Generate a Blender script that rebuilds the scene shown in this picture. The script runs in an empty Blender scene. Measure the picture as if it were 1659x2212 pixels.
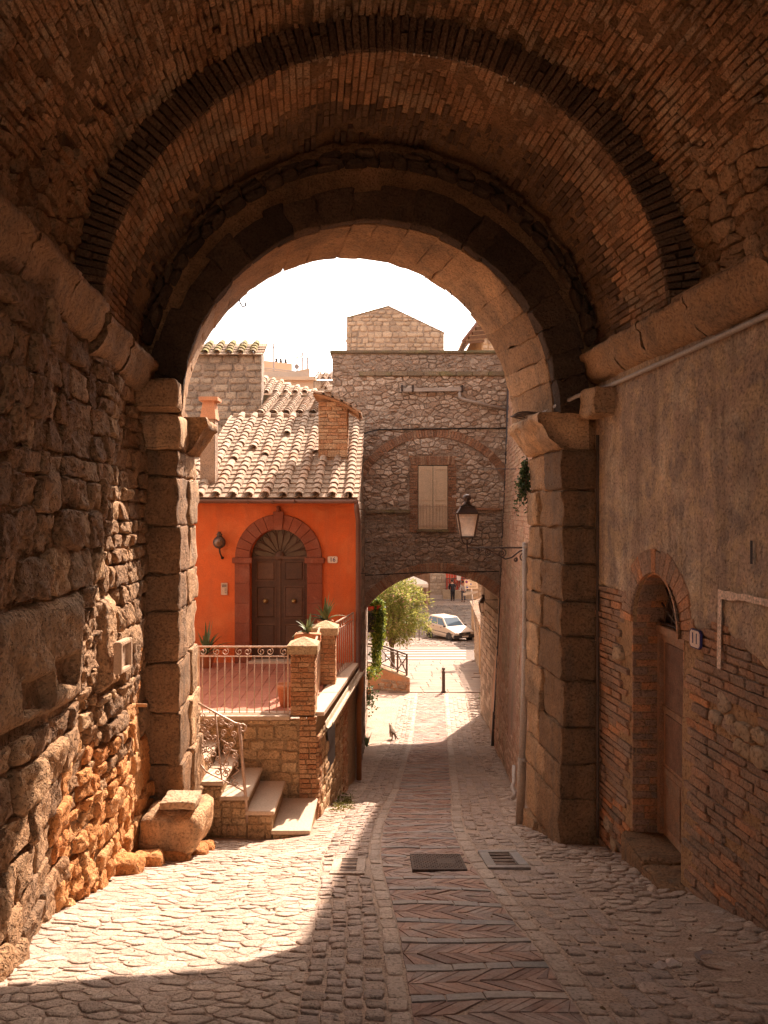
import bpy, bmesh, math, random
import numpy as np
from mathutils import Vector, Matrix, noise

random.seed(7)
RNG = np.random.default_rng(7)
PI = math.pi
SC = bpy.context.scene
COL = SC.collection

# ------------------------------------------------------------------ camera, sky, sun, exposure
FPX = 1660.0                     # focal length in units of a 1659 x 2212 picture
cam = bpy.data.cameras.new('camera')
cam.sensor_fit = 'VERTICAL'
cam.sensor_height = 24.0
cam.sensor_width = 18.0
cam.lens = 24.0 * FPX / 2212.0
cam.clip_start = 0.05
cam.clip_end = 2000.0
camo = bpy.data.objects.new('camera', cam)
COL.objects.link(camo)
camo.location = (0, 0, 0)
camo.rotation_euler = (PI / 2, 0, 0)
SC.camera = camo

SUN_DIR = Vector((0.39, 0.95, 1.0)).normalized()      # towards the sun
SUN_EL = math.asin(SUN_DIR.z)
SUN_AZ = math.atan2(SUN_DIR.x, SUN_DIR.y)
world = bpy.data.worlds.new('World')
SC.world = world
world.use_nodes = True
wn = world.node_tree
wn.nodes.clear()
sky = wn.nodes.new('ShaderNodeTexSky')
sky.sky_type = 'NISHITA'
sky.sun_disc = False
sky.sun_elevation = SUN_EL
sky.sun_rotation = SUN_AZ
sky.air_density = 1.0
sky.dust_density = 3.0
sky.ozone_density = 0.4
hsv = wn.nodes.new('ShaderNodeHueSaturation')
hsv.inputs['Saturation'].default_value = 0.22
hsv.inputs['Value'].default_value = 1.0
tint = wn.nodes.new('ShaderNodeMix')
tint.data_type = 'RGBA'
tint.blend_type = 'MULTIPLY'
tint.inputs[0].default_value = 1.0
tint.inputs[7].default_value = (1.0, 0.90, 0.83, 1)
bg = wn.nodes.new('ShaderNodeBackground')
bg.inputs[1].default_value = 0.12
wo = wn.nodes.new('ShaderNodeOutputWorld')
wn.links.new(sky.outputs[0], hsv.inputs['Color'])
wn.links.new(hsv.outputs[0], tint.inputs[6])
wn.links.new(tint.outputs[2], bg.inputs[0])
wn.links.new(bg.outputs[0], wo.inputs[0])

sl = bpy.data.lights.new('sun', 'SUN')
sl.energy = 3.1
sl.angle = math.radians(0.55)
sl.color = (1.0, 0.81, 0.675)
so = bpy.data.objects.new('sun', sl)
COL.objects.link(so)
so.rotation_euler = (-SUN_DIR).to_track_quat('-Z', 'Y').to_euler()
so.location = (10, 20, 30)

SC.view_settings.view_transform = 'Standard'
SC.view_settings.look = 'None'
SC.view_settings.exposure = 2.12
SC.view_settings.gamma = 1.0
SC.view_settings.use_curve_mapping = False
SC.render.engine = 'CYCLES'
SC.cycles.use_denoising = True
try:
    SC.cycles.denoiser = 'OPENIMAGEDENOISE'
    SC.cycles.denoising_prefilter = 'ACCURATE'
except Exception:
    pass
SC.cycles.max_bounces = 9
SC.cycles.diffuse_bounces = 5
SC.cycles.glossy_bounces = 3
SC.cycles.transmission_bounces = 4
SC.cycles.caustics_reflective = False
SC.cycles.caustics_refractive = False
SC.cycles.sample_clamp_indirect = 6.0
SC.cycles.use_adaptive_sampling = True
SC.cycles.adaptive_threshold = 0.022

# ------------------------------------------------------------------ space helpers
def P(x, y, d):
    """point at distance d for a place (x, y) of the 1659 x 2212 picture"""
    return Vector(((x - 829.5) / FPX * d, d, (1106 - y) / FPX * d))
def PX(x, d): return (x - 829.5) / FPX * d
def PZ(y, d): return (1106 - y) / FPX * d
def XC(d): return 0.66 - 0.095 * d          # centre line of the vaulted passage
GD = [-60, -8, 0, 4, 8.6, 9.9, 14, 17.2, 20, 24, 27, 50, 54, 64, 90, 400]
GZ = [4.0, 0.0, -1.75, -2.62, -3.72, -4.05, -4.95, -5.55, -6.08, -6.34, -6.40, -8.24, -8.30, -7.6, -6.8, -6.5]
def gz0(d): return np.interp(d, GD, GZ)
def gz(x, d):
    """height of the ground"""
    x = np.asarray(x, float); d = np.asarray(d, float)
    z = (gz0(d - .5) + gz0(d) * 2 + gz0(d + .5)) / 4
    left = np.clip((-0.3 - x) / 1.2, 0, 1) * np.clip((d - 7.5) / 1.5, 0, 1) * np.clip((16 - d) / 3, 0, 1)
    return z - 0.13 * left
def gzf(x, d): return float(gz(x, d))

# ------------------------------------------------------------------ objects
def thing(name, label, cat, loc=(0, 0, 0), group=None, kind=None):
    o = bpy.data.objects.new(name, None)
    COL.objects.link(o)
    o.location = loc
    o.empty_display_size = 0.1
    o['label'] = label; o['category'] = cat
    if group: o['group'] = group
    if kind: o['kind'] = kind
    return o
def tag(o, label, cat, group=None):
    o['label'] = label; o['category'] = cat
    if group: o['group'] = group
    return o
def parent_to(o, p):
    """meshes keep world coordinates: only an Empty parent has an offset to undo"""
    o.parent = p
    o.matrix_parent_inverse = Matrix.Translation(-Vector(p.location)) if p.type == 'EMPTY' else Matrix.Identity(4)
def mk(name, verts, faces, mat=None, parent=None, smooth=False, rnd=None, kind=None):
    me = bpy.data.meshes.new(name)
    me.from_pydata([tuple(map(float, v)) for v in verts], [], [tuple(f) for f in faces])
    a = me.attributes.new('rnd', 'FLOAT', 'POINT')
    n = len(verts)
    if rnd is None: rnd = random.random()
    a.data.foreach_set('value', np.full(n, rnd, np.float32) if np.isscalar(rnd) else np.asarray(rnd, np.float32))
    if smooth: me.polygons.foreach_set('use_smooth', np.ones(len(me.polygons), bool))
    if mat: me.materials.append(mat)
    o = bpy.data.objects.new(name, me)
    COL.objects.link(o)
    if parent: parent_to(o, parent)
    if kind: o['kind'] = kind
    return o

class MB:
    """collects shapes that become one mesh object"""
    def __init__(s): s.v = []; s.f = []; s.r = []
    def add(s, v, f, r=None):
        b = len(s.v); s.v.extend([tuple(map(float, q)) for q in v]); s.f.extend([tuple(b + i for i in g) for g in f])
        s.r.extend([random.random() if r is None else r] * len(v)); return s
    def box(s, x0, x1, y0, y1, z0, z1, r=None):
        v = [(x, y, z) for z in (z0, z1) for y in (y0, y1) for x in (x0, x1)]
        return s.add(v, [(0, 1, 3, 2), (4, 6, 7, 5), (0, 4, 5, 1), (2, 3, 7, 6), (0, 2, 6, 4), (1, 5, 7, 3)], r)
    def bbox(s, x0, x1, y0, y1, z0, z1, b=.01, r=None):
        """bevelled box"""
        bm = bmesh.new(); bmesh.ops.create_cube(bm, size=1)
        for q in bm.verts: q.co = ((x0 + x1) / 2 + q.co.x * (x1 - x0), (y0 + y1) / 2 + q.co.y * (y1 - y0), (z0 + z1) / 2 + q.co.z * (z1 - z0))
        bmesh.ops.bevel(bm, geom=bm.edges[:], offset=b, segments=2, affect='EDGES')
        bm.verts.ensure_lookup_table()
        s.add([tuple(q.co) for q in bm.verts], [[q.index for q in f.verts] for f in bm.faces], r); bm.free(); return s
    def hexa(s, pts, r=None):
        return s.add(pts, [(0, 1, 2, 3), (7, 6, 5, 4), (0, 4, 5, 1), (1, 5, 6, 2), (2, 6, 7, 3), (3, 7, 4, 0)], r)
    def beam(s, a, b, w, h=None, up=(0, 0, 1), r=None):
        a = Vector(a); b = Vector(b); h = h or w; t = (b - a).normalized(); up = Vector(up)
        if abs(t.dot(up)) > .98: up = Vector((0, 1, 0))
        x = t.cross(up).normalized(); y = x.cross(t).normalized()
        q = [(-w / 2, -h / 2), (w / 2, -h / 2), (w / 2, h / 2), (-w / 2, h / 2)]
        return s.hexa([a + x * i + y * j for i, j in q] + [b + x * i + y * j for i, j in q], r)
    def tube(s, path, rad, n=8, closed=False, r=None):
        path = [Vector(p) for p in path]; m = len(path)
        rr = [rad] * m if np.isscalar(rad) else list(rad)
        v = []; f = []; prev = None
        for i, p in enumerate(path):
            if closed: t = path[(i + 1) % m] - path[i - 1]
            else: t = path[min(i + 1, m - 1)] - path[max(i - 1, 0)]
            t = t.normalized() if t.length > 1e-9 else Vector((0, 0, 1))
            if prev is None:
                u = Vector((0, 0, 1)) if abs(t.z) < .9 else Vector((1, 0, 0))
                x = t.cross(u).normalized()
            else:
                x = prev - t * prev.dot(t)
                x = x.normalized() if x.length > 1e-9 else t.orthogonal().normalized()
            prev = x; y = t.cross(x)
            for k in range(n):
                a = 2 * PI * k / n
                v.append(p + (x * math.cos(a) + y * math.sin(a)) * rr[i])
        for i in range(m if closed else m - 1):
            j = (i + 1) % m
            for k in range(n):
                l = (k + 1) % n
                f.append((i * n + k, i * n + l, j * n + l, j * n + k))
        if not closed:
            f.append(tuple(range(n))[::-1]); f.append(tuple((m - 1) * n + k for k in range(n)))
        return s.add(v, f, r)
    def lathe(s, prof, c=(0, 0, 0), n=16, axis='z', r=None):
        v = []; f = []; m = len(prof); c = Vector(c)
        for (rad, h) in prof:
            for k in range(n):
                a = 2 * PI * k / n; q = (rad * math.cos(a), rad * math.sin(a), h)
                if axis == 'y': q = (q[0], q[2], q[1])
                if axis == 'x': q = (q[2], q[0], q[1])
                v.append(c + Vector(q))
        for i in range(m - 1):
            for k in range(n):
                l = (k + 1) % n; f.append((i * n + k, i * n + l, (i + 1) * n + l, (i + 1) * n + k))
        f.append(tuple(range(n))[::-1]); f.append(tuple((m - 1) * n + k for k in range(n)))
        return s.add(v, f, r)
    def build(s, name, mat, parent=None, smooth=False, kind=None):
        return mk(name, s.v, s.f, mat, parent, smooth, s.r, kind)

# ------------------------------------------------------------------ masonry
def chaikin(p, k=1):
    for i in range(k):
        q = np.roll(p, -1, 0); c = .12 if k == 1 else (.2, .25)[min(i, 1)]
        p = np.stack([p * (1 - c) + q * c, p * c + q * (1 - c)], 1).reshape(-1, 2)
    return p
def resample(p, n):
    q = np.vstack([p, p[:1]]); L = np.r_[0, np.cumsum(np.linalg.norm(np.diff(q, axis=0), axis=1))]
    t = np.linspace(0, L[-1], n, endpoint=False)
    return np.stack([np.interp(t, L, q[:, 0]), np.interp(t, L, q[:, 1])], 1)
def parea(p):
    x, y = p[:, 0], p[:, 1]
    return .5 * abs(np.dot(x, np.roll(y, -1)) - np.dot(y, np.roll(x, -1)))
def shrink(p, g):
    """move the edges of a polygon inwards by about g"""
    c = p.mean(0); d = p - c; L = np.linalg.norm(d, axis=1)
    mn = np.abs(d).max(0)
    k = np.clip(1 - g / np.maximum(mn, 1e-4), .3, 1)
    return c + d * k
def voronoi(pts, box, nn=18):
    x0, x1, y0, y1 = box; out = []
    pts = np.asarray(pts)
    for i, p in enumerate(pts):
        d2 = ((pts - p) ** 2).sum(1); idx = np.argpartition(d2, min(nn, len(pts) - 1))[:nn + 1]
        idx = idx[np.argsort(d2[idx])]
        poly = [(x0, y0), (x1, y0), (x1, y1), (x0, y1)]
        for j in idx:
            if j == i: continue
            q = pts[j]; mx, my = (p + q) / 2; nx, ny = q - p
            new = []; m = len(poly)
            for k in range(m):
                a = poly[k]; b = poly[(k + 1) % m]
                da = (a[0] - mx) * nx + (a[1] - my) * ny; db = (b[0] - mx) * nx + (b[1] - my) * ny
                if da <= 0: new.append(a)
                if da * db < 0:
                    t = da / (da - db); new.append((a[0] + (b[0] - a[0]) * t, a[1] + (b[1] - a[1]) * t))
            poly = new
            if len(poly) < 3: break
        if len(poly) >= 3: out.append(np.array(poly))
    return out
def rubble(box, sx, sy, jit=.42, seed=0):
    """random rubble: voronoi cells of a jittered grid"""
    x0, x1, y0, y1 = box; r = np.random.default_rng(seed); pts = []
    ny = max(1, int(round((y1 - y0) / sy)))
    for j in range(-1, ny + 1):
        x = x0 - sx + (sx / 2 if j % 2 else 0)
        while x < x1 + sx:
            pts.append((x + r.uniform(-jit, jit) * sx, y0 + (j + .5 + r.uniform(-jit, jit)) * (y1 - y0) / ny)); x += sx * r.uniform(.75, 1.25)
    pts = np.array(pts); s = np.array([1 / sx, 1 / sy])
    cells = voronoi(pts * s, (x0 * s[0], x1 * s[0], y0 * s[1], y1 * s[1]))
    return [c / s for c in cells if parea(c) > .12]
def courses(box, h, w, jit=.1, seed=0, bond=True):
    """rows of pieces: h, w = (min, max)"""
    x0, x1, y0, y1 = box; r = np.random.default_rng(seed); out = []; y = y0
    while y < y1 - h[0] * .4:
        hh = r.uniform(*h); yt = min(y + hh, y1)
        if y1 - yt < h[0] * .5: yt = y1
        x = x0 - (r.uniform(0, w[0]) if bond else 0)
        while x < x1:
            ww = r.uniform(*w); xa, xb = max(x, x0), min(x + ww, x1)
            if x1 - xb < w[0] * .35: xb = x1; ww = x1 - x
            if xb - xa > w[0] * .2:
                j = jit * (yt - y)
                out.append(np.array([(xa, y), ((xa + xb) / 2, y + r.uniform(-j, j) * .5), (xb, y), (xb + r.uniform(-j, j) * .4, (y + yt) / 2), (xb, yt), ((xa + xb) / 2, yt + r.uniform(-j, j) * .5), (xa, yt), (xa + r.uniform(-j, j) * .4, (y + yt) / 2)]) + r.uniform(-j, j, (8, 2)) * .35)
            x += ww
        y = yt
    return out
ROCK = ((1, -.2), (.992, .5), (.955, .82), (.86, .96), (.6, 1.0), (.3, 1.01))
COBB = ((1, -.5), (.975, .45), (.87, .88), (.5, 1.0))
BRICK = ((1, -.6), (.995, .72), (.93, 1.0))
def cell(poly, mapf, top, prof=BRICK, amp=0., nsc=8., n=0, gap=.008, rnd=None, cap='fan', tilt=0., rounds=1, depth=None):
    """one piece of masonry: outline in (u, v), height above the wall face top; returns verts, faces, rnd"""
    p = shrink(poly, gap)
    if rounds: p = chaikin(p, rounds)
    if n: p = resample(p, n)
    c = p.mean(0); m = len(p); U = []; V = []; H = []
    ext = max(np.ptp(p[:, 0]), 1e-3); exv = max(np.ptp(p[:, 1]), 1e-3)
    tu = random.uniform(-tilt, tilt); tv = random.uniform(-tilt, tilt)
    for k, hf in prof:
        q = c + (p - c) * k
        hh = top * hf * np.ones(m)
        if hf > .3: hh = hh + (tu * (q[:, 0] - c[0]) / ext + tv * (q[:, 1] - c[1]) / exv)
        if hf < 0 and depth is not None: hh = -depth * np.ones(m)
        U.append(q[:, 0]); V.append(q[:, 1]); H.append(hh)
    U = np.concatenate(U); V = np.concatenate(V); H = np.concatenate(H)
    nr = len(prof)
    if cap == 'fan':
        U = np.r_[U, c[0]]; V = np.r_[V, c[1]]; H = np.r_[H, top * prof[-1][1]]
    if amp:
        so_ = random.uniform(0, 50)
        d = np.array([noise.noise((u * nsc, v * nsc, so_)) + .5 * noise.noise((u * nsc * 2.3, v * nsc * 2.3, so_ + 9)) for u, v in zip(U, V)])
        w = np.ones(len(U)); w[:m] = 0
        d3 = np.array([noise.noise((u * nsc * 5, v * nsc * 5, so_ + 3)) for u, v in zip(U, V)]) if n >= 14 else 0
        H = H + (d + .45 * d3) * amp * w
        U = U + np.roll(d, 7) * amp * .35 * w; V = V + np.roll(d, 13) * amp * .35 * w
    verts = np.stack(mapf(U, V, H), 1)
    faces = []
    for i in range(nr - 1):
        for k in range(m):
            l = (k + 1) % m; faces.append((i * m + k, i * m + l, (i + 1) * m + l, (i + 1) * m + k))
    b = (nr - 1) * m
    if cap == 'fan':
        cc = nr * m
        faces += [(b + k, b + (k + 1) % m, cc) for k in range(m)]
    else: faces.append(tuple(range(b, b + m)))
    return verts, faces, (random.random() if rnd is None else rnd)
def screen_size(v):
    y = v[:, 1]
    if y.max() < .3: return 0.
    y = np.maximum(y, .3)
    a = v[:, 0] / y; b = v[:, 2] / y
    a0, a1, b0, b1 = a.min(), a.max(), b.min(), b.max()
    a0, a1 = max(a0, -.5), min(a1, .5); b0, b1 = max(b0, -.667), min(b1, .667)
    return max(0, a1 - a0) * max(0, b1 - b0)
def emit(parent, name, cells, mat, rest, parts=300, smooth=False, minpx=3.0):
    """the pieces that show largest become parts of their own; the others one part of kind stuff"""
    sz = [screen_size(c[0]) for c in cells]
    thr = (minpx / FPX) ** 2 * 4
    order = sorted(range(len(cells)), key=lambda i: -sz[i])
    own = [i for i in order[:parts] if sz[i] > thr]
    os_ = set(own)
    for i in own: mk(name, cells[i][0], cells[i][1], mat, parent, smooth, cells[i][2])
    v = []; f = []; r = []; b = 0
    for i in range(len(cells)):
        if i in os_: continue
        c = cells[i]; v.append(c[0]); f += [tuple(q + b for q in g) for g in c[1]]; r += [c[2]] * len(c[0]); b += len(c[0])
    if v: mk(rest, np.concatenate(v), f, mat, parent, smooth, r, 'stuff')
def block(mapf, a, b, seg=4, bev=.03, amp=.015, nsc=5., rnd=None):
    """a dressed stone: box a..b in local coordinates with worn, rounded faces; mapf(x, y, z) -> world"""
    a = np.array(a, float); b = np.array(b, float); ext = b - a; bev = min(bev, ext.min() * .3)
    t = [np.unique(np.r_[0, bev * .35 / e, bev / e, np.linspace(bev / e, 1 - bev / e, seg), 1 - bev / e, 1 - bev * .35 / e, 1]) for e in ext]
    vid = {}; V = []; Fc = []; sd = random.uniform(0, 90)
    def vert(i, j, k):
        key = (i, j, k)
        if key in vid: return vid[key]
        q = a + ext * np.array([t[0][i], t[1][j], t[2][k]])
        inn = np.clip(q, a + bev, b - bev); d = q - inn; L = np.linalg.norm(d)
        if L > 1e-9: q = inn + d / L * min(L, bev)
        n1 = noise.noise_vector(Vector(q * nsc) + Vector((sd, 0, 0))) * amp + noise.noise_vector(Vector(q * nsc * 2.7) + Vector((0, sd, 0))) * amp * .45
        q = q + np.array(n1); vid[key] = len(V); V.append(q); return vid[key]
    N = [len(q) for q in t]
    for ax in range(3):
        o1, o2 = [q for q in range(3) if q != ax]
        for side in (0, N[ax] - 1):
            for i in range(N[o1] - 1):
                for j in range(N[o2] - 1):
                    ids = []
                    for di, dj in ((0, 0), (1, 0), (1, 1), (0, 1)):
                        k = [0, 0, 0]; k[ax] = side; k[o1] = i + di; k[o2] = j + dj; ids.append(vert(*k))
                    Fc.append(tuple(ids))
    V = np.array(V)
    return np.stack(mapf(V[:, 0], V[:, 1], V[:, 2]), 1), Fc, (random.random() if rnd is None else rnd)
def extrude_profile(prof, us, mapf, amp=.0, nsc=5., rnd=None, smooth_wob=None):
    """profile [(s, z)] carried along positions us; mapf(s, u, z)"""
    m = len(prof); S = []; U = []; Z = []
    for u in us:
        for (s, z) in prof: S.append(s); U.append(u); Z.append(z)
    S = np.array(S); U = np.array(U, float); Z = np.array(Z); sd = random.uniform(0, 60)
    if amp:
        d1 = np.array([noise.noise((s * nsc, u * nsc, z * nsc + sd)) + .5 * noise.noise((s * nsc * 3, u * nsc * 3, z * nsc * 3 + sd)) for s, u, z in zip(S, U, Z)])
        d2 = np.array([noise.noise((s * nsc + 7, u * nsc, z * nsc + sd)) for s, u, z in zip(S, U, Z)])
        S = S + d1 * amp; Z = Z + d2 * amp * .7
    f = []
    for i in range(len(us) - 1):
        for k in range(m):
            l = (k + 1) % m; f.append((i * m + k, i * m + l, (i + 1) * m + l, (i + 1) * m + k))
    f.append(tuple(range(m))); f.append(tuple((len(us) - 1) * m + k for k in range(m)))
    return np.stack(mapf(S, U, Z), 1), f, (random.random() if rnd is None else rnd)

# ------------------------------------------------------------------ materials
MATS = {}
WARM = (1.06, .915, .80)
UMBER = {'brown_rubble', 'worn_travertine', 'vault_brick', 'ring_brick', 'vault_mortar', 'dark_mortar', 'dark_travertine', 'lime_mortar', 'bounce_glow_rubble'}
def mat(name, col, rough=.85, metal=0., var=.18, vscale=2.5, fine=.12, fscale=45., bump=.25, bscale=28., stain=None, sscale=1.2, samt=.5, spec=.3, streak=None, pits=True):
    """procedural material. col: one colour or a list of colours picked by the piece's own random value"""
    if name in MATS: return MATS[name]
    m = bpy.data.materials.new(name); m.use_nodes = True; nt = m.node_tree; N = nt.nodes; L = nt.links
    bs = N['Principled BSDF']; bs.inputs['Roughness'].default_value = rough; bs.inputs['Metallic'].default_value = metal
    bs.inputs['Specular IOR Level'].default_value = spec
    geo = N.new('ShaderNodeNewGeometry'); pos = geo.outputs['Position']
    def nz(scale, det=3, rg=.6, dist=0.):
        n = N.new('ShaderNodeTexNoise'); n.inputs['Scale'].default_value = scale; n.inputs['Detail'].default_value = det; n.inputs['Roughness'].default_value = rg; n.inputs['Distortion'].default_value = dist
        L.new(pos, n.inputs['Vector']); return n.outputs['Fac']
    def mrange(x, a, b, c, d):
        n = N.new('ShaderNodeMapRange'); n.inputs[1].default_value = a; n.inputs[2].default_value = b; n.inputs[3].default_value = c; n.inputs[4].default_value = d
        L.new(x, n.inputs[0]); return n.outputs[0]
    def mul(c, f):
        n = N.new('ShaderNodeVectorMath'); n.operation = 'SCALE'; L.new(c, n.inputs[0]); L.new(f, n.inputs['Scale']); return n.outputs[0]
    cols = col if isinstance(col, list) else [col]
    wm = (WARM[0] * 1.05, WARM[1] * .96, WARM[2] * .84) if name in UMBER else WARM
    cols = [(c[0] * wm[0], c[1] * wm[1], c[2] * wm[2]) for c in cols]
    at = N.new('ShaderNodeAttribute'); at.attribute_name = 'rnd'
    if len(cols) > 1:
        rp = N.new('ShaderNodeValToRGB'); e = rp.color_ramp.elements
        while len(e) < len(cols): e.new(.5)
        for i, c in enumerate(cols): e[i].position = i / (len(cols) - 1); e[i].color = (*c, 1)
        L.new(at.outputs['Fac'], rp.inputs[0]); c0 = rp.outputs[0]
    else:
        rgb = N.new('ShaderNodeRGB'); rgb.outputs[0].default_value = (*cols[0], 1); c0 = rgb.outputs[0]
    if stain is not None:
        st = stain if isinstance(stain, list) else [stain]
        for i, sc_ in enumerate(st):
            f = mrange(nz(sscale * (1 + .7 * i), 4, .65, .6), .48, .62, 0, samt)
            mx = N.new('ShaderNodeMix'); mx.data_type = 'RGBA'; L.new(f, mx.inputs[0]); L.new(c0, mx.inputs[6]); mx.inputs[7].default_value = (*sc_, 1); c0 = mx.outputs[2]
    if streak is not None:
        vm = N.new('ShaderNodeVectorMath'); vm.operation = 'MULTIPLY'; vm.inputs[1].default_value = (7., 7., .55); L.new(pos, vm.inputs[0])
        n = N.new('ShaderNodeTexNoise'); n.inputs['Scale'].default_value = 1.; n.inputs['Detail'].default_value = 4; n.inputs['Roughness'].default_value = .6; L.new(vm.outputs[0], n.inputs['Vector'])
        f = mrange(n.outputs['Fac'], .5, .68, 0, streak[1]); mx = N.new('ShaderNodeMix'); mx.data_type = 'RGBA'; L.new(f, mx.inputs[0]); L.new(c0, mx.inputs[6]); mx.inputs[7].default_value = (*streak[0], 1); c0 = mx.outputs[2]
    if var: c0 = mul(c0, mrange(nz(vscale, 3), .25, .75, 1 - var, 1 + var))
    if var: c0 = mul(c0, mrange(at.outputs['Fac'], 0, 1, 1 - var * .6, 1 + var * .6))
    if fine: c0 = mul(c0, mrange(nz(fscale, 3, .7), .3, .7, 1 - fine * 1.5, 1 + fine * 1.5))
    pit = None
    if bump >= .35 and pits:
        pit = mrange(nz(bscale * 1.6, 1, .5), .36, .44, 1, 0)
        c0 = mul(c0, mrange(pit, 0, 1, 1, .70))
    L.new(c0, bs.inputs['Base Color'])
    if bump:
        n1 = nz(bscale, 4, .7)
        if pit is not None:
            def ma(op, x, y):
                q = N.new('ShaderNodeMath'); q.operation = op
                for i_, s_ in enumerate((x, y)):
                    if isinstance(s_, float): q.inputs[i_].default_value = s_
                    else: L.new(s_, q.inputs[i_])
                return q.outputs[0]
            n1 = ma('ADD', ma('ADD', n1, ma('MULTIPLY', nz(bscale * .28, 2), 1.6)), ma('MULTIPLY', pit, -.35))
        b = N.new('ShaderNodeBump'); b.inputs['Strength'].default_value = min(1, bump * 1.25); b.inputs['Distance'].default_value = .035
        L.new(n1, b.inputs['Height']); L.new(b.outputs[0], bs.inputs['Normal'])
    MATS[name] = m
    return m
def glass(name, col=(.05, .06, .07), rough=.08):
    if name in MATS: return MATS[name]
    m = bpy.data.materials.new(name); m.use_nodes = True; bs = m.node_tree.nodes['Principled BSDF']
    bs.inputs['Base Color'].default_value = (*col, 1); bs.inputs['Roughness'].default_value = rough; bs.inputs['Specular IOR Level'].default_value = .6
    MATS[name] = m; return m
def leafmat(name, cols, trans=.35):
    if name in MATS: return MATS[name]
    m = mat(name, cols, rough=.55, var=.25, vscale=6, fine=.1, bump=0)
    nt = m.node_tree; bs = nt.nodes['Principled BSDF']; tr = nt.nodes.new('ShaderNodeBsdfTranslucent'); mx = nt.nodes.new('ShaderNodeMixShader')
    mx.inputs[0].default_value = trans; src = bs.inputs['Base Color'].links[0].from_socket
    nt.links.new(src, tr.inputs[0]); nt.links.new(bs.outputs[0], mx.inputs[1]); nt.links.new(tr.outputs[0], mx.inputs[2])
    nt.links.new(mx.outputs[0], nt.nodes['Material Output'].inputs[0]); return m
def text(name, body, size, loc, xdir, zdir, mat_, parent, depth=.001):
    """flat lettering whose baseline runs along xdir and whose letters stand along zdir"""
    cu = bpy.data.curves.new(name, 'FONT'); cu.body = body; cu.size = size; cu.align_x = 'CENTER'; cu.align_y = 'CENTER'; cu.extrude = depth
    cu.offset = size * .012
    o = bpy.data.objects.new(name, cu); COL.objects.link(o); cu.materials.append(mat_)
    x = Vector(xdir).normalized(); z = Vector(zdir).normalized(); n = x.cross(z)
    mw = Matrix((x, z, n)).transposed().to_4x4(); mw.translation = Vector(loc)
    me = bpy.data.meshes.new_from_object(o, depsgraph=bpy.context.evaluated_depsgraph_get())
    bpy.data.objects.remove(o); bpy.data.curves.remove(cu)
    me.transform(mw); me.name = name
    o = bpy.data.objects.new(name, me); COL.objects.link(o)
    if not me.materials: me.materials.append(mat_)
    parent_to(o, parent)
    return o
# ------------------------------------------------------------------ colours used across the place
m_dirt = mat('sandy_dirt', (.42, .34, .285), rough=.95, var=.16, vscale=2.2, fine=.18, fscale=60, bump=.5, bscale=40, stain=(.33, .26, .22), sscale=1.6, samt=.5)
m_cobble = mat('river_cobble', [(.37, .315, .275), (.45, .38, .325), (.41, .345, .30), (.48, .41, .35), (.38, .34, .315)], rough=.75, var=.14, fine=.14, bump=.35, bscale=35)
m_sett = mat('worn_sett', [(.34, .285, .25), (.40, .335, .29), (.32, .275, .255), (.38, .315, .275)], rough=.75, var=.15, fine=.14, bump=.4, bscale=30)
m_kerb = mat('kerb_stone', [(.38, .325, .285), (.43, .365, .315), (.35, .315, .29)], rough=.75, var=.15, bump=.35, bscale=26)
m_pbrick = mat('paving_brick', [(.24, .165, .145), (.34, .235, .20), (.41, .285, .235), (.22, .165, .155), (.35, .27, .24), (.30, .19, .155)], rough=.8, var=.2, fine=.14, bump=.3, bscale=45, stain=(.38, .31, .265), sscale=2.2, samt=.6)
m_bar = mat('grey_stone_bar', [(.24, .235, .235), (.30, .285, .28), (.22, .22, .235), (.33, .29, .26)], rough=.6, var=.18, fine=.12, bump=.3, bscale=24, stain=(.38, .30, .22), sscale=3, samt=.4)
m_slab = mat('pale_paving_slab', [(.23, .18, .15), (.27, .215, .178), (.25, .205, .17)], rough=.8, var=.12, bump=.2)
m_asphalt = mat('dusty_asphalt', (.125, .105, .09), rough=.9, var=.1, vscale=.8, fine=.15, bump=.3, bscale=60)
m_paint = mat('white_road_paint', (.36, .33, .30), rough=.7, var=.08, bump=.1)
m_plaza = mat('plaza_sett', [(.17, .145, .13), (.22, .185, .16), (.19, .165, .145), (.25, .21, .175)], rough=.8, var=.15, bump=.3)
m_iron = mat('rusty_iron', (.085, .062, .052), rough=.6, metal=.5, var=.3, vscale=14, fine=.25, bump=.3, stain=(.13, .075, .05), sscale=9, samt=.6)

PD = [-2, 3.9, 5.44, 8, 10, 12.4, 17.2, 21.2, 27, 40]
PXC = [.68, .59, .54, .39, .43, .64, .98, 1.27, 1.65, 2.4]
def XP(d):
    d = np.asarray(d, float)
    return (np.interp(d - .7, PD, PXC) + np.interp(d, PD, PXC) * 2 + np.interp(d + .7, PD, PXC)) / 4
def PW(d): return .435 + np.clip((np.asarray(d, float) - 9) / 9, 0, 1) * .03
def street(u, v, h):
    x = XP(v) + u
    return x, v, gz(x, v) + und(x, v) + h
def und(x, d):
    x = np.atleast_1d(x); d = np.atleast_1d(d)
    r = .010 * np.sin(x * 2.1 + d * 1.3) + .008 * np.sin(x * 4.7 - d * 2.2 + 1.) + .006 * np.sin(d * 5.1 + x)
    return r * np.clip((30 - d) / 10, 0, 1)
def ground_at(x, y):
    """where the line of sight through picture place (x, y) meets the ground"""
    a, b = 1.5, 110.
    for _ in range(60):
        m = (a + b) / 2; q = P(x, y, m)
        if q.z > gzf(q.x, m): a = m
        else: b = m
    q = P(x, y, a); return q.x, a, q.z

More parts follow.
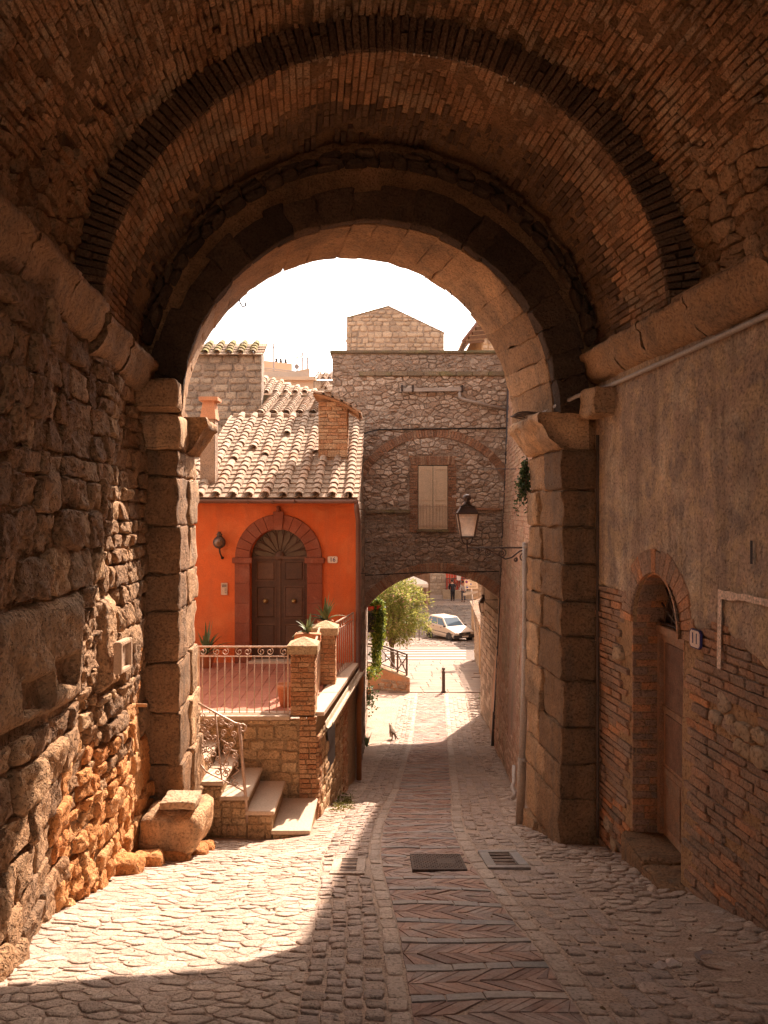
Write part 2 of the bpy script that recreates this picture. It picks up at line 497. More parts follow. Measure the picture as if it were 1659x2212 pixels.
xs = np.unique(np.r_[-160, -90, -50, -30, -18, -12, -8, -6, np.arange(-4.6, 5, .16), 6, 7, 8, 10, 13, 18, 30, 60, 120, 200])
ds = np.unique(np.r_[-60, -30, -15, -8, -5, -3, -1, np.arange(0, 30, .16), np.arange(30, 70, 1.), 80, 95, 130, 200, 320, 500])
gx, gd = np.meshgrid(xs, ds)
gzv = gz(gx, gd) + und(gx.ravel(), gd.ravel()).reshape(gx.shape)
nx, nd = len(xs), len(ds)
gv = np.stack([gx, gd, gzv], -1).reshape(-1, 3)
gf = [(j * nx + i, j * nx + i + 1, (j + 1) * nx + i + 1, (j + 1) * nx + i) for j in range(nd - 1) for i in range(nx - 1)]
ground = mk('ground', gv, gf, m_dirt, None, True, .5, 'structure')
ground['label'] = 'sandy dirt ground of the sloping cobbled alley'

# covers let into the paving: (x0, x1, d0, d1)
def rect_from(x0, y0, x1, y1):
    c = ground_at((x0 + x1) / 2, (y0 + y1) / 2); a = ground_at((x0 + x1) / 2, y1)[1]; b = ground_at((x0 + x1) / 2, y0)[1]
    w = (x1 - x0) / FPX * c[1] / 2
    return (c[0] - w, c[0] + w, a, b)
R_MAN = rect_from(888, 1848, 1002, 1882)
R_DR = rect_from(1042, 1841, 1132, 1879)
R_DL = rect_from(716, 1855, 790, 1892)
R_D3 = rect_from(1275 / 1.483 * .0 + 858, 1612, 882, 1622)
COVERS = [R_MAN, R_DR, R_DL]
def free(c, pad=.02):
    x = c[0]; d = c[1]
    return not any(r[0] - pad < x < r[1] + pad and r[2] - pad < d < r[3] + pad for r in COVERS)
def cen(poly):
    m = poly.mean(0); return float(XP(m[1]) + m[0]), float(m[1])
def wall_l(d): return XC(d) - 2.56 if d < 9.95 else (-2.3 if d < 11 else -1.05 + .11 * (d - 10.85))
def wall_r(d): return XC(d) + 2.56 if d < 8.6 else (XC(d) + 2.15 if d < 9.9 else 2.0 + .084 * (d - 9.9))

# ---- brick path with grey stone bars
pb = []; bars = []
d = 2.3; k = 0
def ibox(poly): return poly
while d < 27.2:
    w = float(PW(d)); has_bar = d < 16.8
    bt = .1 if has_bar else 0
    band = .37
    if has_bar:
        u = -w
        while u < w - .05:
            l = random.uniform(.16, .33)
            if w - (u + l) < .12: l = w - u
            c = np.array([(u, d), (u + l, d), (u + l, d + bt), (u, d + bt)]) + np.random.default_rng(k * 31 + int(u * 1000) % 97).uniform(-.004, .004, (4, 2))
            if free(cen(c)): bars.append(cell(c, street, random.uniform(.008, .014), amp=.003, nsc=14, gap=.003, rounds=0, tilt=.004, depth=.02))
            u += l
    y0 = d + bt + .006; y1 = d + bt + band - .006; ym = (y0 + y1) / 2
    bw = .05
    for row in (0, 1):
        a, b = (y0, ym) if row == 0 else (ym, y1)
        dx = (b - a) * 1.0; st = bw * 1.32
        n = int((2 * w + dx) / st) + 2
        for i in range(n):
            s = -w - dx + i * st
            if row == 0: q = np.array([(s + dx, a), (s + dx + st, a), (s + st, b), (s, b)])
            else: q = np.array([(s, a), (s + st, a), (s + st + dx, b), (s + dx, b)])
            q[:, 0] = np.clip(q[:, 0], -w, w)
            if parea(q) < .0022: continue
            if not free(cen(q), .0): continue
            if random.random() < .012: continue
            pb.append(cell(q, street, random.uniform(.004, .012), amp=.0, gap=random.uniform(.0035, .006), rounds=0, tilt=.004, cap='ngon', depth=.02))
    d += bt + band; k += 1
emit(ground, 'paving_brick', pb, m_pbrick, 'brickwork')
emit(ground, 'stone_bar', bars, m_bar, 'stone_bars', parts=120)

# ---- kerbs and setts beside the path
kb = []; st = []; st2 = []
for side in (-1, 1):
    d = 2.2
    while d < 27:
        l = random.uniform(.16, .34); w = float(PW(d)); kw = .115 if side < 0 else .14
        a = w + .008
        q = np.array([(a, d), (a + kw, d), (a + kw, d + l), (a, d + l)]) + RNG.uniform(-.009, .009, (4, 2)); q[:, 0] *= side
        if side < 0: q = q[::-1]
        if free(cen(q)): kb.append(cell(q, street, random.uniform(.006, .014), COBB, amp=.006, nsc=9, gap=.004, rounds=1, tilt=.006))
        d += l
for (u0, u1, nc, hmin, hmax, lst) in ((-1.03, -.57, 4, .085, .15, st), (.60, 1.16, 4, .11, .20, st2)):
    cw = (u1 - u0) / nc
    for c in range(nc):
        d = 2.2 + random.uniform(0, .1)
        while d < 26.5:
            l = random.uniform(hmin, hmax) * (1 if d < 12 else 1.4)
            ua = u0 + c * cw; q = np.array([(ua, d), (ua + cw, d), (ua + cw, d + l), (ua, d + l)]) + RNG.uniform(-.014, .014, (4, 2))
            x, dd = cen(q)
            if free((x, dd)) and wall_l(dd) + .03 < x < wall_r(dd) - .03 and random.random() > (.05 if lst is st else .12):
                lst.append(cell(q, street, random.uniform(.006, .02) if lst is st else random.uniform(.002, .016), COBB, amp=.007, nsc=10, gap=random.uniform(.003, .009), rounds=1, tilt=.01))
            d += l
emit(ground, 'kerb_stone', kb, m_kerb, 'kerb_stones', parts=160, smooth=True)
emit(ground, 'sett', st, m_sett, 'setts', parts=260, smooth=True)
emit(ground, 'flat_sett', st2, m_sett, 'flat_setts', parts=200, smooth=True)

# ---- cobbles on both sides
cb = []; cr = []
for poly in rubble((-3.7, -1.035, 2.0, 20.5), .15, .098, .5, 3):
    x, dd = cen(poly)
    if not (wall_l(dd) + .0 < x) or not free((x, dd)): continue
    if dd > 9.4 and dd < 10.9 and x < -.9: continue
    t = .0065 + .008 * noise.noise((x * 1.6, dd * 1.6, 0)) + random.uniform(-.006, .006)
    if t < -.003: continue
    cb.append(cell(poly, street, max(t, .0025), COBB, amp=.003, nsc=11, gap=random.uniform(.003, .009), n=11, rounds=1, tilt=.006))
for poly in rubble((1.17, 3.1, 2.0, 27.), .155, .10, .42, 5):
    x, dd = cen(poly)
    if not (x < wall_r(dd) + .05) or not free((x, dd)): continue
    t = .008 + .04 * noise.noise((x * 1.1 + 4, dd * .9, 3)) + random.uniform(-.008, .01)
    if t < .0: continue
    cr.append(cell(poly, street, min(max(t, .004), .022), COBB, amp=.004, nsc=9, gap=random.uniform(.006, .018), n=11, rounds=1, tilt=.01))
emit(ground, 'cobblestone', cb, m_cobble, 'cobblestones', smooth=True)
emit(ground, 'rounded_cobble', cr, m_cobble, 'rounded_cobbles', parts=280, smooth=True)

# ---- foot of the alley: slabs, road with crossing, plaza setts
def flat(u, v, h):
    return u, v, gz(u, v) + .012 + h
sl_ = []
for poly in courses((-1.6, 5.6, 27.3, 37.4), (.55, .8), (.8, 1.3), .02, 11):
    x, dd = poly.mean(0)
    if x < -.2 and dd < 31: continue
    if x > 3.5 + .064 * (dd - 24.2): continue
    sl_.append(cell(poly, flat, .02, gap=.012, rounds=0, cap='ngon', depth=.03))
emit(ground, 'paving_slab', sl_, m_slab, 'paving_slabs', parts=140)
rx = np.linspace(-40, 45, 60); rd = np.linspace(37.5, 44.6, 6)
rv = [(x, dd + (x - 2) * .02, gzf(x, dd) + .016) for dd in rd for x in rx]
rf = [(j * 60 + i, j * 60 + i + 1, (j + 1) * 60 + i + 1, (j + 1) * 60 + i) for j in range(5) for i in range(59)]
road = mk('road', rv, rf, m_asphalt, None, True, .5, 'structure'); road['label'] = 'pale dusty road crossing the foot of the alley'
for i in range(5):
    a = 38.0 + i * 1.3
    x0, x1 = -.0 + PX(832, a) - .0, PX(1008, a)
    q = np.array([(x0, a), (x1, a + .06), (x1, a + .56), (x0, a + .5)])
    v = []
    for t in np.linspace(0, 1, 9):
        for e in (0, 1):
            p_ = q[e * 3] * (1 - t) + q[1 + e] * t; v.append((p_[0], p_[1], gzf(p_[0], p_[1]) + .0215))
    mk('zebra_stripe', v, [(2 * k, 2 * k + 2, 2 * k + 3, 2 * k + 1) for k in range(8)], m_paint, road)
pl = []
for poly in courses((-2.5, 9.5, 45.2, 63), (.42, .6), (.4, .7), .12, 17):
    pl.append(cell(poly, flat, random.uniform(.018, .04), gap=.03, rounds=0, cap='ngon', depth=.02, tilt=.012))
emit(ground, 'plaza_sett', pl, m_plaza, 'plaza_setts', parts=120)

# ---- iron covers
def grate(name, label, R, nbars, frame_w, stone):
    x0, x1, a, b = R; xm, dm = (x0 + x1) / 2, (a + b) / 2
    t = thing(name, label, 'drain', (xm, dm, gzf(xm, dm)))
    s = (gzf(xm, b) - gzf(xm, a)) / (b - a)
    def mp(x, y, z): return x, y, gzf(xm, dm) + s * (y - dm) + z
    fr = []
    for q in ((x0, x1, a, a + frame_w), (x0, x1, b - frame_w, b), (x0, x0 + frame_w, a + frame_w, b - frame_w), (x1 - frame_w, x1, a + frame_w, b - frame_w)):
        c = block(mp, (q[0] + .004, q[2] + .004, -.05), (q[1] - .004, q[3] - .004, .026), 3, .008, .004, 9)
        mk('frame_stone', c[0], c[1], m_bar if stone else m_kerb, t, True, c[2])
    m = MB(); m.add([mp(x, y, z) for (x, y, z) in ((x0 + frame_w, a + frame_w, -.02), (x1 - frame_w, a + frame_w, -.02), (x1 - frame_w, b - frame_w, -.02), (x0 + frame_w, b - frame_w, -.02))], [(0, 1, 2, 3)])
    m.build('drain_pit', mat('drain_black', (.012, .01, .009), bump=0), t)
    for i in range(nbars):
        y = a + frame_w + (b - a - 2 * frame_w) * (i + .5) / nbars
        hb = (b - a - 2 * frame_w) / nbars * .28
        c = block(mp, (x0 + frame_w, y - hb, -.015), (x1 - frame_w, y + hb, .018), 2, .006, .001, 9)
        mk('bar', c[0], c[1], m_iron, t, True, c[2])
    return t
grate('drain_grate', 'black slotted drain grate framed in grey stone near the right-hand pier', R_DR, 4, .105, True)
grate('drain_grate', 'slotted iron drain grate crossed by the shadow edge on the cobbles', R_DL, 4, .09, False)
x0, x1, a, b = R_MAN; xm, dm = (x0 + x1) / 2, (a + b) / 2
mh = thing('manhole_cover', 'rectangular patterned iron manhole cover set in the brick path', 'manhole cover', (xm, dm, gzf(xm, dm)))
s_ = (gzf(xm, b) - gzf(xm, a)) / (b - a)
def mpm(x, y, z): return x, y, gzf(xm, dm) + s_ * (y - dm) + z
c = block(mpm, (x0, a, -.03), (x1, b, .02), 3, .006, .0, 9); mk('plate', c[0], c[1], m_iron, mh, False, c[2])
m = MB(); nu, nv = 22, 12
for i in range(nu):
    for j in range(nv):
        ux = x0 + .02 + (x1 - x0 - .04) * (i + .5) / nu; vy = a + .02 + (b - a - .04) * (j + .5) / nv
        if .32 < (j + .5) / nv < .68 and .5 < (i + .5) / nu < .85: continue
        e = .012; f2 = .005
        (p_, q_) = (e, f2) if (i + j) % 2 else (f2, e)
        m.add([mpm(ux - p_, vy - q_, .0205), mpm(ux + p_, vy - q_, .0205), mpm(ux + p_, vy + q_, .0205), mpm(ux - p_, vy + q_, .0205), mpm(ux, vy, .027)], [(0, 1, 4), (1, 2, 4), (2, 3, 4), (3, 0, 4)])
o = m.build('raised_studs', m_iron, mh); o['kind'] = 'stuff'
# ---- litter on the cobbles by the right wall
xd = ground_at(1515, 2078)
ld = MB(); prof = []
ang = np.linspace(1.4, 4.4, 14); R1, R2 = .135, .10
for a_ in ang:
    for rr, hh in ((R1, .03), (R2, .018)):
        xx, yy = xd[0] + .1 + rr * math.cos(a_), xd[1] + rr * math.sin(a_); ld.v.append((xx, yy, gzf(xx, yy) + hh)); ld.r.append(.5)
ld.f = [(2 * i, 2 * i + 2, 2 * i + 3, 2 * i + 1) for i in range(len(ang) - 1)]
tag(ld.build('can_lid', mat('dull_tin', (.42, .43, .47), rough=.4, metal=.6, bump=.05), None, True), 'curved rim of a half buried tin lid in the dirt', 'lid')
for i, (px, py, lab) in enumerate(((1425, 2092, 'pale crumpled scrap lying left of the tin lid'), (1452, 2086, 'white crumpled scrap lying beside the tin lid rim'))):
    q = ground_at(px, py); m = MB(); vv = []
    for a_ in range(9):
        rr = random.uniform(.03, .055); vv.append((q[0] + rr * math.cos(a_ * .7), q[1] + rr * .8 * math.sin(a_ * .7), gzf(q[0], q[1]) + random.uniform(.012, .03)))
    vv.append((q[0], q[1], gzf(q[0], q[1]) + .05)); m.add(vv, [(k, (k + 1) % 9, 9) for k in range(9)])
    tag(m.build('paper_scrap', mat('paper', (.62, .57, .55), bump=.1), None), lab, 'litter')
# ------------------------------------------------------------------ the vaulted passage
W = 2.56; ZS = 1.76; D0 = -3.8; D1 = 6.9; D2 = 8.6; D3 = 9.9
m_rub = mat('brown_rubble', [(.22, .15, .095), (.30, .21, .135), (.36, .265, .175), (.25, .175, .112), (.33, .235, .15), (.41, .32, .22)], rough=.9, var=.2, vscale=3, fine=.16, fscale=38, bump=.75, bscale=22, stain=(.19, .125, .078), sscale=1.3, samt=.45)
m_rubo = mat('bounce_glow_rubble', [(.46, .245, .10), (.54, .30, .13), (.50, .33, .18), (.42, .20, .075)], rough=.9, var=.2, vscale=3, fine=.16, bump=.75, bscale=22)  # orange of bounced light is put into these stone colours
m_mort = mat('dark_mortar', (.26, .185, .12), rough=.95, var=.25, bump=.8, bscale=30)
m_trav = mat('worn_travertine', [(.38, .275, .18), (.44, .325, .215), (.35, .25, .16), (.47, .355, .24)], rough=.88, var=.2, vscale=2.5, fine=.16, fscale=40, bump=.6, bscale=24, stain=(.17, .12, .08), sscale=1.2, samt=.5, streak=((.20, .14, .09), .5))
m_soot_shade = mat('soot_shade_stone', [(.055, .038, .025), (.085, .058, .037), (.065, .045, .029), (.10, .068, .043)], rough=.9, var=.25, fine=.2, bump=.6, bscale=26)  # soot, deepened so the shade on the camera-facing arch is in the colour
m_pier = mat('dark_travertine', [(.19, .13, .082), (.25, .175, .11), (.22, .15, .095)], rough=.9, var=.2, fine=.18, bump=.65, bscale=24, stain=(.15, .10, .062), sscale=1.4, samt=.5, streak=((.14, .095, .06), .6))  # darker travertine for the near pier blocks and the thresholds
m_vbr = mat('vault_brick', [(.35, .225, .135), (.45, .295, .18), (.54, .375, .24), (.40, .245, .14), (.50, .345, .22), (.25, .16, .10)], rough=.9, var=.25, vscale=1.5, fine=.2, bump=.55, bscale=34, stain=[(.14, .09, .055), (.52, .38, .24)], sscale=.9, samt=.65)
m_rbr = mat('ring_brick', [(.28, .18, .11), (.38, .245, .15), (.47, .315, .195), (.32, .20, .12)], rough=.9, var=.25, vscale=1.5, fine=.2, bump=.55, bscale=34, stain=[(.12, .08, .05), (.46, .33, .20)], sscale=1.0, samt=.6)
m_vm = mat('vault_mortar', (.27, .185, .115), rough=.95, var=.3, vscale=1.5, bump=.8, bscale=30, stain=(.15, .10, .062), sscale=1, samt=.5)

def shear(x, y, z): return XC(y) + x, y, z

# ---- left rubble wall
lw = thing('rubble_wall', 'rough brown rubble stone wall with one huge block, facing the small wooden door', 'wall', (XC(6) - W, 6, gzf(XC(6) - W, 6)))
def lmap(u, v, h):
    u = np.asarray(u, float); v = np.asarray(v, float)
    b = .05 * np.sin(u * 1.3 + v * .9) + .04 * np.sin(u * 2.9 - v * 1.7 + 2)
    return XC(u) - W + .02 + b + h, u, v
us = np.unique(np.r_[np.arange(D0, 2, .5), np.arange(2, D2 + .2, .07)]); vs = np.linspace(-4.6, 1.9, 90)
U, V = np.meshgrid(us, vs); X, Y, Z = lmap(U.ravel(), V.ravel(), np.array([.004 + .03 * noise.noise((a * 2.5, b * 2.5, 1)) + .02 * noise.noise((a * 8, b * 8, 1)) for a, b in zip(U.ravel(), V.ravel())]))
nu = len(us)
mk('mortar_core', np.stack([X, Y, Z], 1), [(j * nu + i, j * nu + i + 1, (j + 1) * nu + i + 1, (j + 1) * nu + i) for j in range(len(vs) - 1) for i in range(nu - 1)], m_mort, lw, True)
BIG = (4.55, 5.95, -1.45, -.58)
SLAB = (6.62, 7.12, -1.62, -.72)            # flat stone that carries the small box
cells_a = []; cells_o = []
zones = [((2.4, 4.6, -3.4, 1.42), (.2, .38), (.26, .6)), ((4.6, 6.6, -.6, 1.42), (.14, .32), (.18, .48)), ((6.6, 8.62, -.72, 1.42), (.11, .26), (.12, .34)),
         ((4.6, 6.0, -3.7, -1.46), (.15, .3), (.2, .5)), ((5.95, 6.6, -3.8, -.6), (.09, .18), (.12, .3)), ((6.6, 7.6, -4., -1.62), (.10, .22), (.12, .36)),
         ((7.12, 8.62, -1.64, -.72), (.14, .28), (.15, .4)), ((7.6, 8.62, -4.1, -1.64), (.18, .36), (.2, .5))]
for zi, (bx, hh, ww) in enumerate(zones):
    for poly in courses(bx, hh, ww, .34, 40 + zi):
        c = poly.mean(0)
        if c[1] < gzf(XC(c[0]) - W, c[0]) - .15: continue
        if BIG[0] < c[0] < BIG[1] and BIG[2] < c[1] < BIG[3]: continue
        if SLAB[0] < c[0] < SLAB[1] and SLAB[2] < c[1] < SLAB[3]: continue
        glow = np.clip((-1.5 - c[1] + .8 * noise.noise((c[0] * 1.2, c[1] * 1.2, 5))) * .9, 0, 1) * np.clip((c[0] - 5.2) / .9, 0, 1)  # share of glow-tinted stones grows low on the wall
        lst = cells_o if random.random() < glow else cells_a
        top = random.uniform(.0, .06)
        if 5.9 < c[0] < 6.6: top = random.uniform(-.02, .05)
        sz = math.sqrt(parea(poly))
        lst.append(cell(poly, lmap, top + .03, ROCK, amp=.017 + .022 * min(sz, .5), nsc=6.5 / max(.6, sz * 2), n=26, gap=random.uniform(.002, .010), rounds=1 if random.random() < .6 else 2, tilt=.04, depth=.1))
bx = BIG
def hblock(box, nu, nv, fn):
    u0, u1, v0, v1 = box; us_ = np.linspace(u0, u1, nu); vs_ = np.linspace(v0, v1, nv); V_ = []; 
    for v in vs_:
        for u in us_: V_.append((u, v, fn(u, v)))
    V_ = np.array(V_)
    e = np.minimum(np.minimum(V_[:, 0] - u0, u1 - V_[:, 0]), np.minimum(V_[:, 1] - v0, v1 - V_[:, 1]))
    wob = np.array([noise.noise((a * 4, b * 4, 2)) for a, b, _ in V_])
    h = V_[:, 2] - .16 * np.exp(-(e / .05) ** 1.3)
    q = np.stack(lmap(V_[:, 0] + wob * .03, V_[:, 1] + np.roll(wob, 5) * .03, h), 1)
    return q, [(j * nu + i, j * nu + i + 1, (j + 1) * nu + i + 1, (j + 1) * nu + i) for j in range(nv - 1) for i in range(nu - 1)]
def bigf(u, v):
    h = .085 + .03 * noise.noise((u * 2, v * 2, 1)) + .018 * noise.noise((u * 7, v * 7, 4)) + .008 * noise.noise((u * 18, v * 18, 4))
    for (a, b, c, d_) in ((4.98, 5.32, -1.33, -1.12), (5.42, 5.72, -1.26, -1.06)):
        e = min(u - a, b - u, v - c, d_ - v)
        h -= .10 * np.clip(e / .05 + .5, 0, 1)
    return h
q, f = hblock(BIG, 62, 44, bigf); mk('large_block', q, f, m_rub, lw, True, .45)
q, f = hblock(SLAB, 30, 50, lambda u, v: .10 + .012 * noise.noise((u * 6, v * 6, 1)) + .016 * noise.noise((u * 26, v * 26, 4)))
mk('rough_slab', q, f, m_trav, lw, True, .5)
emit(lw, 'stone', cells_a, m_rub, 'rubble_stones', smooth=True, parts=230)
emit(lw, 'bounce_glow_stone', cells_o, m_rubo, 'bounce_glow_stones', smooth=True, parts=70)

CPROF = [(-.35, 1.76), (.20, 1.76), (.225, 1.735), (.22, 1.685), (.185, 1.66), (.175, 1.60), (.15, 1.53), (.10, 1.46), (.04, 1.42), (-.05, 1.41), (-.35, 1.41)]
def cornice(parent, side, segs, dz=()):
    for i, (a, b) in enumerate(segs):
        off = dz[i] if i < len(dz) else 0
        pr = [(s * (1 - .0 * i), z + off) for s, z in CPROF]
        c = extrude_profile(pr, np.linspace(a + .006, b - .006, max(6, int((b - a) / .07))), lambda s, u, z: (XC(u) + side * (W - s), u, z), .03, 5.)
        mk('cornice_block', c[0], c[1], m_trav, parent, True, c[2])
cornice(lw, -1, [(D0, -.5), (-.5, 1), (1, 2.2), (2.2, 3.5), (3.5, 4.75), (4.75, 5.6), (5.6, 6.42), (6.46, 7.3), (7.3, 8.5)], [0, 0, 0, 0, 0, 0, -.01, -.09, -.11])

# ---- right wall: plaster above, brick below, arched door
rw = thing('plastered_brick_wall', 'brown patchy plaster wall with exposed brick at its foot and an arched niche', 'wall', (XC(6.5) + W, 6.5, gzf(XC(6.5) + W, 6.5)))
m_plast = mat('brown_plaster', (.43, .335, .26), rough=.93, var=.25, vscale=2.2, fine=.16, fscale=40, bump=.6, bscale=24, streak=((.24, .165, .115), .6), stain=[(.54, .41, .28), (.30, .22, .17), (.56, .38, .22)], sscale=1.9, samt=.85)
m_rb = mat('old_wall_brick', [(.31, .215, .16), (.38, .255, .18), (.48, .235, .115), (.34, .235, .175), (.54, .25, .11), (.42, .29, .195)], rough=.88, var=.18, fine=.16, bump=.5, bscale=30, stain=(.30, .22, .155), sscale=3, samt=.5)
m_rm = mat('lime_mortar', (.38, .275, .18), rough=.95, var=.2, bump=.7, bscale=26)
m_pale = mat('pale_lime_stone', [(.46, .36, .25), (.40, .30, .20), (.36, .29, .22)], rough=.88, var=.18, bump=.55, bscale=20)
ND0, ND1, NZ = 6.66, 7.71, -1.10; NR = (ND1 - ND0) / 2; NC = (ND0 + ND1) / 2; NDEP = .29
STEPZ = -3.20
def rmap(u, v, h):
    u = np.asarray(u, float); v = np.asarray(v, float)
    return XC(u) + W - h - .015 * np.sin(u * 1.7 + v) , u, v
def in_niche(u, v, pad=0):
    if v > NZ: return (u - NC) ** 2 + (v - NZ) ** 2 < (NR + pad) ** 2
    return ND0 - pad < u < ND1 + pad
# wall sheet with the niche cut out
def niche_outline(n=14):
    return [(ND0, STEPZ - .3), (ND0, NZ)] + [(NC - NR * math.cos(PI * k / n), NZ + NR * math.sin(PI * k / n)) for k in range(1, n)] + [(ND1, NZ), (ND1, STEPZ - .3)]
def sheet(u0, u1, v0, v1, h, step=.12):
    us_ = np.linspace(u0, u1, max(2, int((u1 - u0) / step) + 1)); vs_ = np.linspace(v0, v1, max(2, int((v1 - v0) / step) + 1))
    A, B = np.meshgrid(us_, vs_); n_ = len(us_)
    H = np.array([h + .007 * noise.noise((a * 2, b * 2, 0)) + .004 * noise.noise((a * 7, b * 7, 0)) for a, b in zip(A.ravel(), B.ravel())])
    q_ = np.stack(rmap(A.ravel(), B.ravel(), H), 1)
    return q_, [(j * n_ + i, j * n_ + i + 1, (j + 1) * n_ + i + 1, (j + 1) * n_ + i) for j in range(len(vs_) - 1) for i in range(n_ - 1)]
mb = MB()
for bx_ in ((D0, ND0, -4.6, 1.9), (ND1, D2 + .2, -4.6, 1.9), (ND0, ND1, NZ + NR, 1.9)): mb.add(*sheet(*bx_, 0.0), .5)
# spandrels round the arch of the niche
for k in range(14):
    a0, a1 = PI * k / 14, PI * (k + 1) / 14
    pts = [(NC - NR * math.cos(a0), NZ + NR * math.sin(a0)), (NC - NR * math.cos(a1), NZ + NR * math.sin(a1))]
    q = np.array([pts[0], pts[1], (pts[1][0], NZ + NR), (pts[0][0], NZ + NR)])
    mb.add(np.stack(rmap(q[:, 0], q[:, 1], np.zeros(4)), 1), [(0, 1, 2, 3)], .5)
mb.build('mortar_bed', m_rm, rw, True)
# plaster skin: a coat 18 mm thick over the upper wall with a ragged lower edge
def plaster_edge(u):
    return -1.05 + .28 * noise.noise((u * .9, 0, 3)) + .16 * noise.noise((u * 3.1, 1, 3)) - .55 * np.clip((u - 7.4) / .9, 0, 1) * 0 + (.25 if u > 7.75 else 0)
pv = []; pf = []; us_ = np.arange(1.5, D2 + .05, .06); nv_ = 30
for u in us_:
    lo = plaster_edge(u)
    if ND0 - .02 <= u <= ND1 + .02: lo = max(lo, NZ + math.sqrt(max(0, (NR + .2) ** 2 - (u - NC) ** 2)))
    for j in range(nv_):
        t = j / (nv_ - 1); v = lo + (1.45 - lo) * (t ** 1.2)
        pv.append((u, v, .026 + .008 * noise.noise((u * 1.5, v * 1.5, 7)) + .004 * noise.noise((u * 6, v * 6, 7)) - (.03 if j == 0 else 0)))
pv = np.array(pv)
for i in range(len(us_) - 1):
    for j in range(nv_ - 1): pf.append((i * nv_ + j, i * nv_ + j + 1, (i + 1) * nv_ + j + 1, (i + 1) * nv_ + j))
mk('plaster_coat', np.stack(rmap(pv[:, 0], pv[:, 1], pv[:, 2]), 1), pf, m_plast, rw, True, .5)
# bricks and some stones below the plaster
br = []; stn = []
for poly in courses((3.0, D2 + .02, -4.0, -.6), (.06, .085), (.2, .34), .12, 77):
    c = poly.mean(0)
    if c[1] < gzf(XC(c[0]) + W, c[0]) - .1 or c[1] > plaster_edge(c[0]) + .05: continue
    if any(in_niche(p_[0], p_[1], .0) for p_ in poly):
        continue
    if in_niche(c[0], c[1], .20) and c[1] > NZ - .1: continue
    kz = noise.noise((c[0] * 1.7, c[1] * 2.2, 9))
    if kz > .33 and random.random() < .75: continue
    orange = np.clip(.5 + noise.noise((c[0] * 1.3, c[1] * 1.6, 2)) * .9 + (.25 if abs(c[0] - NC) < NR + .45 else -.2), 0, 1)
    r_ = .32 * random.random() if random.random() > orange * .55 else random.uniform(.38, .85)
    br.append(cell(poly, rmap, random.uniform(.008, .035), BRICK, amp=.006, nsc=14, gap=.0065, rounds=1, rnd=r_, tilt=.008, depth=.04))
for poly in rubble((3.0, D2, -3.9, -1.1), .2, .15, .3, 8):
    c = poly.mean(0); kz = noise.noise((c[0] * 1.7, c[1] * 2.2, 9))
    if kz < .36 or c[1] < gzf(XC(c[0]) + W, c[0]) - .1 or c[1] > plaster_edge(c[0]) or in_niche(c[0], c[1], .22): continue
    stn.append(cell(poly, rmap, random.uniform(.03, .06), ROCK, amp=.015, nsc=9, n=16, gap=.012, rounds=2, depth=.04))
emit(rw, 'brick', br, m_rb, 'brickwork')
emit(rw, 'stone', stn, m_pale, 'stones', parts=60, smooth=True)
# voussoir bricks over the niche
va = []
for k in range(23):
    a0, a1 = PI * k / 23, PI * (k + 1) / 23
    r0, r1 = NR, NR + random.uniform(.22, .27)
    q = np.array([(NC - r_ * math.cos(a_), NZ + r_ * math.sin(a_)) for r_, a_ in ((r0, a0), (r1, a0), (r1, a1), (r0, a1))])
    va.append(cell(q, rmap, .034 if k < 12 else .024, BRICK, amp=.003, nsc=14, gap=.005, rounds=0, rnd=random.choice([.45, .75, .3, .6]) if k > 12 else random.uniform(0, .4), depth=.04))
emit(rw, 'arch_brick', va, m_rb, 'arch_bricks')
# reveals of the niche: far jamb towards the camera, near jamb, arch soffit, back
def jamb_far(u, v, h): return XC(ND1) + W + u, ND1 - h + 0 * u, v
def jamb_near(u, v, h): return XC(ND0) + W + u, ND0 + h + 0 * u, v
rv_ = []
for fn, sd in ((jamb_far, 5), (jamb_near, 6)):
    for poly in courses((.0, NDEP, STEPZ - .1, NZ), (.062, .085), (.14, .29), .08, sd):
        rv_.append(cell(poly, fn, .012, BRICK, amp=.004, nsc=14, gap=.006, rounds=0, rnd=random.choice([random.uniform(.05, .35), random.uniform(.4, .85), random.uniform(.4, .85)]), depth=.02))
for k in range(22):
    a0, a1 = PI * k / 22, PI * (k + 1) / 22
    for (ua, ub) in ((.0, .13), (.13, NDEP)) if k % 2 else ((.0, .17), (.17, NDEP)):
        def smap(u, v, h): return XC(NC) + W + u, NC - (NR - h) * np.cos(v), NZ + (NR - h) * np.sin(v)
        rv_.append(cell(np.array([(ua, a0), (ub, a0), (ub, a1), (ua, a1)]), smap, .012, BRICK, gap=.0, rounds=0, rnd=random.uniform(.1, .9), depth=.02))
emit(rw, 'reveal_brick', rv_, m_rb, 'reveal_bricks')
mb = MB(); n_ = 16
outl = [(ND0, STEPZ - .3), (ND0, NZ)] + [(NC - NR * math.cos(PI * k / n_), NZ + NR * math.sin(PI * k / n_)) for k in range(1, n_)] + [(ND1, NZ), (ND1, STEPZ - .3)]
pts = [np.stack(rmap(*np.array(outl).T, np.full(len(outl), h_)), 1) for h_ in (.0, -NDEP - .12)]
nn = len(outl); mb.add(np.concatenate(pts), [(i, i + 1, nn + i + 1, nn + i) for i in range(nn - 1)] + [tuple(range(nn, 2 * nn))], .5)
mb.build('niche_lining', m_rm, rw)
cornice(rw, 1, [(D0, -.5), (-.5, 1), (1, 2.4), (2.4, 3.9), (3.9, 5.1), (5.1, 6.2), (6.2, 7.1), (7.1, 7.75), (7.75, 8.58)])
c = block(shear, (W - .26, 8.05, 1.02), (W + .1, 8.5, 1.34), 4, .05, .03, 6); mk('corbel_stone', c[0], c[1], m_trav, rw, True, c[2])
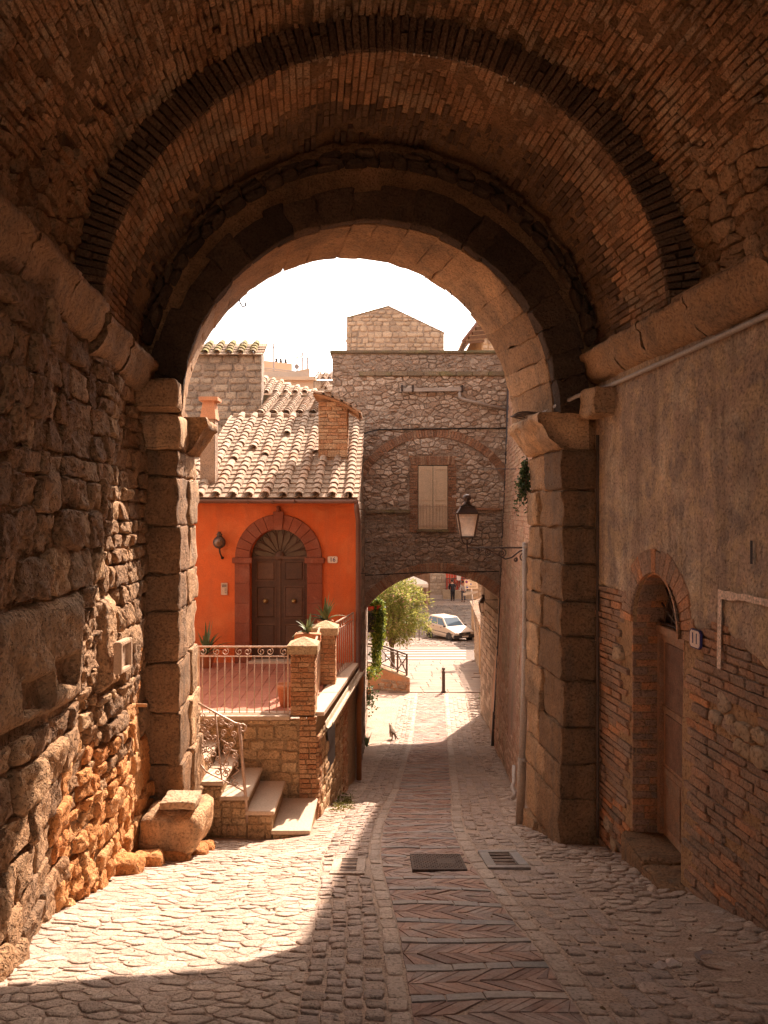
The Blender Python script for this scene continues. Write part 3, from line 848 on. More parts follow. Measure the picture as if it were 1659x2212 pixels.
c = block(lambda x, y, z: (x, y, z), (XC(7.4) + W - .17, ND0 - .35, STEPZ - .35), (XC(7) + W + .3, ND0 + .36, STEPZ - .01), 5, .04, .02, 5); mk('threshold_stone', c[0], c[1], m_pier, rw, True, .9)
c = block(lambda x, y, z: (x, y, z), (XC(7.4) + W - .15, ND0 + .37, STEPZ - .4), (XC(7) + W + .3, ND1 + .0, STEPZ + .0), 5, .04, .02, 5); mk('threshold_stone', c[0], c[1], m_pier, rw, True, .8)
# door
m_dw = mat('old_brown_door', [(.30, .175, .105), (.36, .22, .135)], rough=.7, var=.25, vscale=9, fine=.22, fscale=70, bump=.3, bscale=50, stain=(.30, .20, .13), sscale=7, samt=.6)
m_dd = mat('dark_door_panel', (.17, .09, .055), rough=.6, var=.3, vscale=8, fine=.3, fscale=80, bump=.2, stain=(.2, .12, .075), sscale=10, samt=.5)
door = thing('wooden_door', 'peeling brown wooden door with fanlight grille in the brick niche of the passage', 'door', (XC(NC) + W + NDEP, NC, STEPZ))
xd_ = XC(NC) + W + NDEP - .03
def dbox(u0, u1, z0, z1, t0, t1): return MB().bbox(xd_ - t1, xd_ - t0, u0, u1, z0, z1, .006)
dbox(ND0 - .02, ND0 + .06, STEPZ, NZ, -.02, .06).build('door_frame', m_dw, door)
dbox(ND1 - .07, ND1 + .02, STEPZ, NZ, -.02, .06).build('door_frame', m_dw, door)
dbox(ND0, ND1, NZ - .1, NZ - .02, -.02, .075).build('transom', m_dw, door)
zt = NZ - .1; u0, u1 = ND0 + .06, ND1 - .07
dbox(u0, u1, STEPZ, zt, -.02, .02).build('door_leaf', m_dw, door)
for (za, zb, mm) in ((STEPZ + .72, STEPZ + 1.22, m_dd), (STEPZ + 1.3, zt - .08, m_dd)):
    dbox(u0 + .08, u1 - .07, za, zb, .018, .03).build('door_panel', mm, door)
dbox(u0 + .07, (u0 + u1) / 2 - .01, STEPZ + .1, STEPZ + .62, .018, .028).build('door_panel', m_dw, door)
dbox((u0 + u1) / 2 + .01, u1 - .07, STEPZ + .1, STEPZ + .62, .018, .028).build('door_panel', m_dw, door)
for z_ in (STEPZ + .66, STEPZ + 1.26, zt - .04): dbox(u0, u1, z_ - .035, z_ + .035, .02, .034).build('door_rail', m_dw, door)
fl = MB()
for k in range(0, 9):
    a_ = PI * k / 8; fl.tube([(xd_ - .03, NC - .05 * math.cos(a_), NZ + .05 * math.sin(a_)), (xd_ - .03, NC - (NR - .02) * math.cos(a_), NZ + (NR - .02) * math.sin(a_))], .011, 6)
for rr in (.2, .38): fl.tube([(xd_ - .03, NC - rr * math.cos(PI * k / 12), NZ + rr * math.sin(PI * k / 12)) for k in range(13)], .009, 6)
fl.build('fanlight_grille', m_iron, door)
mb = MB(); arc = [(xd_ + .03, NC - NR * math.cos(PI * k / 14), NZ + NR * math.sin(PI * k / 14)) for k in range(15)]
mb.add(arc, [tuple(range(15))]); mb.build('fanlight_mesh', mat('dusty_mesh', (.05, .036, .028), bump=.2), door)

# ---- painted marks, number plate, conduit on the right wall
m_white = mat('old_white_paint', (.62, .52, .44), rough=.9, var=.25, vscale=14, fine=.3, bump=.2)
def wmark(u0, u1, z0, z1, h=.0445): return np.stack(rmap(np.array([u0, u1, u1, u0]), np.array([z0, z0, z1, z1]), np.full(4, h)), 1)
for (a, b, z0, z1) in ((4.7, 6.0, -.66, -.6), (5.94, 6.0, -1.22, -.66)):
    n_ = 14; us2 = np.linspace(a, b, n_); vv = []
    for u in us2:
        for z_ in (z0 + random.uniform(-.012, .012), z1 + random.uniform(-.008, .008)): vv.append(tuple(np.stack(rmap(np.array([u]), np.array([z_]), np.array([.046 if z1 > -1 else .05])), 1)[0]))
    mk('painted_line', vv, [(2 * i, 2 * i + 2, 2 * i + 3, 2 * i + 1) for i in range(n_ - 1)], m_white, rw)
wd = Vector((-.095, 1, 0)).normalized()      # along the passage walls
text('painted_numeral', '1', .24, np.stack(rmap(np.array([5.53]), np.array([-.30]), np.array([.046])), 1)[0], -wd, (0, 0, 1), mat('black_stencil', (.06, .055, .06), bump=0), rw)
pl_ = thing('number_plate', 'small white enamel number plate 11 with blue border beside the niche', 'plaque', tuple(np.stack(rmap(np.array([6.36]), np.array([-1.05]), np.array([.05])), 1)[0]))
m_en = mat('white_enamel', (.68, .60, .56), rough=.35, var=.06, bump=.05); m_blue = mat('blue_enamel', (.045, .04, .16), rough=.4, bump=0)
def wallpoly(pts, h): a_ = np.array(pts); return np.stack(rmap(6.36 - a_[:, 0], -1.05 + a_[:, 1], np.full(len(a_), h)), 1)
def octo(w, h_, c_): return [(-w, -h_ + c_), (-w, h_ - c_), (-w + c_, h_), (w - c_, h_), (w, h_ - c_), (w, -h_ + c_), (w - c_, -h_), (-w + c_, -h_)]
def slabpoly(name, pts, h0, h1, mm, par, fn):
    a_ = fn(pts, h0); b_ = fn(pts, h1); n_ = len(pts)
    return mk(name, np.concatenate([a_, b_]), [tuple(range(n_, 2 * n_))] + [(i, (i + 1) % n_, n_ + (i + 1) % n_, n_ + i) for i in range(n_)], mm, par)
slabpoly('plate', octo(.092, .078, .025), .03, .049, m_blue, pl_, wallpoly)
slabpoly('plate_face', octo(.083, .069, .022), .049, .0505, m_en, pl_, wallpoly)
text('numeral', '11', .125, wallpoly([(0, 0)], .0517)[0], -wd, (0, 0, 1), m_blue, pl_)
m_pipe = mat('grey_pipe', (.42, .40, .38), rough=.55, var=.12, bump=.1)
cd = MB(); cd.tube([np.stack(rmap(np.array([u]), np.array([1.355 - .02 * math.sin(u)]), np.array([.055])), 1)[0] for u in np.linspace(1.5, 8.1, 24)] + [Vector(shear(2.28, 8.5, 1.28)), Vector(shear(2.12, 8.7, 1.2)), Vector(shear(1.98, 9.9, 1.10))], .024, 8)
cdo = cd.build('conduit', m_pipe, None, True); tag(cdo, 'grey cable conduit running under the stone cornice of the plaster wall', 'conduit')
cd = MB(); cd.tube([shear(W - .05, 8.5, z) for z in np.linspace(.85, -3.6, 12)], .018, 6)
cb2 = MB(); cc0 = Vector(shear(2.02, 9.3, 1.155))
for k in range(3): cb2.tube([cc0 + Vector((.26 * math.cos(a_) * (1 - .07 * k), .22 * math.sin(a_) * (1 - .09 * k), .014 * k + .012 * math.sin(a_ * 3 + k))) for a_ in np.linspace(0, 2 * PI, 22, endpoint=False)], .009, 6, True)
tag(cb2.build('cable_coil', mat('dark_cable', (.10, .075, .06), bump=.1), None, True), 'loose coil of dark cable lying on top of the right-hand capital', 'cable')
tag(cd.build('cable', mat('dark_cable', (.10, .075, .06), bump=.1), None, True), 'thin dark cable running down the corner between pier and plaster wall', 'cable')

# ---- vault
vt = thing('barrel_vault', 'old brick barrel vault with two stepped arch rings over the passage', 'vault', (XC(5), 5, ZS))
def vmap(rx, rz):
    def f_(u, v, h):        # u = angle, v = d
        return XC(v) + (rx - h) * np.cos(u), v, ZS - .04 + (rz - h) * np.sin(u)
    return f_
def arc_sheet(name, rx, rz, a, b, m_, na=150, amp=.06):
    ds_ = np.unique(np.r_[np.linspace(a, min(b, 3.2), 8), np.arange(max(a, 3.2), b, .11), b]) if a < 3 else np.linspace(a, b, max(2, int((b - a) / .11))); vv = []
    for dd in ds_:
        for i in range(na + 1):
            t = PI * i / na; q_ = (noise.noise((math.cos(t) * 4, dd * 1.5, math.sin(t) * 4)) + .6 * noise.noise((math.cos(t) * 13, dd * 5, math.sin(t) * 13)) + .35 * noise.noise((math.cos(t) * 30, dd * 11, math.sin(t) * 30))) * amp
            vv.append((XC(dd) + (rx + .01 - q_) * math.cos(t), dd, ZS - .04 + (rz + .01 - q_) * math.sin(t)))
    n_ = na + 1
    return mk(name, vv, [(j * n_ + i, j * n_ + i + 1, (j + 1) * n_ + i + 1, (j + 1) * n_ + i) for j in range(len(ds_) - 1) for i in range(na)], m_, vt, True, .5)
RX1, RZ1, RX2, RZ2 = 2.86, 2.74, 2.55, 2.42
arc_sheet('mortar_shell', RX1, RZ1, D0, D1 + .02, m_vm)
vb = []
narc = 150
for i in range(narc):
    t0, t1 = PI * i / narc, PI * (i + 1) / narc
    dd = 3.4 + random.uniform(-.2, 0)
    while dd < D1:
        l = random.uniform(.12, .27); e = min(dd + l, D1)
        kk = noise.noise((math.cos((t0 + t1) / 2) * 5, dd * 1.6, 3))
        if e - dd > .06 and random.random() > .06 + max(0, kk) * .3 and not (min(t0, PI - t0) < .34 + .25 * noise.noise((dd * 1.3, t0 * 2, 8))):
            q = np.array([(t0, dd), (t1, dd), (t1, e), (t0, e)])
            q[:, 0] += RNG.uniform(-.0015, .0015, 4); c_ = q.mean(0)
            q = c_ + (q - c_) * np.array([random.uniform(.62, .86), random.uniform(.9, .97)])
            vb.append(cell(q, vmap(RX1, RZ1), random.uniform(.0, .045) + max(0, kk) * .02, BRICK, amp=.012, nsc=18, gap=0, rounds=0, tilt=.012, depth=.03))
        dd += l
emit(vt, 'vault_brick', vb, m_vbr, 'vault_bricks')
hs_ = []
for poly in rubble((3.4, D1, 0, 1.7), .26, .15, .5, 61):
    for sd in (0, 1):
        c_ = poly.mean(0); th = c_[1] / RX1
        if th > .42 + .2 * noise.noise((c_[0] * 1.3, th * 2, 8)): continue
        def hm(u, v, h, sd=sd):
            t = np.asarray(v) / RX1; t = t if sd == 0 else PI - t
            return XC(np.asarray(u)) + (RX1 - h) * np.cos(t), u, ZS - .04 + (RZ1 - h) * np.sin(t)
        hs_.append(cell(poly, hm, random.uniform(.0, .06), ROCK, amp=.03, nsc=8, n=14, gap=.006, rounds=1, tilt=.02, depth=.05))
emit(vt, 'haunch_stone', hs_, m_trav, 'haunch_stones', parts=120, smooth=True)
# first ring: face towards the camera and soffit, shade painted into face and far end
arc_sheet('ring_soffit_mortar', RX2, RZ2, D1 - .001, D2 + .05, m_vm)
mb = MB(); na = 64
for i in range(na):
    t0, t1 = PI * i / na, PI * (i + 1) / na
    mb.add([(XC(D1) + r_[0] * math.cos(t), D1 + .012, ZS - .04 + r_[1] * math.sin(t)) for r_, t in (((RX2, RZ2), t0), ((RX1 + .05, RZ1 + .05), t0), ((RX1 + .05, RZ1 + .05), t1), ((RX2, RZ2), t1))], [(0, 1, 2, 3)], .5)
mb.build('ring_face_mortar', mat('soot_shade_mortar', (.08, .055, .036), bump=.8, bscale=30), vt)
rf_ = []; rs = []
nb = 118
def ringface(u, v, h):      # u angle, v 0..1 between the two radii
    rx = RX2 + (RX1 - RX2) * v; rz = RZ2 + (RZ1 - RZ2) * v
    return XC(D1) + rx * np.cos(u), D1 - h, ZS - .04 + rz * np.sin(u)
for i in range(nb):
    t0, t1 = PI * i / nb, PI * (i + 1) / nb; dt = (t1 - t0) * random.uniform(.08, .2)
    segs = ((-.03, 1.0),) if random.random() < .55 else ((-.03, random.uniform(.4, .62)),)
    s1 = segs[0][1]
    parts_ = [(-.03, 1.0)] if s1 == 1.0 else [(-.03, s1 - .02), (s1 + .02, 1.0)]
    for (a, b) in parts_:
        q = np.array([(t0 + dt, a), (t1 - dt * .3, a), (t1 - dt, b), (t0 + dt, b)])
        rf_.append(cell(q, ringface, random.uniform(.02, .06), BRICK, amp=.006, nsc=16, gap=0, rounds=0, depth=.02, tilt=.01))
for i in range(nb):
    t0, t1 = PI * i / nb, PI * (i + 1) / nb; dd = D1 - .02 + random.uniform(-.01, .02)
    while dd < D2:
        l = random.choice([.13, .26, .26, .24]) + random.uniform(-.02, .02); e = min(dd + l, D2)
        if e - dd > .05 and not (dd > 7.9 and random.random() < .35 + .5 * noise.noise((t0 * 4, dd, 0))):
            q = np.array([(t0, dd), (t1, dd), (t1, e), (t0, e)]); c_ = q.mean(0)
            q = c_ + (q - c_) * np.array([random.uniform(.7, .86), .95])
            rs.append(cell(q, vmap(RX2, RZ2), random.uniform(.008, .03), BRICK, amp=.005, nsc=18, gap=0, rounds=0, tilt=.01, depth=.03))
        dd += l
m_rface = mat('soot_shade_ring_brick', [(.10, .066, .042), (.155, .10, .062), (.19, .125, .078), (.08, .054, .036)], rough=.9, var=.25, fine=.2, bump=.55, bscale=34)  # ring face: soot colour darkened further to carry its shade
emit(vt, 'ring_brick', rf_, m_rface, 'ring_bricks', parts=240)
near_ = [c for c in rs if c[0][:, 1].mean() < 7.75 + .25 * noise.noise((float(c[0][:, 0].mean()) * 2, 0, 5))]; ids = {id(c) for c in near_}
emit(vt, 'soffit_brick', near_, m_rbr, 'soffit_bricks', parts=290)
emit(vt, 'soot_shade_brick', [c for c in rs if id(c) not in ids], mat('soot_shade_soffit_brick', [(.12, .078, .05), (.18, .118, .074), (.22, .148, .094), (.10, .066, .043)], rough=.9, var=.25, fine=.2, bump=.55, bscale=34), 'soot_shade_bricks', parts=200)  # far soffit band: soot with the shade of the recess painted in
# rubble wedged between ring and gate arch
wd_ = []
for poly in rubble((0.02, PI - .02, 2.46, 2.62), .09, .09, .4, 21):
    def wm(u, v, h): return XC(D2) + v * np.cos(u), D2 - h + 0 * u, 1.12 + .0 + v * np.sin(u) * (1.0) + .28
    if .2 < poly.mean(0)[0] < PI - .2: wd_.append(cell(poly, wm, random.uniform(.05, .14), ROCK, amp=.03, nsc=7, n=12, gap=.004, rounds=1, depth=.08))
emit(vt, 'wedged_stone', wd_, m_soot_shade, 'wedged_stones', parts=60, smooth=True)

# ---- the stone gate at the end of the passage
gt = thing('stone_gate', 'massive worn stone gate arch on two piers at the end of the vaulted passage', 'gate', (XC(9.2), 9.2, gzf(XC(9.2), 9.2)))
GR = 2.15; GZS = 1.12; GA = 2.11
def XG(d): return -.157 - .235 * (np.asarray(d, float) - 8.6)      # axis of the skewed gate arch
mb = MB(); na = 32
# solid wall above and beside the opening (near face, far face, soffit)
op = [(GR, -4.6), (GR, GZS)] + [(GA * 1.03 * math.cos(PI * k / na), GZS + GA * 1.055 * math.sin(PI * k / na)) for k in range(1, na)] + [(-GR, GZS), (-GR, -4.6)]
ou = []
for (s, z) in op:
    if z <= GZS: ou.append((5.2 * (1 if s > 0 else -1), z))
    else:
        a_ = math.atan2(z - GZS, s); k_ = min(5.2 / max(abs(math.cos(a_)), 1e-6), 5.6 / max(abs(math.sin(a_)), 1e-6)); ou.append((k_ * math.cos(a_), GZS + k_ * math.sin(a_)))
gin = .03
for (dd) in (D2 + gin, D3 - gin):
    v_ = [((XC(dd) if z <= GZS else float(XG(dd))) + s * 1.012, dd, z) for s, z in op] + [(XC(dd) + s, dd, z) for s, z in ou]; n_ = len(op)
    mb.add(v_, [(i, i + 1, n_ + i + 1, n_ + i) for i in range(n_ - 1)], .5)
v_ = [((XC(dd) if z <= GZS else float(XG(dd))) + s * 1.012, dd, z * 1.0) for dd in (D2 + gin, D3 - gin) for s, z in op]; n_ = len(op)
mb.add(v_, [(i, i + 1, n_ + i + 1, n_ + i) for i in range(n_ - 1)], .5)
mb.build('rubble_core', m_vm, gt)
vo = []; nvo = 21; VJ = [0] + [random.uniform(-.25, .25) for _ in range(nvo - 1)] + [0]
def gsh(x, y, z):   # local: x angle, y = d, z = radius offset
    return XG(y) + (GA + z) * np.cos(x), y, GZS + (GA + z) * 1.018 * np.sin(x)
for k in range(nvo):
    t0, t1 = PI * (k + VJ[k]) / nvo, PI * (k + 1 + VJ[k + 1]) / nvo; g_ = -.003
    dm_ = D2 + random.uniform(.10, .16)
    c = block(gsh, (t0 + g_, D2 - .03, -.0), (t1 - g_, dm_ - .002, .36 + random.uniform(-.05, .05)), 5, .014, .026, 6); mk('voussoir', c[0], c[1], m_soot_shade, gt, True, c[2])
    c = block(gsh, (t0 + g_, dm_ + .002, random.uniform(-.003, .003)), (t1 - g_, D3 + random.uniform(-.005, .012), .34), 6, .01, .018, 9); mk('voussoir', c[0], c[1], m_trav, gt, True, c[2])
for side in (-1, 1):
    z = -4.35 if side > 0 else -4.35; zi = 0
    while z < .68:
        h_ = random.uniform(.36, .62); zt_ = min(z + h_, .70)
        if .70 - zt_ < .25: zt_ = .70
        dm_ = D2 + random.uniform(.45, .85)
        o1 = random.uniform(-.015, .02); o2 = random.uniform(-.01, .05)
        low = np.clip((-2.6 - z) / 1.2, 0, 1) * (.12 if side < 0 else .03)
        so1, so2 = GR - o1 - low, GR - o2 - low * 1.2
        def sm(x, y, zz, sd=side): return XC(y) + sd * x, y, zz
        for (sa, da, db) in ((so1, D2 - random.uniform(.01, .04), dm_ - .005), (so2, dm_ + .005, D3 + random.uniform(0, .05))):
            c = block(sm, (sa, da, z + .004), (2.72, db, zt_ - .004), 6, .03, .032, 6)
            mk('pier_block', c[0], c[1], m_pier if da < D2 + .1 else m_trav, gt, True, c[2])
        z = zt_
    pr = [(-.3, 1.12), (.24, 1.12), (.26, 1.09), (.255, 1.02), (.22, .99), (.19, .93), (.13, .84), (.06, .76), (.02, .71), (-.3, .70)]
    c = extrude_profile(pr, np.linspace(D2 + (.02 if side > 0 else .55), D3 + .06, 18), lambda s, u, z, sd=side: (XC(u) + sd * (GR - s), u, z), .04, 5.)
    mk('capital', c[0], c[1], m_trav, gt, True, c[2])
c = block(shear, (-2.72, 8.3, 1.12), (-2.1, 8.62, 1.46), 5, .07, .025, 5); mk('impost_block', c[0], c[1], m_trav, gt, True, c[2])
c = block(shear, (-2.7, 8.52, .70), (-2.12, 9.2, 1.10), 5, .05, .03, 5); mk('impost_block', c[0], c[1], m_trav, gt, True, c[2])
# boulder bench and slab at the foot of the left pier
bq = thing('boulder', 'big rounded stone block lying at the foot of the left pier', 'boulder', (PX(370, 8.2), 8.2, gzf(PX(370, 8.2), 8.2)))
c = block(lambda x, y, z: (x + .12 * (z + 3.3), y, z), (PX(305, 8.1), 7.95, PZ(1835, 8.1)), (PX(440, 8.1), 8.62, PZ(1752, 8.1)), 8, .11, .05, 4.2); mk('stone_body', c[0], c[1], m_trav, bq, True, .9)
sb = MB(); c = block(lambda x, y, z: (x, y, z), (PX(350, 8.15), 8.05, PZ(1747, 8.1)), (PX(426, 8.15), 8.4, PZ(1729, 8.1)), 4, .02, .015, 6)
tag(mk('stone_slab', c[0], c[1], m_pale, None, True, .2), 'flat pale slab lying on the boulder by the left pier', 'slab')
fr_ = []
for (px, py, dd, r_) in ((320, 1845, 7.7, .16), (380, 1838, 8.0, .14), (425, 1822, 8.5, .13), (265, 1865, 7.3, .18), (440, 1800, 8.9, .12)):
    q = P(px, py, dd); fr_.append((q.x, dd, r_))
labs = ['low worn rock wedged under the middle of the boulder', 'small rock under the boulder front edge', 'small pale rock at the outer corner of the boulder', 'rock at the wall foot just before the boulder', 'rock at the far foot of the left pier beside the steps']
for (x, dd, r_), lb in zip(fr_, labs):
    c = block(lambda a, b_, c_: (a, b_, c_), (x - r_, dd - r_ * .7, gzf(x, dd) - .1), (x + r_, dd + r_ * .7, gzf(x, dd) + r_ * .75), 4, r_ * .5, .03, 6)
    tag(mk('rock', c[0], c[1], m_rubo, None, True), lb, 'rock', 'rocks at the foot of the left pier')
# small framed box on the left wall, metal strap, hook
bx0 = thing('framed_box', 'small cream framed box fixed to a rough slab on the rubble wall', 'box', (XC(6.87) - W + .12, 6.87, PZ(1412, 6.87)))
m_cream = mat('cream_plastic', (.52, .42, .32), rough=.5, var=.06, bump=.05)
xb = XC(6.87) - W + .14 + .05 * math.sin(6.87 * 1.3 - 1.2) 
zc = PZ(1414, 6.85)
for nm, bb in (('frame_bar', (xb, xb + .07, 6.71, 6.75, zc - .15, zc + .13)), ('frame_bar', (xb, xb + .07, 6.97, 7.01, zc - .15, zc + .13)), ('frame_bar', (xb, xb + .07, 6.75, 6.97, zc - .15, zc - .11)), ('frame_bar', (xb, xb + .07, 6.75, 6.97, zc + .09, zc + .13)), ('glass_panel', (xb, xb + .035, 6.75, 6.97, zc - .11, zc + .09))):
    MB().bbox(*bb, .008).build(nm, m_cream if nm == 'frame_bar' else mat('pale_notice', (.50, .43, .36), rough=.25, bump=0), bx0)
q = P(270, 1524, 7.7); e = P(318, 1524, 7.7)
tag(MB().bbox(q.x - .1, e.x, 7.68, 7.7, q.z - .012, q.z + .02, .004).build('metal_strap', mat('ochre_metal', (.40, .24, .12), rough=.6, bump=.1), None), 'flat ochre metal strap sticking out of the rubble wall', 'strap')
hk = MB(); pts = [P(x, y, 9.85) for x, y in ((503, 640), (517, 646), (519, 655), (524, 662), (530, 661), (531, 653))]
hk.tube(pts, .011, 6); tag(hk.build('iron_hook', m_iron, None, True), 'bent iron hook sticking out below the gate arch', 'hook')
for i, (pts, lb) in enumerate((([(918, 598), (926, 640), (934, 690)], 'long dry twig hanging from the gate arch against the sky'), ([(972, 628), (984, 665), (995, 703)], 'forked dry twig hanging right of the longest one'), ([(1003, 655), (998, 680), (1012, 712)], 'short dry twig hanging nearest the eaves'))):
    m = MB(); m.tube([P(x, y, 9.8) for x, y in pts], [.006, .005, .003], 5)
    if i: m.tube([P(pts[1][0], pts[1][1], 9.8), P(pts[1][0] - 6, pts[1][1] + 22, 9.8)], [.004, .002], 5)
    tag(m.build('dry_twig', mat('twig', (.10, .075, .06), bump=0), None, True), lb, 'twig', 'dry twigs hanging from the arch')
# ------------------------------------------------------------------ building along the right of the alley
m_abr = mat('alley_brick', [(.50, .32, .23), (.56, .37, .265), (.53, .345, .25), (.58, .42, .31), (.46, .33, .24)], rough=.9, var=.16, vscale=1.2, fine=.14, bump=.45, bscale=26, stain=(.36, .31, .18), sscale=.8, samt=.4)
m_abm = mat('pink_render', (.56, .375, .29), rough=.92, var=.15, vscale=1, bump=.4, bscale=24, stain=(.40, .33, .20), sscale=.7, samt=.45)
ab = thing('alley_building', 'tall pinkish brick building leaning back along the right of the alley', 'building', (2.4, 15, gzf(2.4, 15)))
ATOP = 4.35
def amap(u, v, h):       # u = d, v = z
    u = np.asarray(u, float); v = np.asarray(v, float)
    return 2.0 + .084 * (u - 9.9) + .044 * (v - gz0(u)) - h, u, v
us_ = np.linspace(9.93, 24.2, 30); vs_ = np.linspace(0, 1, 24); A, B = np.meshgrid(us_, vs_); n_ = len(us_)
def atop(u): return ATOP + np.clip(20 - np.asarray(u, float), 0, 9) * .18
B = -6.6 + (atop(A) + 6.6) * B
mk('wall_core', np.stack(amap(A.ravel(), B.ravel(), np.zeros(A.size)), 1), [(j * n_ + i, j * n_ + i + 1, (j + 1) * n_ + i + 1, (j + 1) * n_ + i) for j in range(23) for i in range(n_ - 1)], m_abm, ab, True, .5)
a_, b_ = [np.stack(amap(np.array([u]), np.array([float(atop(u))]), np.zeros(1)), 1)[0] for u in (9.93, 24.2)]
c_ = np.stack(amap(np.array([20.]), np.array([ATOP]), np.zeros(1)), 1)[0]
mk('roof_slab', [a_, c_, b_] + [q + np.array([7, 0, .3]) for q in (a_, c_, b_)], [(0, 1, 4, 3), (1, 2, 5, 4)], m_abm, ab)
cl = []
for poly in courses((9.95, 20.0, -6.3, ATOP), (.075, .12), (.24, .42), .1, 91):
    c = poly.mean(0)
    if c[1] < gzf(2.4, c[0]) - .05: continue
    if noise.noise((c[0] * .5, c[1] * .5, 3)) > (.05 if c[1] < -2.2 else .34) : continue
    cl.append(cell(poly, amap, random.uniform(.006, .022), BRICK, gap=.008, rounds=0, cap='ngon', depth=.01))
emit(ab, 'brick', cl, m_abr, 'brickwork', parts=160)
# dark window shutter on it, grey down pipe near the gate, brown down pipe at the far end
q0 = np.stack(amap(np.array([10.75, 11.35, 11.35, 10.75]), np.array([PZ(1395, 11.0), PZ(1395, 11.0), PZ(1262, 11.0), PZ(1262, 11.0)]), np.full(4, .03)), 1)
q1 = q0 + np.array([.06, 0, 0])
MB().hexa(list(q0) + list(q1)).build('shutter', mat('dark_shutter', (.05, .047, .045), bump=.1), ab)
m_dkpipe = mat('dark_brown_pipe', (.045, .03, .026), rough=.35, var=.1, bump=.05, spec=.5)
m_gutter = mat('brown_gutter', (.16, .085, .065), rough=.4, var=.12, bump=.05, spec=.5)
dp = thing('drainpipe', 'grey drainpipe standing at the outer edge of the right-hand gate pier', 'pipe', (PX(1135, 10.0), 10.05, gzf(1.85, 10.05)))
pp = [P(1136, 1172, 10.02), P(1136, 1300, 10.02), P(1134, 1480, 10.02), P(1128, 1640, 10.02)]
MB().tube(pp, .047, 12).build('upper_pipe', m_pipe, dp, True)
MB().tube([P(1128, 1638, 10.02), P(1123, 1790, 10.02)], .056, 12).build('lower_pipe', mat('cast_pipe', (.30, .25, .20), rough=.6, var=.2, bump=.2), dp, True)
for (x, y) in ((1139, 1180), (1138, 1400), (1131, 1640)): q = P(x, y, 10.02); MB().tube([q + Vector((0, 0, -.02)), q + Vector((0, 0, .02))], .062, 12).build('pipe_clip', m_pipe, dp, True)
dp2 = thing('drainpipe', 'glossy dark brown drainpipe at the far end of the alley wall', 'pipe', tuple(P(1066, 1612, 19.8)))
MB().tube([P(1100, 783, 19.8), P(1096, 980, 19.8), P(1089, 1160, 19.8), P(1078, 1400, 19.8), P(1070, 1540, 19.8)], .055, 10).build('upper_pipe', m_dkpipe, dp2, True)
MB().tube([P(1070, 1538, 19.8), P(1066, 1612, 19.8)], .07, 10).build('lower_pipe', m_dkpipe, dp2, True)
for (x, y) in ((1096, 980), (1089, 1160), (1078, 1400)): q = P(x, y, 19.8); MB().tube([q + Vector((0, 0, -.04)), q + Vector((0, 0, .04))], .075, 10).build('pipe_clip', m_dkpipe, dp2, True)
wp = MB(); wp.tube([P(1110, 1655, 11.8), P(1110, 1690, 11.5), P(1106, 1700, 11.4), P(1112, 1715, 11.3), P(1108, 1725, 11.2)], .03, 8)
tag(wp.build('gas_pipe', m_pipe, None, True), 'short crooked gas pipe low on the alley wall behind the grey drainpipe', 'pipe')

# ------------------------------------------------------------------ orange house
HD = 14.65; HXR = -.51; HXL = -5.4; HZ0 = -2.87; EZ = .20
m_or = mat('orange_plaster', (.61, .14, .038), rough=.9, var=.16, vscale=1.1, fine=.09, fscale=60, bump=.3, bscale=30, stain=[(.66, .19, .065), (.52, .11, .032)], sscale=1.3, samt=.5, streak=((.50, .12, .045), .45))
m_sur = mat('brown_red_surround', (.235, .075, .042), rough=.88, var=.14, vscale=5, bump=.25, stain=(.30, .12, .075), sscale=3, samt=.4)
m_wood = mat('dark_oak_door', [(.085, .047, .03), (.11, .062, .04)], rough=.5, var=.2, vscale=10, fine=.15, bump=.15, bscale=60)
m_hst = mat('house_side_stone', [(.16, .12, .09), (.22, .17, .125), (.27, .2, .145)], rough=.9, var=.2, bump=.6, bscale=20)
hs = thing('orange_house', 'bright orange plastered house with arched brown door and tiled roof', 'house', ((HXL + HXR) / 2, HD, HZ0))
DXc = PX(602, HD); DR = .545; DRO = .83; DZ = PZ(1205, HD)
op = [(DXc - DR, HZ0 - .02), (DXc - DR, DZ)] + [(DXc - DR * math.cos(PI * k / 20), DZ + DR * math.sin(PI * k / 20)) for k in range(1, 20)] + [(DXc + DR, DZ), (DXc + DR, HZ0 - .02)]
def tor(s, z):
    if z <= DZ + 1e-6: return (HXL if s < DXc else HXR, z)
    a_ = math.atan2(z - DZ, s - DXc); ca, sa = math.cos(a_), math.sin(a_); top = EZ + .05 - DZ
    k_ = min(top / sa, ((HXR - DXc) / ca) if ca > 1e-6 else (((HXL - DXc) / ca) if ca < -1e-6 else 1e9)); return (DXc + k_ * ca, DZ + k_ * sa)
ou = [tor(*q) for q in op]
mb = MB(); n_ = len(op)
mb.add([(s, HD, z) for s, z in op] + [(s, HD, z) for s, z in ou], [(i, i + 1, n_ + i + 1, n_ + i) for i in range(n_ - 1)], .5)
for (cx, k_) in ((HXL, 0), (HXR, 0)):
    pts = [q for q in ou if abs(q[0] - cx) < 1e-6]
    zt_ = max(q[1] for q in pts); nx_ = [q for q in ou if abs(q[1] - (EZ + .05)) < 1e-6]; ex = min((abs(q[0] - cx), q) for q in nx_)[1]
    mb.add([(cx, HD, zt_), (cx, HD, EZ + .05), (ex[0], HD, EZ + .05)], [(0, 1, 2)], .5)
mb.add([(s, dd, z) for dd in (HD, HD + .3) for s, z in op], [(i, i + 1, n_ + i + 1, n_ + i) for i in range(n_ - 1)], .5)
mb.build('front_wall', m_or, hs)
mb = MB(); mb.add([(HXR, HD, -6.8), (HXR, 20, -6.8), (HXR, 20, EZ + .1), (HXR, HD, EZ + .1)], [(0, 1, 2, 3)], .5)
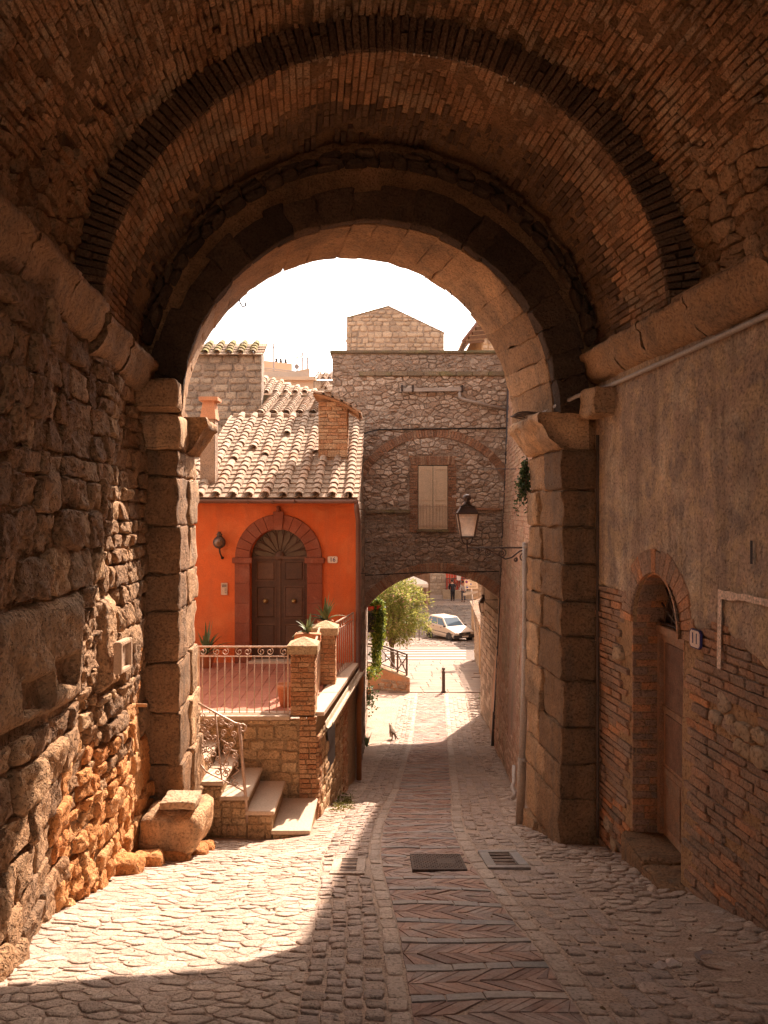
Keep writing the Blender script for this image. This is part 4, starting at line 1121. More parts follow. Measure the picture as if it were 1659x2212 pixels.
mb.add([(HXR, HD + .1, EZ + .1), (HXR, 19, EZ + .1), (HXR, 18.9, 2.2)], [(0, 1, 2)], .5)
mb.add([(HXL, HD, -6.8), (HXL, 20, -6.8), (HXL, 20, EZ + .1), (HXL, HD, EZ + .1)], [(0, 1, 2, 3)], .5)
mb.build('side_wall', m_hst, hs)
cl = []
for poly in courses((HD + .02, 20, -6.2, EZ), (.12, .2), (.2, .4), .2, 55):
    c = poly.mean(0)
    if c[1] < gzf(HXR, c[0]): continue
    cl.append(cell(poly, lambda u, v, h: (HXR + h, u, v), random.uniform(.01, .03), BRICK, gap=.01, rounds=0, cap='ngon', depth=.01))
emit(hs, 'side_stone', cl, m_hst, 'side_stones', parts=60)
# door surround
def fmap(u, v, h): return u, HD - h, v
ns = 13
for k in range(ns):
    a0, a1 = PI * k / ns, PI * (k + 1) / ns
    q = np.array([(DXc - r_ * math.cos(a), DZ + r_ * math.sin(a)) for r_, a in ((DR, a0), (DRO, a0), (DRO, (a0 + a1) / 2), (DRO, a1), (DR, a1), (DR, (a0 + a1) / 2))])
    c = cell(q, fmap, .045, BRICK, gap=.001, rounds=0, cap='ngon', depth=.0); mk('surround_block', c[0], c[1], m_sur, hs, False, c[2])
kx = DXc
MB().hexa([(kx - .07, HD - .075, DZ + DR - .01), (kx + .07, HD - .075, DZ + DR - .01), (kx + .10, HD - .075, DZ + DRO + .05), (kx - .10, HD - .075, DZ + DRO + .05), (kx - .07, HD, DZ + DR - .01), (kx + .07, HD, DZ + DR - .01), (kx + .10, HD, DZ + DRO + .05), (kx - .10, HD, DZ + DRO + .05)]).build('keystone', m_sur, hs)
MB().lathe([(.0, 0), (.05, .01), (.035, .05), (.045, .08), (.02, .11), (.0, .115)], (kx, HD - .04, DZ + DRO + .05), 10).build('keystone_knob', m_sur, hs, True)
for s in (-1, 1):
    x0, x1 = sorted((DXc + s * DR, DXc + s * DRO))
    MB().bbox(x0 - .045, x1 + .045, HD - .085, HD + .0, DZ - .1, DZ + .005, .008).build('impost', m_sur, hs)
    z = HZ0
    for k in range(5):
        zt_ = HZ0 + (DZ - .1 - HZ0) * (k + 1) / 5
        MB().bbox(x0, x1, HD - .05, HD, z + .002, zt_ - .002, .004).build('jamb_block', m_sur, hs); z = zt_
# door leaves with panels, knobs; fanlight
dd = HD + .17
for s in (-1, 1):
    x0, x1 = sorted((DXc + s * .006, DXc + s * (DR - .002)))
    lf = MB().bbox(x0, x1, dd, dd + .05, HZ0 + .04, DZ - .01, .006).build('door_leaf', m_wood, hs)
    for (ya, yb) in ((1212, 1257), (1267, 1339), (1350, 1418)):
        z1, z0 = PZ(ya, HD), PZ(yb, HD); xa, xb = x0 + .07, x1 - .07
        for (u0, u1, v0, v1) in ((xa, xb, z0, z0 + .025), (xa, xb, z1 - .025, z1), (xa, xa + .025, z0 + .025, z1 - .025), (xb - .025, xb, z0 + .025, z1 - .025)):
            MB().bbox(u0, u1, dd - .018, dd, v0, v1, .005).build('moulding', m_wood, lf)
        MB().hexa([(xa + .05, dd - .012, z0 + .05), (xb - .05, dd - .012, z0 + .05), (xb - .05, dd - .012, z1 - .05), (xa + .05, dd - .012, z1 - .05), (xa + .025, dd, z0 + .025), (xb - .025, dd, z0 + .025), (xb - .025, dd, z1 - .025), (xa + .025, dd, z1 - .025)]).build('raised_panel', m_wood, lf)
    kz_ = PZ(1300, HD); MB().lathe([(.045, -.02), (.05, -.03), (.03, -.04), (.03, -.055), (.042, -.075), (.03, -.095), (.0, -.1)], ((x0 + x1) / 2, dd, kz_), 14, 'y').build('door_knob', mat('old_brass', (.32, .2, .08), rough=.35, metal=.8, bump=.1), lf, True)
MB().bbox(DXc - .02, DXc + .02, dd - .02, dd, HZ0 + .04, DZ - .01, .006).build('meeting_stile', m_wood, hs)
MB().bbox(DXc - DR, DXc + DR, dd - .03, dd + .04, DZ - .03, DZ + .02, .006).build('transom', m_wood, hs)
MB().bbox(DXc - DR - .02, DXc + DR + .02, HD - .12, HD + .25, HZ0 - .02, HZ0 + .04, .01).build('door_sill', mat('travertine_tread', [(.50, .42, .33), (.54, .45, .36)], rough=.7, var=.08, fine=.1, bump=.15), hs)
arc = [(DXc - (DR) * math.cos(PI * k / 20), dd + .03, DZ + DR * math.sin(PI * k / 20)) for k in range(21)]
m_fan = mat('dim_fan_glass', (.12, .085, .06), rough=.2, var=.3, vscale=5, bump=0, spec=.5)
mk('fanlight_pane', arc, [tuple(range(21))], m_fan, hs)
fl = MB()
for k in range(10):
    a_ = PI * (k + .0) / 9
    if 0 < k < 9: fl.tube([(DXc - .09 * math.cos(a_), dd, DZ + .02 + .09 * math.sin(a_)), (DXc - .36 * math.cos(a_), dd, DZ + .02 + .36 * math.sin(a_)), (DXc - .53 * math.cos(a_), dd, DZ + .53 * math.sin(a_))], .008, 5)
    if k < 9:
        am = PI * (k + .5) / 9; da = PI / 18
        fl.tube([(DXc - r_ * math.cos(am + da * t), dd, DZ + .01 + r_ * math.sin(am + da * t)) for r_, t in ((.3, -.95), (.42, -.8), (.5, -.4), (.52, 0), (.5, .4), (.42, .8), (.3, .95))], .007, 5)
fl.lathe([(.0, .02), (.09, .02), (.09, -.02), (.0, -.02)], (DXc, dd, DZ + .03), 16, 'y')
fl.build('fanlight_ironwork', m_wood, hs, True)
# roof with barrel tiles over flat pan tiles
PT0 = Vector((0, 14.38, .245)); PT1 = Vector((0, 18.95, 2.36)); SL = (PT1 - PT0).length; TV = (PT1 - PT0).normalized(); NV = Vector((0, -TV.z, TV.y))
m_tile = mat('clay_barrel_tile', [(.35, .265, .20), (.44, .35, .275), (.52, .43, .345), (.40, .29, .215), (.47, .385, .31), (.42, .27, .18)], rough=.9, var=.16, vscale=4, fine=.16, bump=.4, bscale=30, stain=(.30, .23, .155), sscale=3, samt=.45)
m_pan = mat('clay_pan_tile', [(.36, .28, .21), (.44, .35, .27), (.40, .32, .25), (.48, .40, .32)], rough=.9, var=.16, vscale=4, fine=.16, bump=.4, bscale=30)
def roofpt(x, t, h, o=PT0, tv=TV, nv=NV): return Vector((x, 0, 0)) + o + tv * t + nv * h
def coppo(x, t, L=.40, r0=.092, r1=.075, h=.045, yaw=0., seg=7, th=.014, fr=None):
    V_ = []; fr = fr or roofpt
    for (tt, rr, hh) in ((t, r0, h + .028), (t + L, r1, h)):
        for rad in (rr, rr - th):
            for i in range(seg + 1):
                a_ = PI * i / seg
                V_.append(fr(x + yaw * (tt - t) - rad * math.cos(a_) * 1.0, tt, hh + rad * math.sin(a_) * .92))
    n_ = seg + 1; f_ = []
    for i in range(seg):
        f_ += [(i, i + 1, 2 * n_ + i + 1, 2 * n_ + i), (n_ + i, 3 * n_ + i, 3 * n_ + i + 1, n_ + i + 1), (i, n_ + i, n_ + i + 1, i + 1), (2 * n_ + i, 2 * n_ + i + 1, 3 * n_ + i + 1, 3 * n_ + i)]
    return np.array([tuple(q) for q in V_]), f_, random.random()
def pan(x, t, w=.30, L=.42, fr=None):
    fr = fr or roofpt; V_ = []
    j = random.uniform(-.008, .008)
    for (tt, hh) in ((t, .034 + random.uniform(0, .008)), (t + L, .004)):
        for (dx, dh) in ((-w / 2, .022), (-w / 2 + .025, .0), (w / 2 - .025, .0), (w / 2, .022)): V_.append(fr(x + dx + j, tt, hh + dh))
        for (dx, dh) in ((w / 2, .002), (w / 2 - .025, -.018), (-w / 2 + .025, -.018), (-w / 2, .002)): V_.append(fr(x + dx + j, tt, hh + dh))
    f_ = [(i, (i + 1) % 8, 8 + (i + 1) % 8, 8 + i) for i in range(8)] + [tuple(range(8)), tuple(range(15, 7, -1))]
    return np.array([tuple(q) for q in V_]), f_, random.random()
rfv = MB(); rfv.add([tuple(roofpt(x, t, -.02)) for x, t in ((-5.0, 0), (HXR + .04, 0), (HXR + .04, SL), (-3.75, SL), (-3.75, 1.9), (-5.0, 1.9))], [(0, 1, 2, 3, 4, 5)], .3)
rfo = rfv.build('roof', m_pan, hs)
ct = []; pt = []; sp = .312; ex = .232
gaps = {(7, 9), (7, 10), (5, 13), (5, 14), (6, 8), (8, 7)}
for ci in range(14):
    xc_ = HXR - .15 - ci * sp
    for k in range(int(SL / ex)):
        t = k * ex
        if xc_ < -3.75 and t > 1.75: continue
        if -1.46 < xc_ < -.80 and 1.78 < t < 2.5: continue
        pt.append(pan(xc_ - sp / 2, t + random.uniform(-.012, .012), sp * .96))
        if (ci, k) in gaps: continue
        ct.append(coppo(xc_ + random.uniform(-.012, .012), t + random.uniform(-.015, .015), yaw=random.uniform(-.03, .03)))
pt += [pan(HXR - .02, k * ex, .14) for k in range(int(SL / ex))]
emit(hs, 'barrel_tile', ct, m_tile, 'barrel_tiles', smooth=False)
emit(hs, 'pan_tile', pt, m_pan, 'pan_tiles')
for k in range(12):
    x = -3.7 + k * .27
    c = block(lambda a, b, c_: (a, b, c_), (x, 18.85, 2.33), (x + .262, 19.05, 2.42), 2, .02, .006, 6); mk('ridge_tile', c[0], c[1], m_tile, hs, True, c[2])
# gutter and down pipe of the house
gprof = [(.075 * math.cos(a), .075 * math.sin(a)) for a in np.linspace(PI, 2 * PI, 8)] + [(.068 * math.cos(a), .068 * math.sin(a)) for a in np.linspace(2 * PI, PI, 8)]
gd_, gzz = 14.33, PZ(1079, 14.33)
V_ = [(x, gd_ + s, gzz + z) for x in (-5.0, HXR + .03) for s, z in gprof]; n_ = len(gprof)
mk('gutter', V_, [(i, (i + 1) % n_, n_ + (i + 1) % n_, n_ + i) for i in range(n_)] + [tuple(range(n_)), tuple(range(2 * n_ - 1, n_ - 1, -1))], m_gutter, hs, True)
for px in (580, 765, 930): MB().bbox(PX(px * .2845 * 1.0 + 371, gd_), PX(px * .2845 + 371, gd_) + .015, gd_ - .08, gd_ + .05, gzz - .08, gzz + .01, .003).build('gutter_clip', m_gutter, hs)
dx_ = HXR + .0
MB().tube([(dx_, gd_, gzz - .06), (dx_, gd_, gzz - .18), (dx_ + .02, HD - .06, gzz - .4), (dx_ + .02, HD - .06, -2.75), (dx_ + .03, HD - .06, -3.3), (dx_ + .03, HD - .06, gzf(dx_, HD) + .02)], .05, 10).build('down_pipe', m_gutter, hs, True)
# brick chimney
m_cbr = mat('chimney_brick', [(.47, .27, .15), (.52, .34, .21), (.44, .28, .18), (.50, .38, .26), (.40, .30, .21)], rough=.9, var=.18, fine=.15, bump=.5, bscale=24)
CX0, CX1, CD0, CD1 = PX(688, 16.2), PX(750, 16.2), 16.2, 16.85
cz0, cz1 = .95, PZ(868, 16.2)
chs = MB().box(CX0 + .02, CX1 - .02, CD0 + .02, CD1 - .02, cz0, cz1, .5).build('chimney', mat('chimney_mortar', (.40, .31, .22), bump=.6), hs)
cl = []
for fn, uu, sd in ((lambda u, v, h: (u, CD0 + .02 - h, v), (CX0, CX1), 1), (lambda u, v, h: (CX1 - .02 + h, u, v), (CD0, CD1), 2), (lambda u, v, h: (CX0 + .02 - h, u, v), (CD0, CD1), 3)):
    for poly in courses((uu[0], uu[1], cz0 + .5, cz1), (.065, .09), (.16, .28), .1, sd) + courses((uu[0], uu[1], cz0, cz0 + .5), (.14, .2), (.2, .34), .1, sd + 9):
        cl.append(cell(poly, fn, .022, BRICK, amp=.005, gap=.006, rounds=0, depth=.0))
for c in cl: mk('chimney_brick', c[0], c[1], m_cbr, chs, False, c[2])
# sloping tile cap of the chimney (falls towards the alley)
ca, cb_ = P(680, 862, 16.4), P(776, 948, 16.4)
capv = []
n_ = 10
for i in range(n_):
    t = i / (n_ - 1); x = ca.x + (cb_.x - ca.x) * t; z = ca.z + .02 - .10 * t - .30 * t * t
    zz = z
    for (dy, dz) in ((16.02, 0), (16.02, .05), (17.05, .05), (17.05, 0)): capv.append((x, dy, zz + dz))
mk('chimney_cap', capv, [(i * 4 + k, i * 4 + (k + 1) % 4, i * 4 + 4 + (k + 1) % 4, i * 4 + 4 + k) for i in range(n_ - 1) for k in range(4)] + [(0, 1, 2, 3), (39, 38, 37, 36)], m_cbr, chs, True)
for k in range(5):
    t0, t1 = k / 5, (k + 1) / 5 + .06
    pz = [ca.z + .078 - .10 * t - .30 * t * t for t in (t0, t1)]; pxx = [ca.x + (cb_.x - ca.x) * t for t in (t0, t1)]
    for y0 in (16.0, 16.36, 16.72): MB().hexa([(pxx[0], y0, pz[0]), (pxx[1], y0, pz[1]), (pxx[1], y0 + .33, pz[1]), (pxx[0], y0 + .33, pz[0]), (pxx[0], y0, pz[0] + .03), (pxx[1], y0, pz[1] + .05), (pxx[1], y0 + .33, pz[1] + .05), (pxx[0], y0 + .33, pz[0] + .03)]).build('cap_tile', m_tile, chs)
# plastered chimney shaft with terracotta head on the left
m_shaft = mat('grey_shaft', (.34, .27, .21), rough=.9, var=.22, vscale=2, bump=.4, stain=(.24, .19, .15), sscale=1.5, samt=.5)
fd = 14.95; sx0, sx1 = PX(432, fd), PX(464, fd)
fsh = MB().bbox(sx0, sx1, fd, fd + .3, PZ(1046, fd), PZ(905, fd), .012).build('flue_shaft', m_shaft, hs)
tz0, tz1, tz2 = PZ(905, fd), PZ(866, fd), PZ(857, fd); w = (sx1 - sx0)
MB().hexa([(sx0 - .0, fd - .02, tz0), (sx1 + .02, fd - .02, tz0), (sx1 + .02, fd + .32, tz0), (sx0, fd + .32, tz0), (sx0 + .05, fd + .03, tz1), (sx1 - .02, fd + .03, tz1), (sx1 - .02, fd + .27, tz1), (sx0 + .05, fd + .27, tz1)]).build('flue_head', mat('terracotta_head', (.50, .28, .17), bump=.2), fsh)
MB().bbox(sx0 - .02, sx1 + .06, fd - .04, fd + .34, tz1, tz2, .01).build('flue_lid', mat('terracotta_head', (.5, .28, .17)), fsh)
# wall lamp, bell panel, number plate
wl = thing('wall_lamp', 'round dark carriage lamp on the orange wall left of the door', 'lamp', (PX(477, HD), HD - .05, PZ(1171, HD)))
lx, lz = PX(477, HD), PZ(1171, HD)
MB().lathe([(.0, -.2), (.1, -.2), (.115, -.17), (.115, -.1), (.09, -.07), (.0, -.07)], (lx, HD, lz), 18, 'y').build('lamp_drum', m_iron, wl, True)
MB().lathe([(.0, -.215), (.075, -.21), (.08, -.2), (.0, -.199)], (lx, HD, lz), 16, 'y').build('lamp_glass', mat('smoked_glass', (.16, .085, .05), rough=.1, bump=0, spec=.6), wl, True)
MB().lathe([(.06, .1), (.045, .13), (.06, .15), (.03, .18), (.04, .2), (.0, .205)], (lx, HD - .135, lz), 12).build('lamp_chimney', m_iron, wl, True)
MB().tube([(lx, HD - .13, lz - .11), (lx + .01, HD - .12, lz - .2), (lx + .02, HD - .04, lz - .27), (lx + .03, HD - .01, lz - .31)], .016, 8).build('lamp_arm', m_iron, wl, True)
MB().lathe([(.0, -.02), (.03, -.018), (.03, 0), (0, 0)], (lx + .03, HD, lz - .3), 10, 'y').build('wall_rose', m_iron, wl, True)
bp = thing('bell_panel', 'pale rectangular bell panel on the orange wall below the lamp', 'bell panel', (PX(485, HD), HD, PZ(1272, HD)))
MB().bbox(PX(478, HD), PX(492, HD), HD - .03, HD, PZ(1285, HD), PZ(1259, HD), .005).build('panel_body', mat('pale_panel', (.50, .38, .29), rough=.4, bump=0), bp)
for i in range(3): MB().bbox(PX(486, HD), PX(490, HD), HD - .036, HD - .03, PZ(1272 + i * 3.6, HD) - .01, PZ(1272 + i * 3.6, HD) + .008, .001).build('bell_button', mat('button_grey', (.25, .2, .17), bump=0), bp)
MB().bbox(PX(480, HD), PX(490, HD), HD - .034, HD - .03, PZ(1268, HD), PZ(1262, HD), .001).build('speaker_slot', mat('button_grey', (.25, .2, .17), bump=0), bp)
np_ = thing('number_plate', 'white enamel number plate 16 on the orange wall', 'plaque', (PX(718, HD), HD, PZ(1209, HD)))
def hpoly(pts, h): a_ = np.array(pts); return np.stack([PX(718.5, HD) + a_[:, 0], np.full(len(a_), HD - h), PZ(1209, HD) + a_[:, 1]], 1)
slabpoly('plate', octo(.098, .068, .02), 0, .012, mat('plate_rim', (.5, .33, .24), bump=0), np_, hpoly)
slabpoly('plate_face', octo(.09, .06, .018), .012, .014, mat('bright_enamel', (.72, .66, .62), rough=.3, var=.03, bump=0), np_, hpoly)
text('numeral', '16', .115, hpoly([(0, 0)], .0155)[0], (1, 0, 0), (0, 0, 1), m_blue, np_)

# ------------------------------------------------------------------ terrace in front of the house
TD = 10.85; TZ = -2.87
def txr(d): return -.95 + (d - TD) * (.43 / (HD - TD))
m_tstone = mat('terrace_stone', [(.40, .27, .15), (.48, .34, .20), (.54, .42, .27), (.44, .30, .17), (.52, .38, .23)], rough=.9, var=.18, fine=.18, fscale=40, bump=.6, bscale=24, stain=(.33, .24, .13), sscale=2, samt=.4)
m_tmort = mat('terrace_mortar', (.36, .27, .165), rough=.95, var=.18, bump=.6, bscale=20)
m_tbr = mat('terrace_brick', [(.40, .20, .10), (.46, .26, .14), (.48, .33, .2), (.42, .23, .13)], rough=.9, var=.16, bump=.5, bscale=26)
m_tread = MATS['travertine_tread']
m_ftile = mat('terracotta_floor', [(.38, .155, .10), (.42, .18, .12), (.40, .165, .105)], rough=.6, var=.08, bump=.1)
tr = thing('terrace', 'walled terrace with red tiled floor in front of the orange house', 'terrace', (-2, TD + 1.9, gzf(-2, TD)))
mb = MB(); xl = -5.0
mb.add([(xl, TD + .02, -5), (txr(TD) - .02, TD + .02, -5), (txr(TD) - .02, TD + .02, TZ - .05), (xl, TD + .02, TZ - .05)], [(0, 1, 2, 3)], .5)
mb.add([(txr(TD) - .02, TD + .02, -5), (txr(HD) - .02, HD, -5.6), (txr(HD) - .02, HD, TZ - .05), (txr(TD) - .02, TD + .02, TZ - .05)], [(0, 1, 2, 3)], .5)
mb.add([(xl, TD + .02, TZ - .03), (txr(TD) - .02, TD + .02, TZ - .03), (txr(HD) - .02, HD, TZ - .03), (xl, HD, TZ - .03)], [(0, 1, 2, 3)], .5)
mb.build('wall_core', m_tmort, tr)
tf = []
def floor(u, v, h): return u, v, TZ - .03 + h
for poly in courses((-3.4, -.3, TD + .25, HD), (.20, .2001), (.2, .2001), .0, 4, False):
    c = poly.mean(0)
    if c[0] > txr(c[1]) - .28: continue
    tf.append(cell(poly, floor, .03, BRICK, gap=.0012, rounds=0, cap='ngon', depth=0))
emit(tr, 'floor_tile', tf, m_ftile, 'floor_tiles')
def tfront(u, v, h): return u, TD + .02 - h, v
ts = []; tb = []
for poly in courses((-3.2, -1.2, -4.4, TZ - .06), (.13, .23), (.18, .42), .25, 23):
    c = poly.mean(0)
    if random.random() < .1: continue
    ts.append(cell(poly, tfront, random.uniform(.015, .04), ROCK, amp=.012, nsc=9, n=18, gap=random.uniform(.012, .024), rounds=1, depth=.02))
emit(tr, 'stone', ts, m_tstone, 'stones', smooth=True)
for poly in courses((-1.2, -.95, -4.5, TZ - .02), (.062, .085), (.12, .25), .1, 24): tb.append(cell(poly, tfront, random.uniform(.02, .04), BRICK, amp=.006, nsc=12, gap=.006, rounds=1, depth=.0))
def tside(u, v, h): return txr(u) - .02 + h, u, v
side = []
win = (TD + .8, TD + 1.45, -3.95, -3.25)
for poly in courses((TD + .02, 13.2, -5.0, TZ - .3), (.1, .2), (.18, .36), .25, 25):
    c = poly.mean(0)
    if c[1] < gzf(txr(c[0]), c[0]) - .1: continue
    if win[0] < c[0] < win[1] and win[2] < c[1] < win[3]: continue
    side.append(cell(poly, tside, random.uniform(.015, .04), ROCK, amp=.012, nsc=9, n=14, gap=.012, rounds=1, depth=.02))
for (u0, u1) in ((TD + .02, TD + .22), (13.0, 13.45)):
    for poly in courses((u0, u1, -5.1, TZ - .3), (.062, .085), (.12, .25), .1, 27): tb.append(cell(poly, tside, random.uniform(.03, .06), BRICK, amp=.006, nsc=12, gap=.006, rounds=1, depth=.0))
emit(tr, 'side_stone', side, m_tstone, 'side_stones', parts=150, smooth=True)
emit(tr, 'corner_brick', tb, m_tbr, 'corner_bricks', parts=200)
q = [(txr(u) + .004, u, z) for u, z in ((win[0], win[2]), (win[1], win[2]), (win[1], win[3]), (win[0], win[3]))]
mk('cellar_window', q, [(0, 1, 2, 3)], mat('window_dark', (.03, .022, .018), rough=.4, bump=0), tr)
# front coping and white slab along the alley side, old tin gutter under it
MB().bbox(-3.4, PX(627, TD), TD - .06, TD + .25, TZ - .055, TZ - .0, .008).build('front_coping', m_tread, tr)
a_, b_ = (PX(690, TD + .1), TD + .12), (PX(768, HD - .1), HD - .05)
def edge(t, o): return (a_[0] + (b_[0] - a_[0]) * t + o, a_[1] + (b_[1] - a_[1]) * t)
for k in range(3):
    t0, t1 = k / 3 + .003, (k + 1) / 3 - .003
    p_ = [edge(t0, -.20), edge(t0, .06), edge(t1, .06), edge(t1, -.20)]
    MB().hexa([(x, y, TZ - .045) for x, y in p_] + [(x, y, TZ + .012) for x, y in p_]).build('edge_slab', m_tread, tr)
gp = []
for t in np.linspace(0.0, 1, 8):
    x, y = edge(t, .075)
    for (s, z) in ((0, 0), (.0, -.07), (.05, -.10), (.11, -.06), (.12, 0), (.108, 0), (.10, -.05), (.05, -.085), (.012, -.06), (.012, 0)): gp.append((x + s, y, TZ - .09 + z - .04 * (1 - t)))
mk('tin_gutter', gp, [(i * 10 + k, i * 10 + (k + 1) % 10, i * 10 + 10 + (k + 1) % 10, i * 10 + 10 + k) for i in range(7) for k in range(10)], mat('weathered_tin', (.42, .36, .28), rough=.6, metal=.2, var=.2, bump=.15, stain=(.25, .14, .08), sscale=3, samt=.5), tr, True)
MB().tube([edge(.93, .14) + (TZ - .2,), edge(.93, .14) + (TZ - .45,), edge(.93, .10) + (TZ - .7,), edge(.93, .10) + (gzf(-.5, 14.3) + .02,)], .05, 10).build('rusty_down_pipe', mat('rusty_pipe', (.30, .13, .05), rough=.7, var=.25, bump=.2), tr, True)
# brick pillars with pyramid caps
m_cap = mat('sandstone_cap', (.46, .37, .24), rough=.9, var=.16, bump=.4)
def pillar(x0, x1, d0, z0, z1, ztop):
    p = MB().box(x0 + .015, x1 - .015, d0 + .015, d0 + (x1 - x0) - .015, z0, z1, .5).build('pillar', m_tmort, tr); w_ = x1 - x0; cl = []
    for fn, uu, sd in ((lambda u, v, h: (u, d0 + .015 - h, v), (x0, x1), 1), (lambda u, v, h: (x1 - .015 + h, u, v), (d0, d0 + w_), 2), (lambda u, v, h: (x0 + .015 - h, u, v), (d0, d0 + w_), 3)):
        for poly in courses((uu[0], uu[1], z0, z1), (.06, .08), (.13, .26), .1, sd): cl.append(cell(poly, fn, .018, BRICK, amp=.005, nsc=12, gap=.005, rounds=1, depth=0))
    for c in cl: mk('pillar_brick', c[0], c[1], m_tbr, p, False, c[2])
    e = .045; zc_ = z1; zm = z1 + .12
    MB().add([(x0 - e, d0 - e, zc_), (x1 + e, d0 - e, zc_), (x1 + e, d0 + w_ + e, zc_), (x0 - e, d0 + w_ + e, zc_), (x0 - e, d0 - e, zm), (x1 + e, d0 - e, zm), (x1 + e, d0 + w_ + e, zm), (x0 - e, d0 + w_ + e, zm), ((x0 + x1) / 2, d0 + w_ / 2, ztop)], [(0, 1, 5, 4), (1, 2, 6, 5), (2, 3, 7, 6), (3, 0, 4, 7), (4, 5, 8), (5, 6, 8), (6, 7, 8), (7, 4, 8), (3, 2, 1, 0)]).build('pillar_cap', m_cap, p)
pillar(PX(628, TD), PX(680, TD), TD - .02, TZ - .0, PZ(1412, TD), PZ(1374, TD + .17))
pillar(PX(679, 12.75), PX(724, 12.75), 12.75, TZ - .0, PZ(1372, 12.75), PZ(1340, 12.9))
# railings
m_rail = mat('pale_painted_iron', (.46, .35, .28), rough=.45, metal=.2, var=.1, bump=.05, spec=.5)
def spiral(c, r0, turns, start, sgn, ux, uz, n=22, r1=.18):
    out = []
    for i in range(n + 1):
        t = i / n; a_ = start + sgn * turns * 2 * PI * t; r_ = r0 * (1 - (1 - r1) * t)
        out.append(Vector(c) + Vector(ux) * (r_ * math.cos(a_)) + Vector(uz) * (r_ * math.sin(a_)))
    return out
rd_ = TD + .06
def railing(p0, p1, zt, z2, z3, nb, scroll=True):
    o = MB().beam((*p0, zt), (*p1, zt), .03, .02).build('top_rail', m_rail, tr)
    MB().beam((*p0, z2), (*p1, z2), .014, .014).build('middle_rail', m_rail, tr); MB().beam((*p0, z3), (*p1, z3), .02, .014).build('bottom_rail', m_rail, tr)
    for i in range(nb):
        t = (i + .5) / nb; q = (p0[0] + (p1[0] - p0[0]) * t, p0[1] + (p1[1] - p0[1]) * t)
        MB().tube([(*q, z3), (*q, z2)], .008, 6).build('baluster', m_rail, tr, True)
    for q in (p0, p1): MB().beam((*q, z3 - .03), (*q, zt), .022, .022).build('rail_post', m_rail, tr)
    if scroll:
        ux = (Vector((*p1, 0)) - Vector((*p0, 0))).normalized(); L_ = (Vector((*p1, 0)) - Vector((*p0, 0))).length; zm = (zt + z2) / 2; hh = (zt - z2) / 2 - .012
        for i in range(4):
            for sg in (-1, 1):
                c = Vector((*p0, zm)) + ux * (L_ * (i + .5) / 4 + sg * .10)
                pth = spiral(c, hh, 1.4, PI / 2, sg, ux, (0, 0, 1), 20)
                e = Vector((*p0, zt - .01)) + ux * (L_ * (i + .5) / 4 + sg * .01 - sg * .14 * 0) if False else c + Vector((0, 0, hh)) - ux * sg * .09
                MB().tube([e] + pth, .006, 5).build('scroll', m_rail, tr, True)
railing((PX(429, rd_), rd_), (PX(622, rd_), rd_), PZ(1397, rd_), PZ(1418, rd_), PZ(1540, rd_), 12)
railing((PX(681, TD + .36), TD + .38), (PX(690, 12.7), 12.73), PZ(1397, rd_), PZ(1418, rd_), TZ + .04, 12)
railing((PX(724, 13.25), 13.25), (-.58, HD - .05), PZ(1397, rd_), PZ(1418, rd_), TZ + .04, 9)
# steps down to the alley
sd0, sd1 = 9.7, 10.82
stp = thing('stone_steps', 'travertine steps with curled iron handrail below the terrace', 'steps', (-1.9, 10.2, gzf(-1.5, 10)))
treads = [(PX(585, sd0), PX(670, sd0), PZ(1795, sd0)), (PX(530, sd0), PX(592, sd0), PZ(1753, sd0)), (PX(474, sd0), PX(537, sd0), PZ(1721, sd0)), (PX(415, sd0) + .1, PX(482, sd0), PZ(1689, sd0))]
for i, (x0, x1, z) in enumerate(treads):
    MB().bbox(x0, x1, sd0, sd1, z - .05, z, .008).build('tread', m_tread, stp)
    MB().box(x0 + .02, x1 - .03, sd0 + .03, sd1, -4.8, z - .05, .5).build('riser_block', m_tmort, stp)
    cl = courses((x0 + .02, x1 - .03, -4.5, z - .06), (.08, .15), (.12, .25), .2, 60 + i)
    for poly in cl:
        if poly.mean(0)[1] < gzf(-1.5, 9.7) - .05: continue
        c = cell(poly, lambda u, v, h: (u, sd0 + .03 - h, v), .018, ROCK, amp=.008, n=14, gap=.01, rounds=1, depth=0); mk('riser_stone', c[0], c[1], m_tstone, stp, True, c[2])
for k in range(4):
    z = treads[3][2] + .2 * (k + 1); x1 = treads[3][0] + .02 - .32 * k
    MB().bbox(x1 - .34, x1, 9.98, sd1, z - .05, z, .008).build('tread', m_tread, stp); MB().box(x1 - .33, x1 - .03, 10.0, sd1, -4.8, z - .05, .5).build('riser_block', m_tmort, stp)
hr = thing('iron_handrail', 'pale wrought iron handrail full of curled scrolls beside the steps', 'handrail', tuple(P(534, 1776, sd0)))
def R_(x, y): return P(x, y, sd0 + .03)
MB().tube([R_(428, 1519), R_(465, 1539), R_(507, 1562), R_(517, 1564)], .014, 8).build('hand_rail', m_rail, hr, True)
MB().tube([R_(517, 1563)] + [R_(517 + 7 + 11 * math.cos(a_) * (1 - .09 * i), 1574 - 11 * math.sin(a_) * (1 - .09 * i)) for i, a_ in enumerate(np.linspace(2.2, -4.2, 10))], .011, 7).build('end_curl', m_rail, hr, True)
MB().tube([R_(517, 1563), R_(523, 1640), R_(530, 1712), R_(534, 1776)], .02, 8).build('newel_post', m_rail, hr, True)
MB().tube([R_(465, 1541), R_(472, 1610), R_(479, 1683)], .011, 7).build('middle_post', m_rail, hr, True)
MB().tube([R_(432, 1650), R_(446, 1668), R_(480, 1684), R_(510, 1700), R_(530, 1711)], .009, 7).build('lower_rail', m_rail, hr, True)
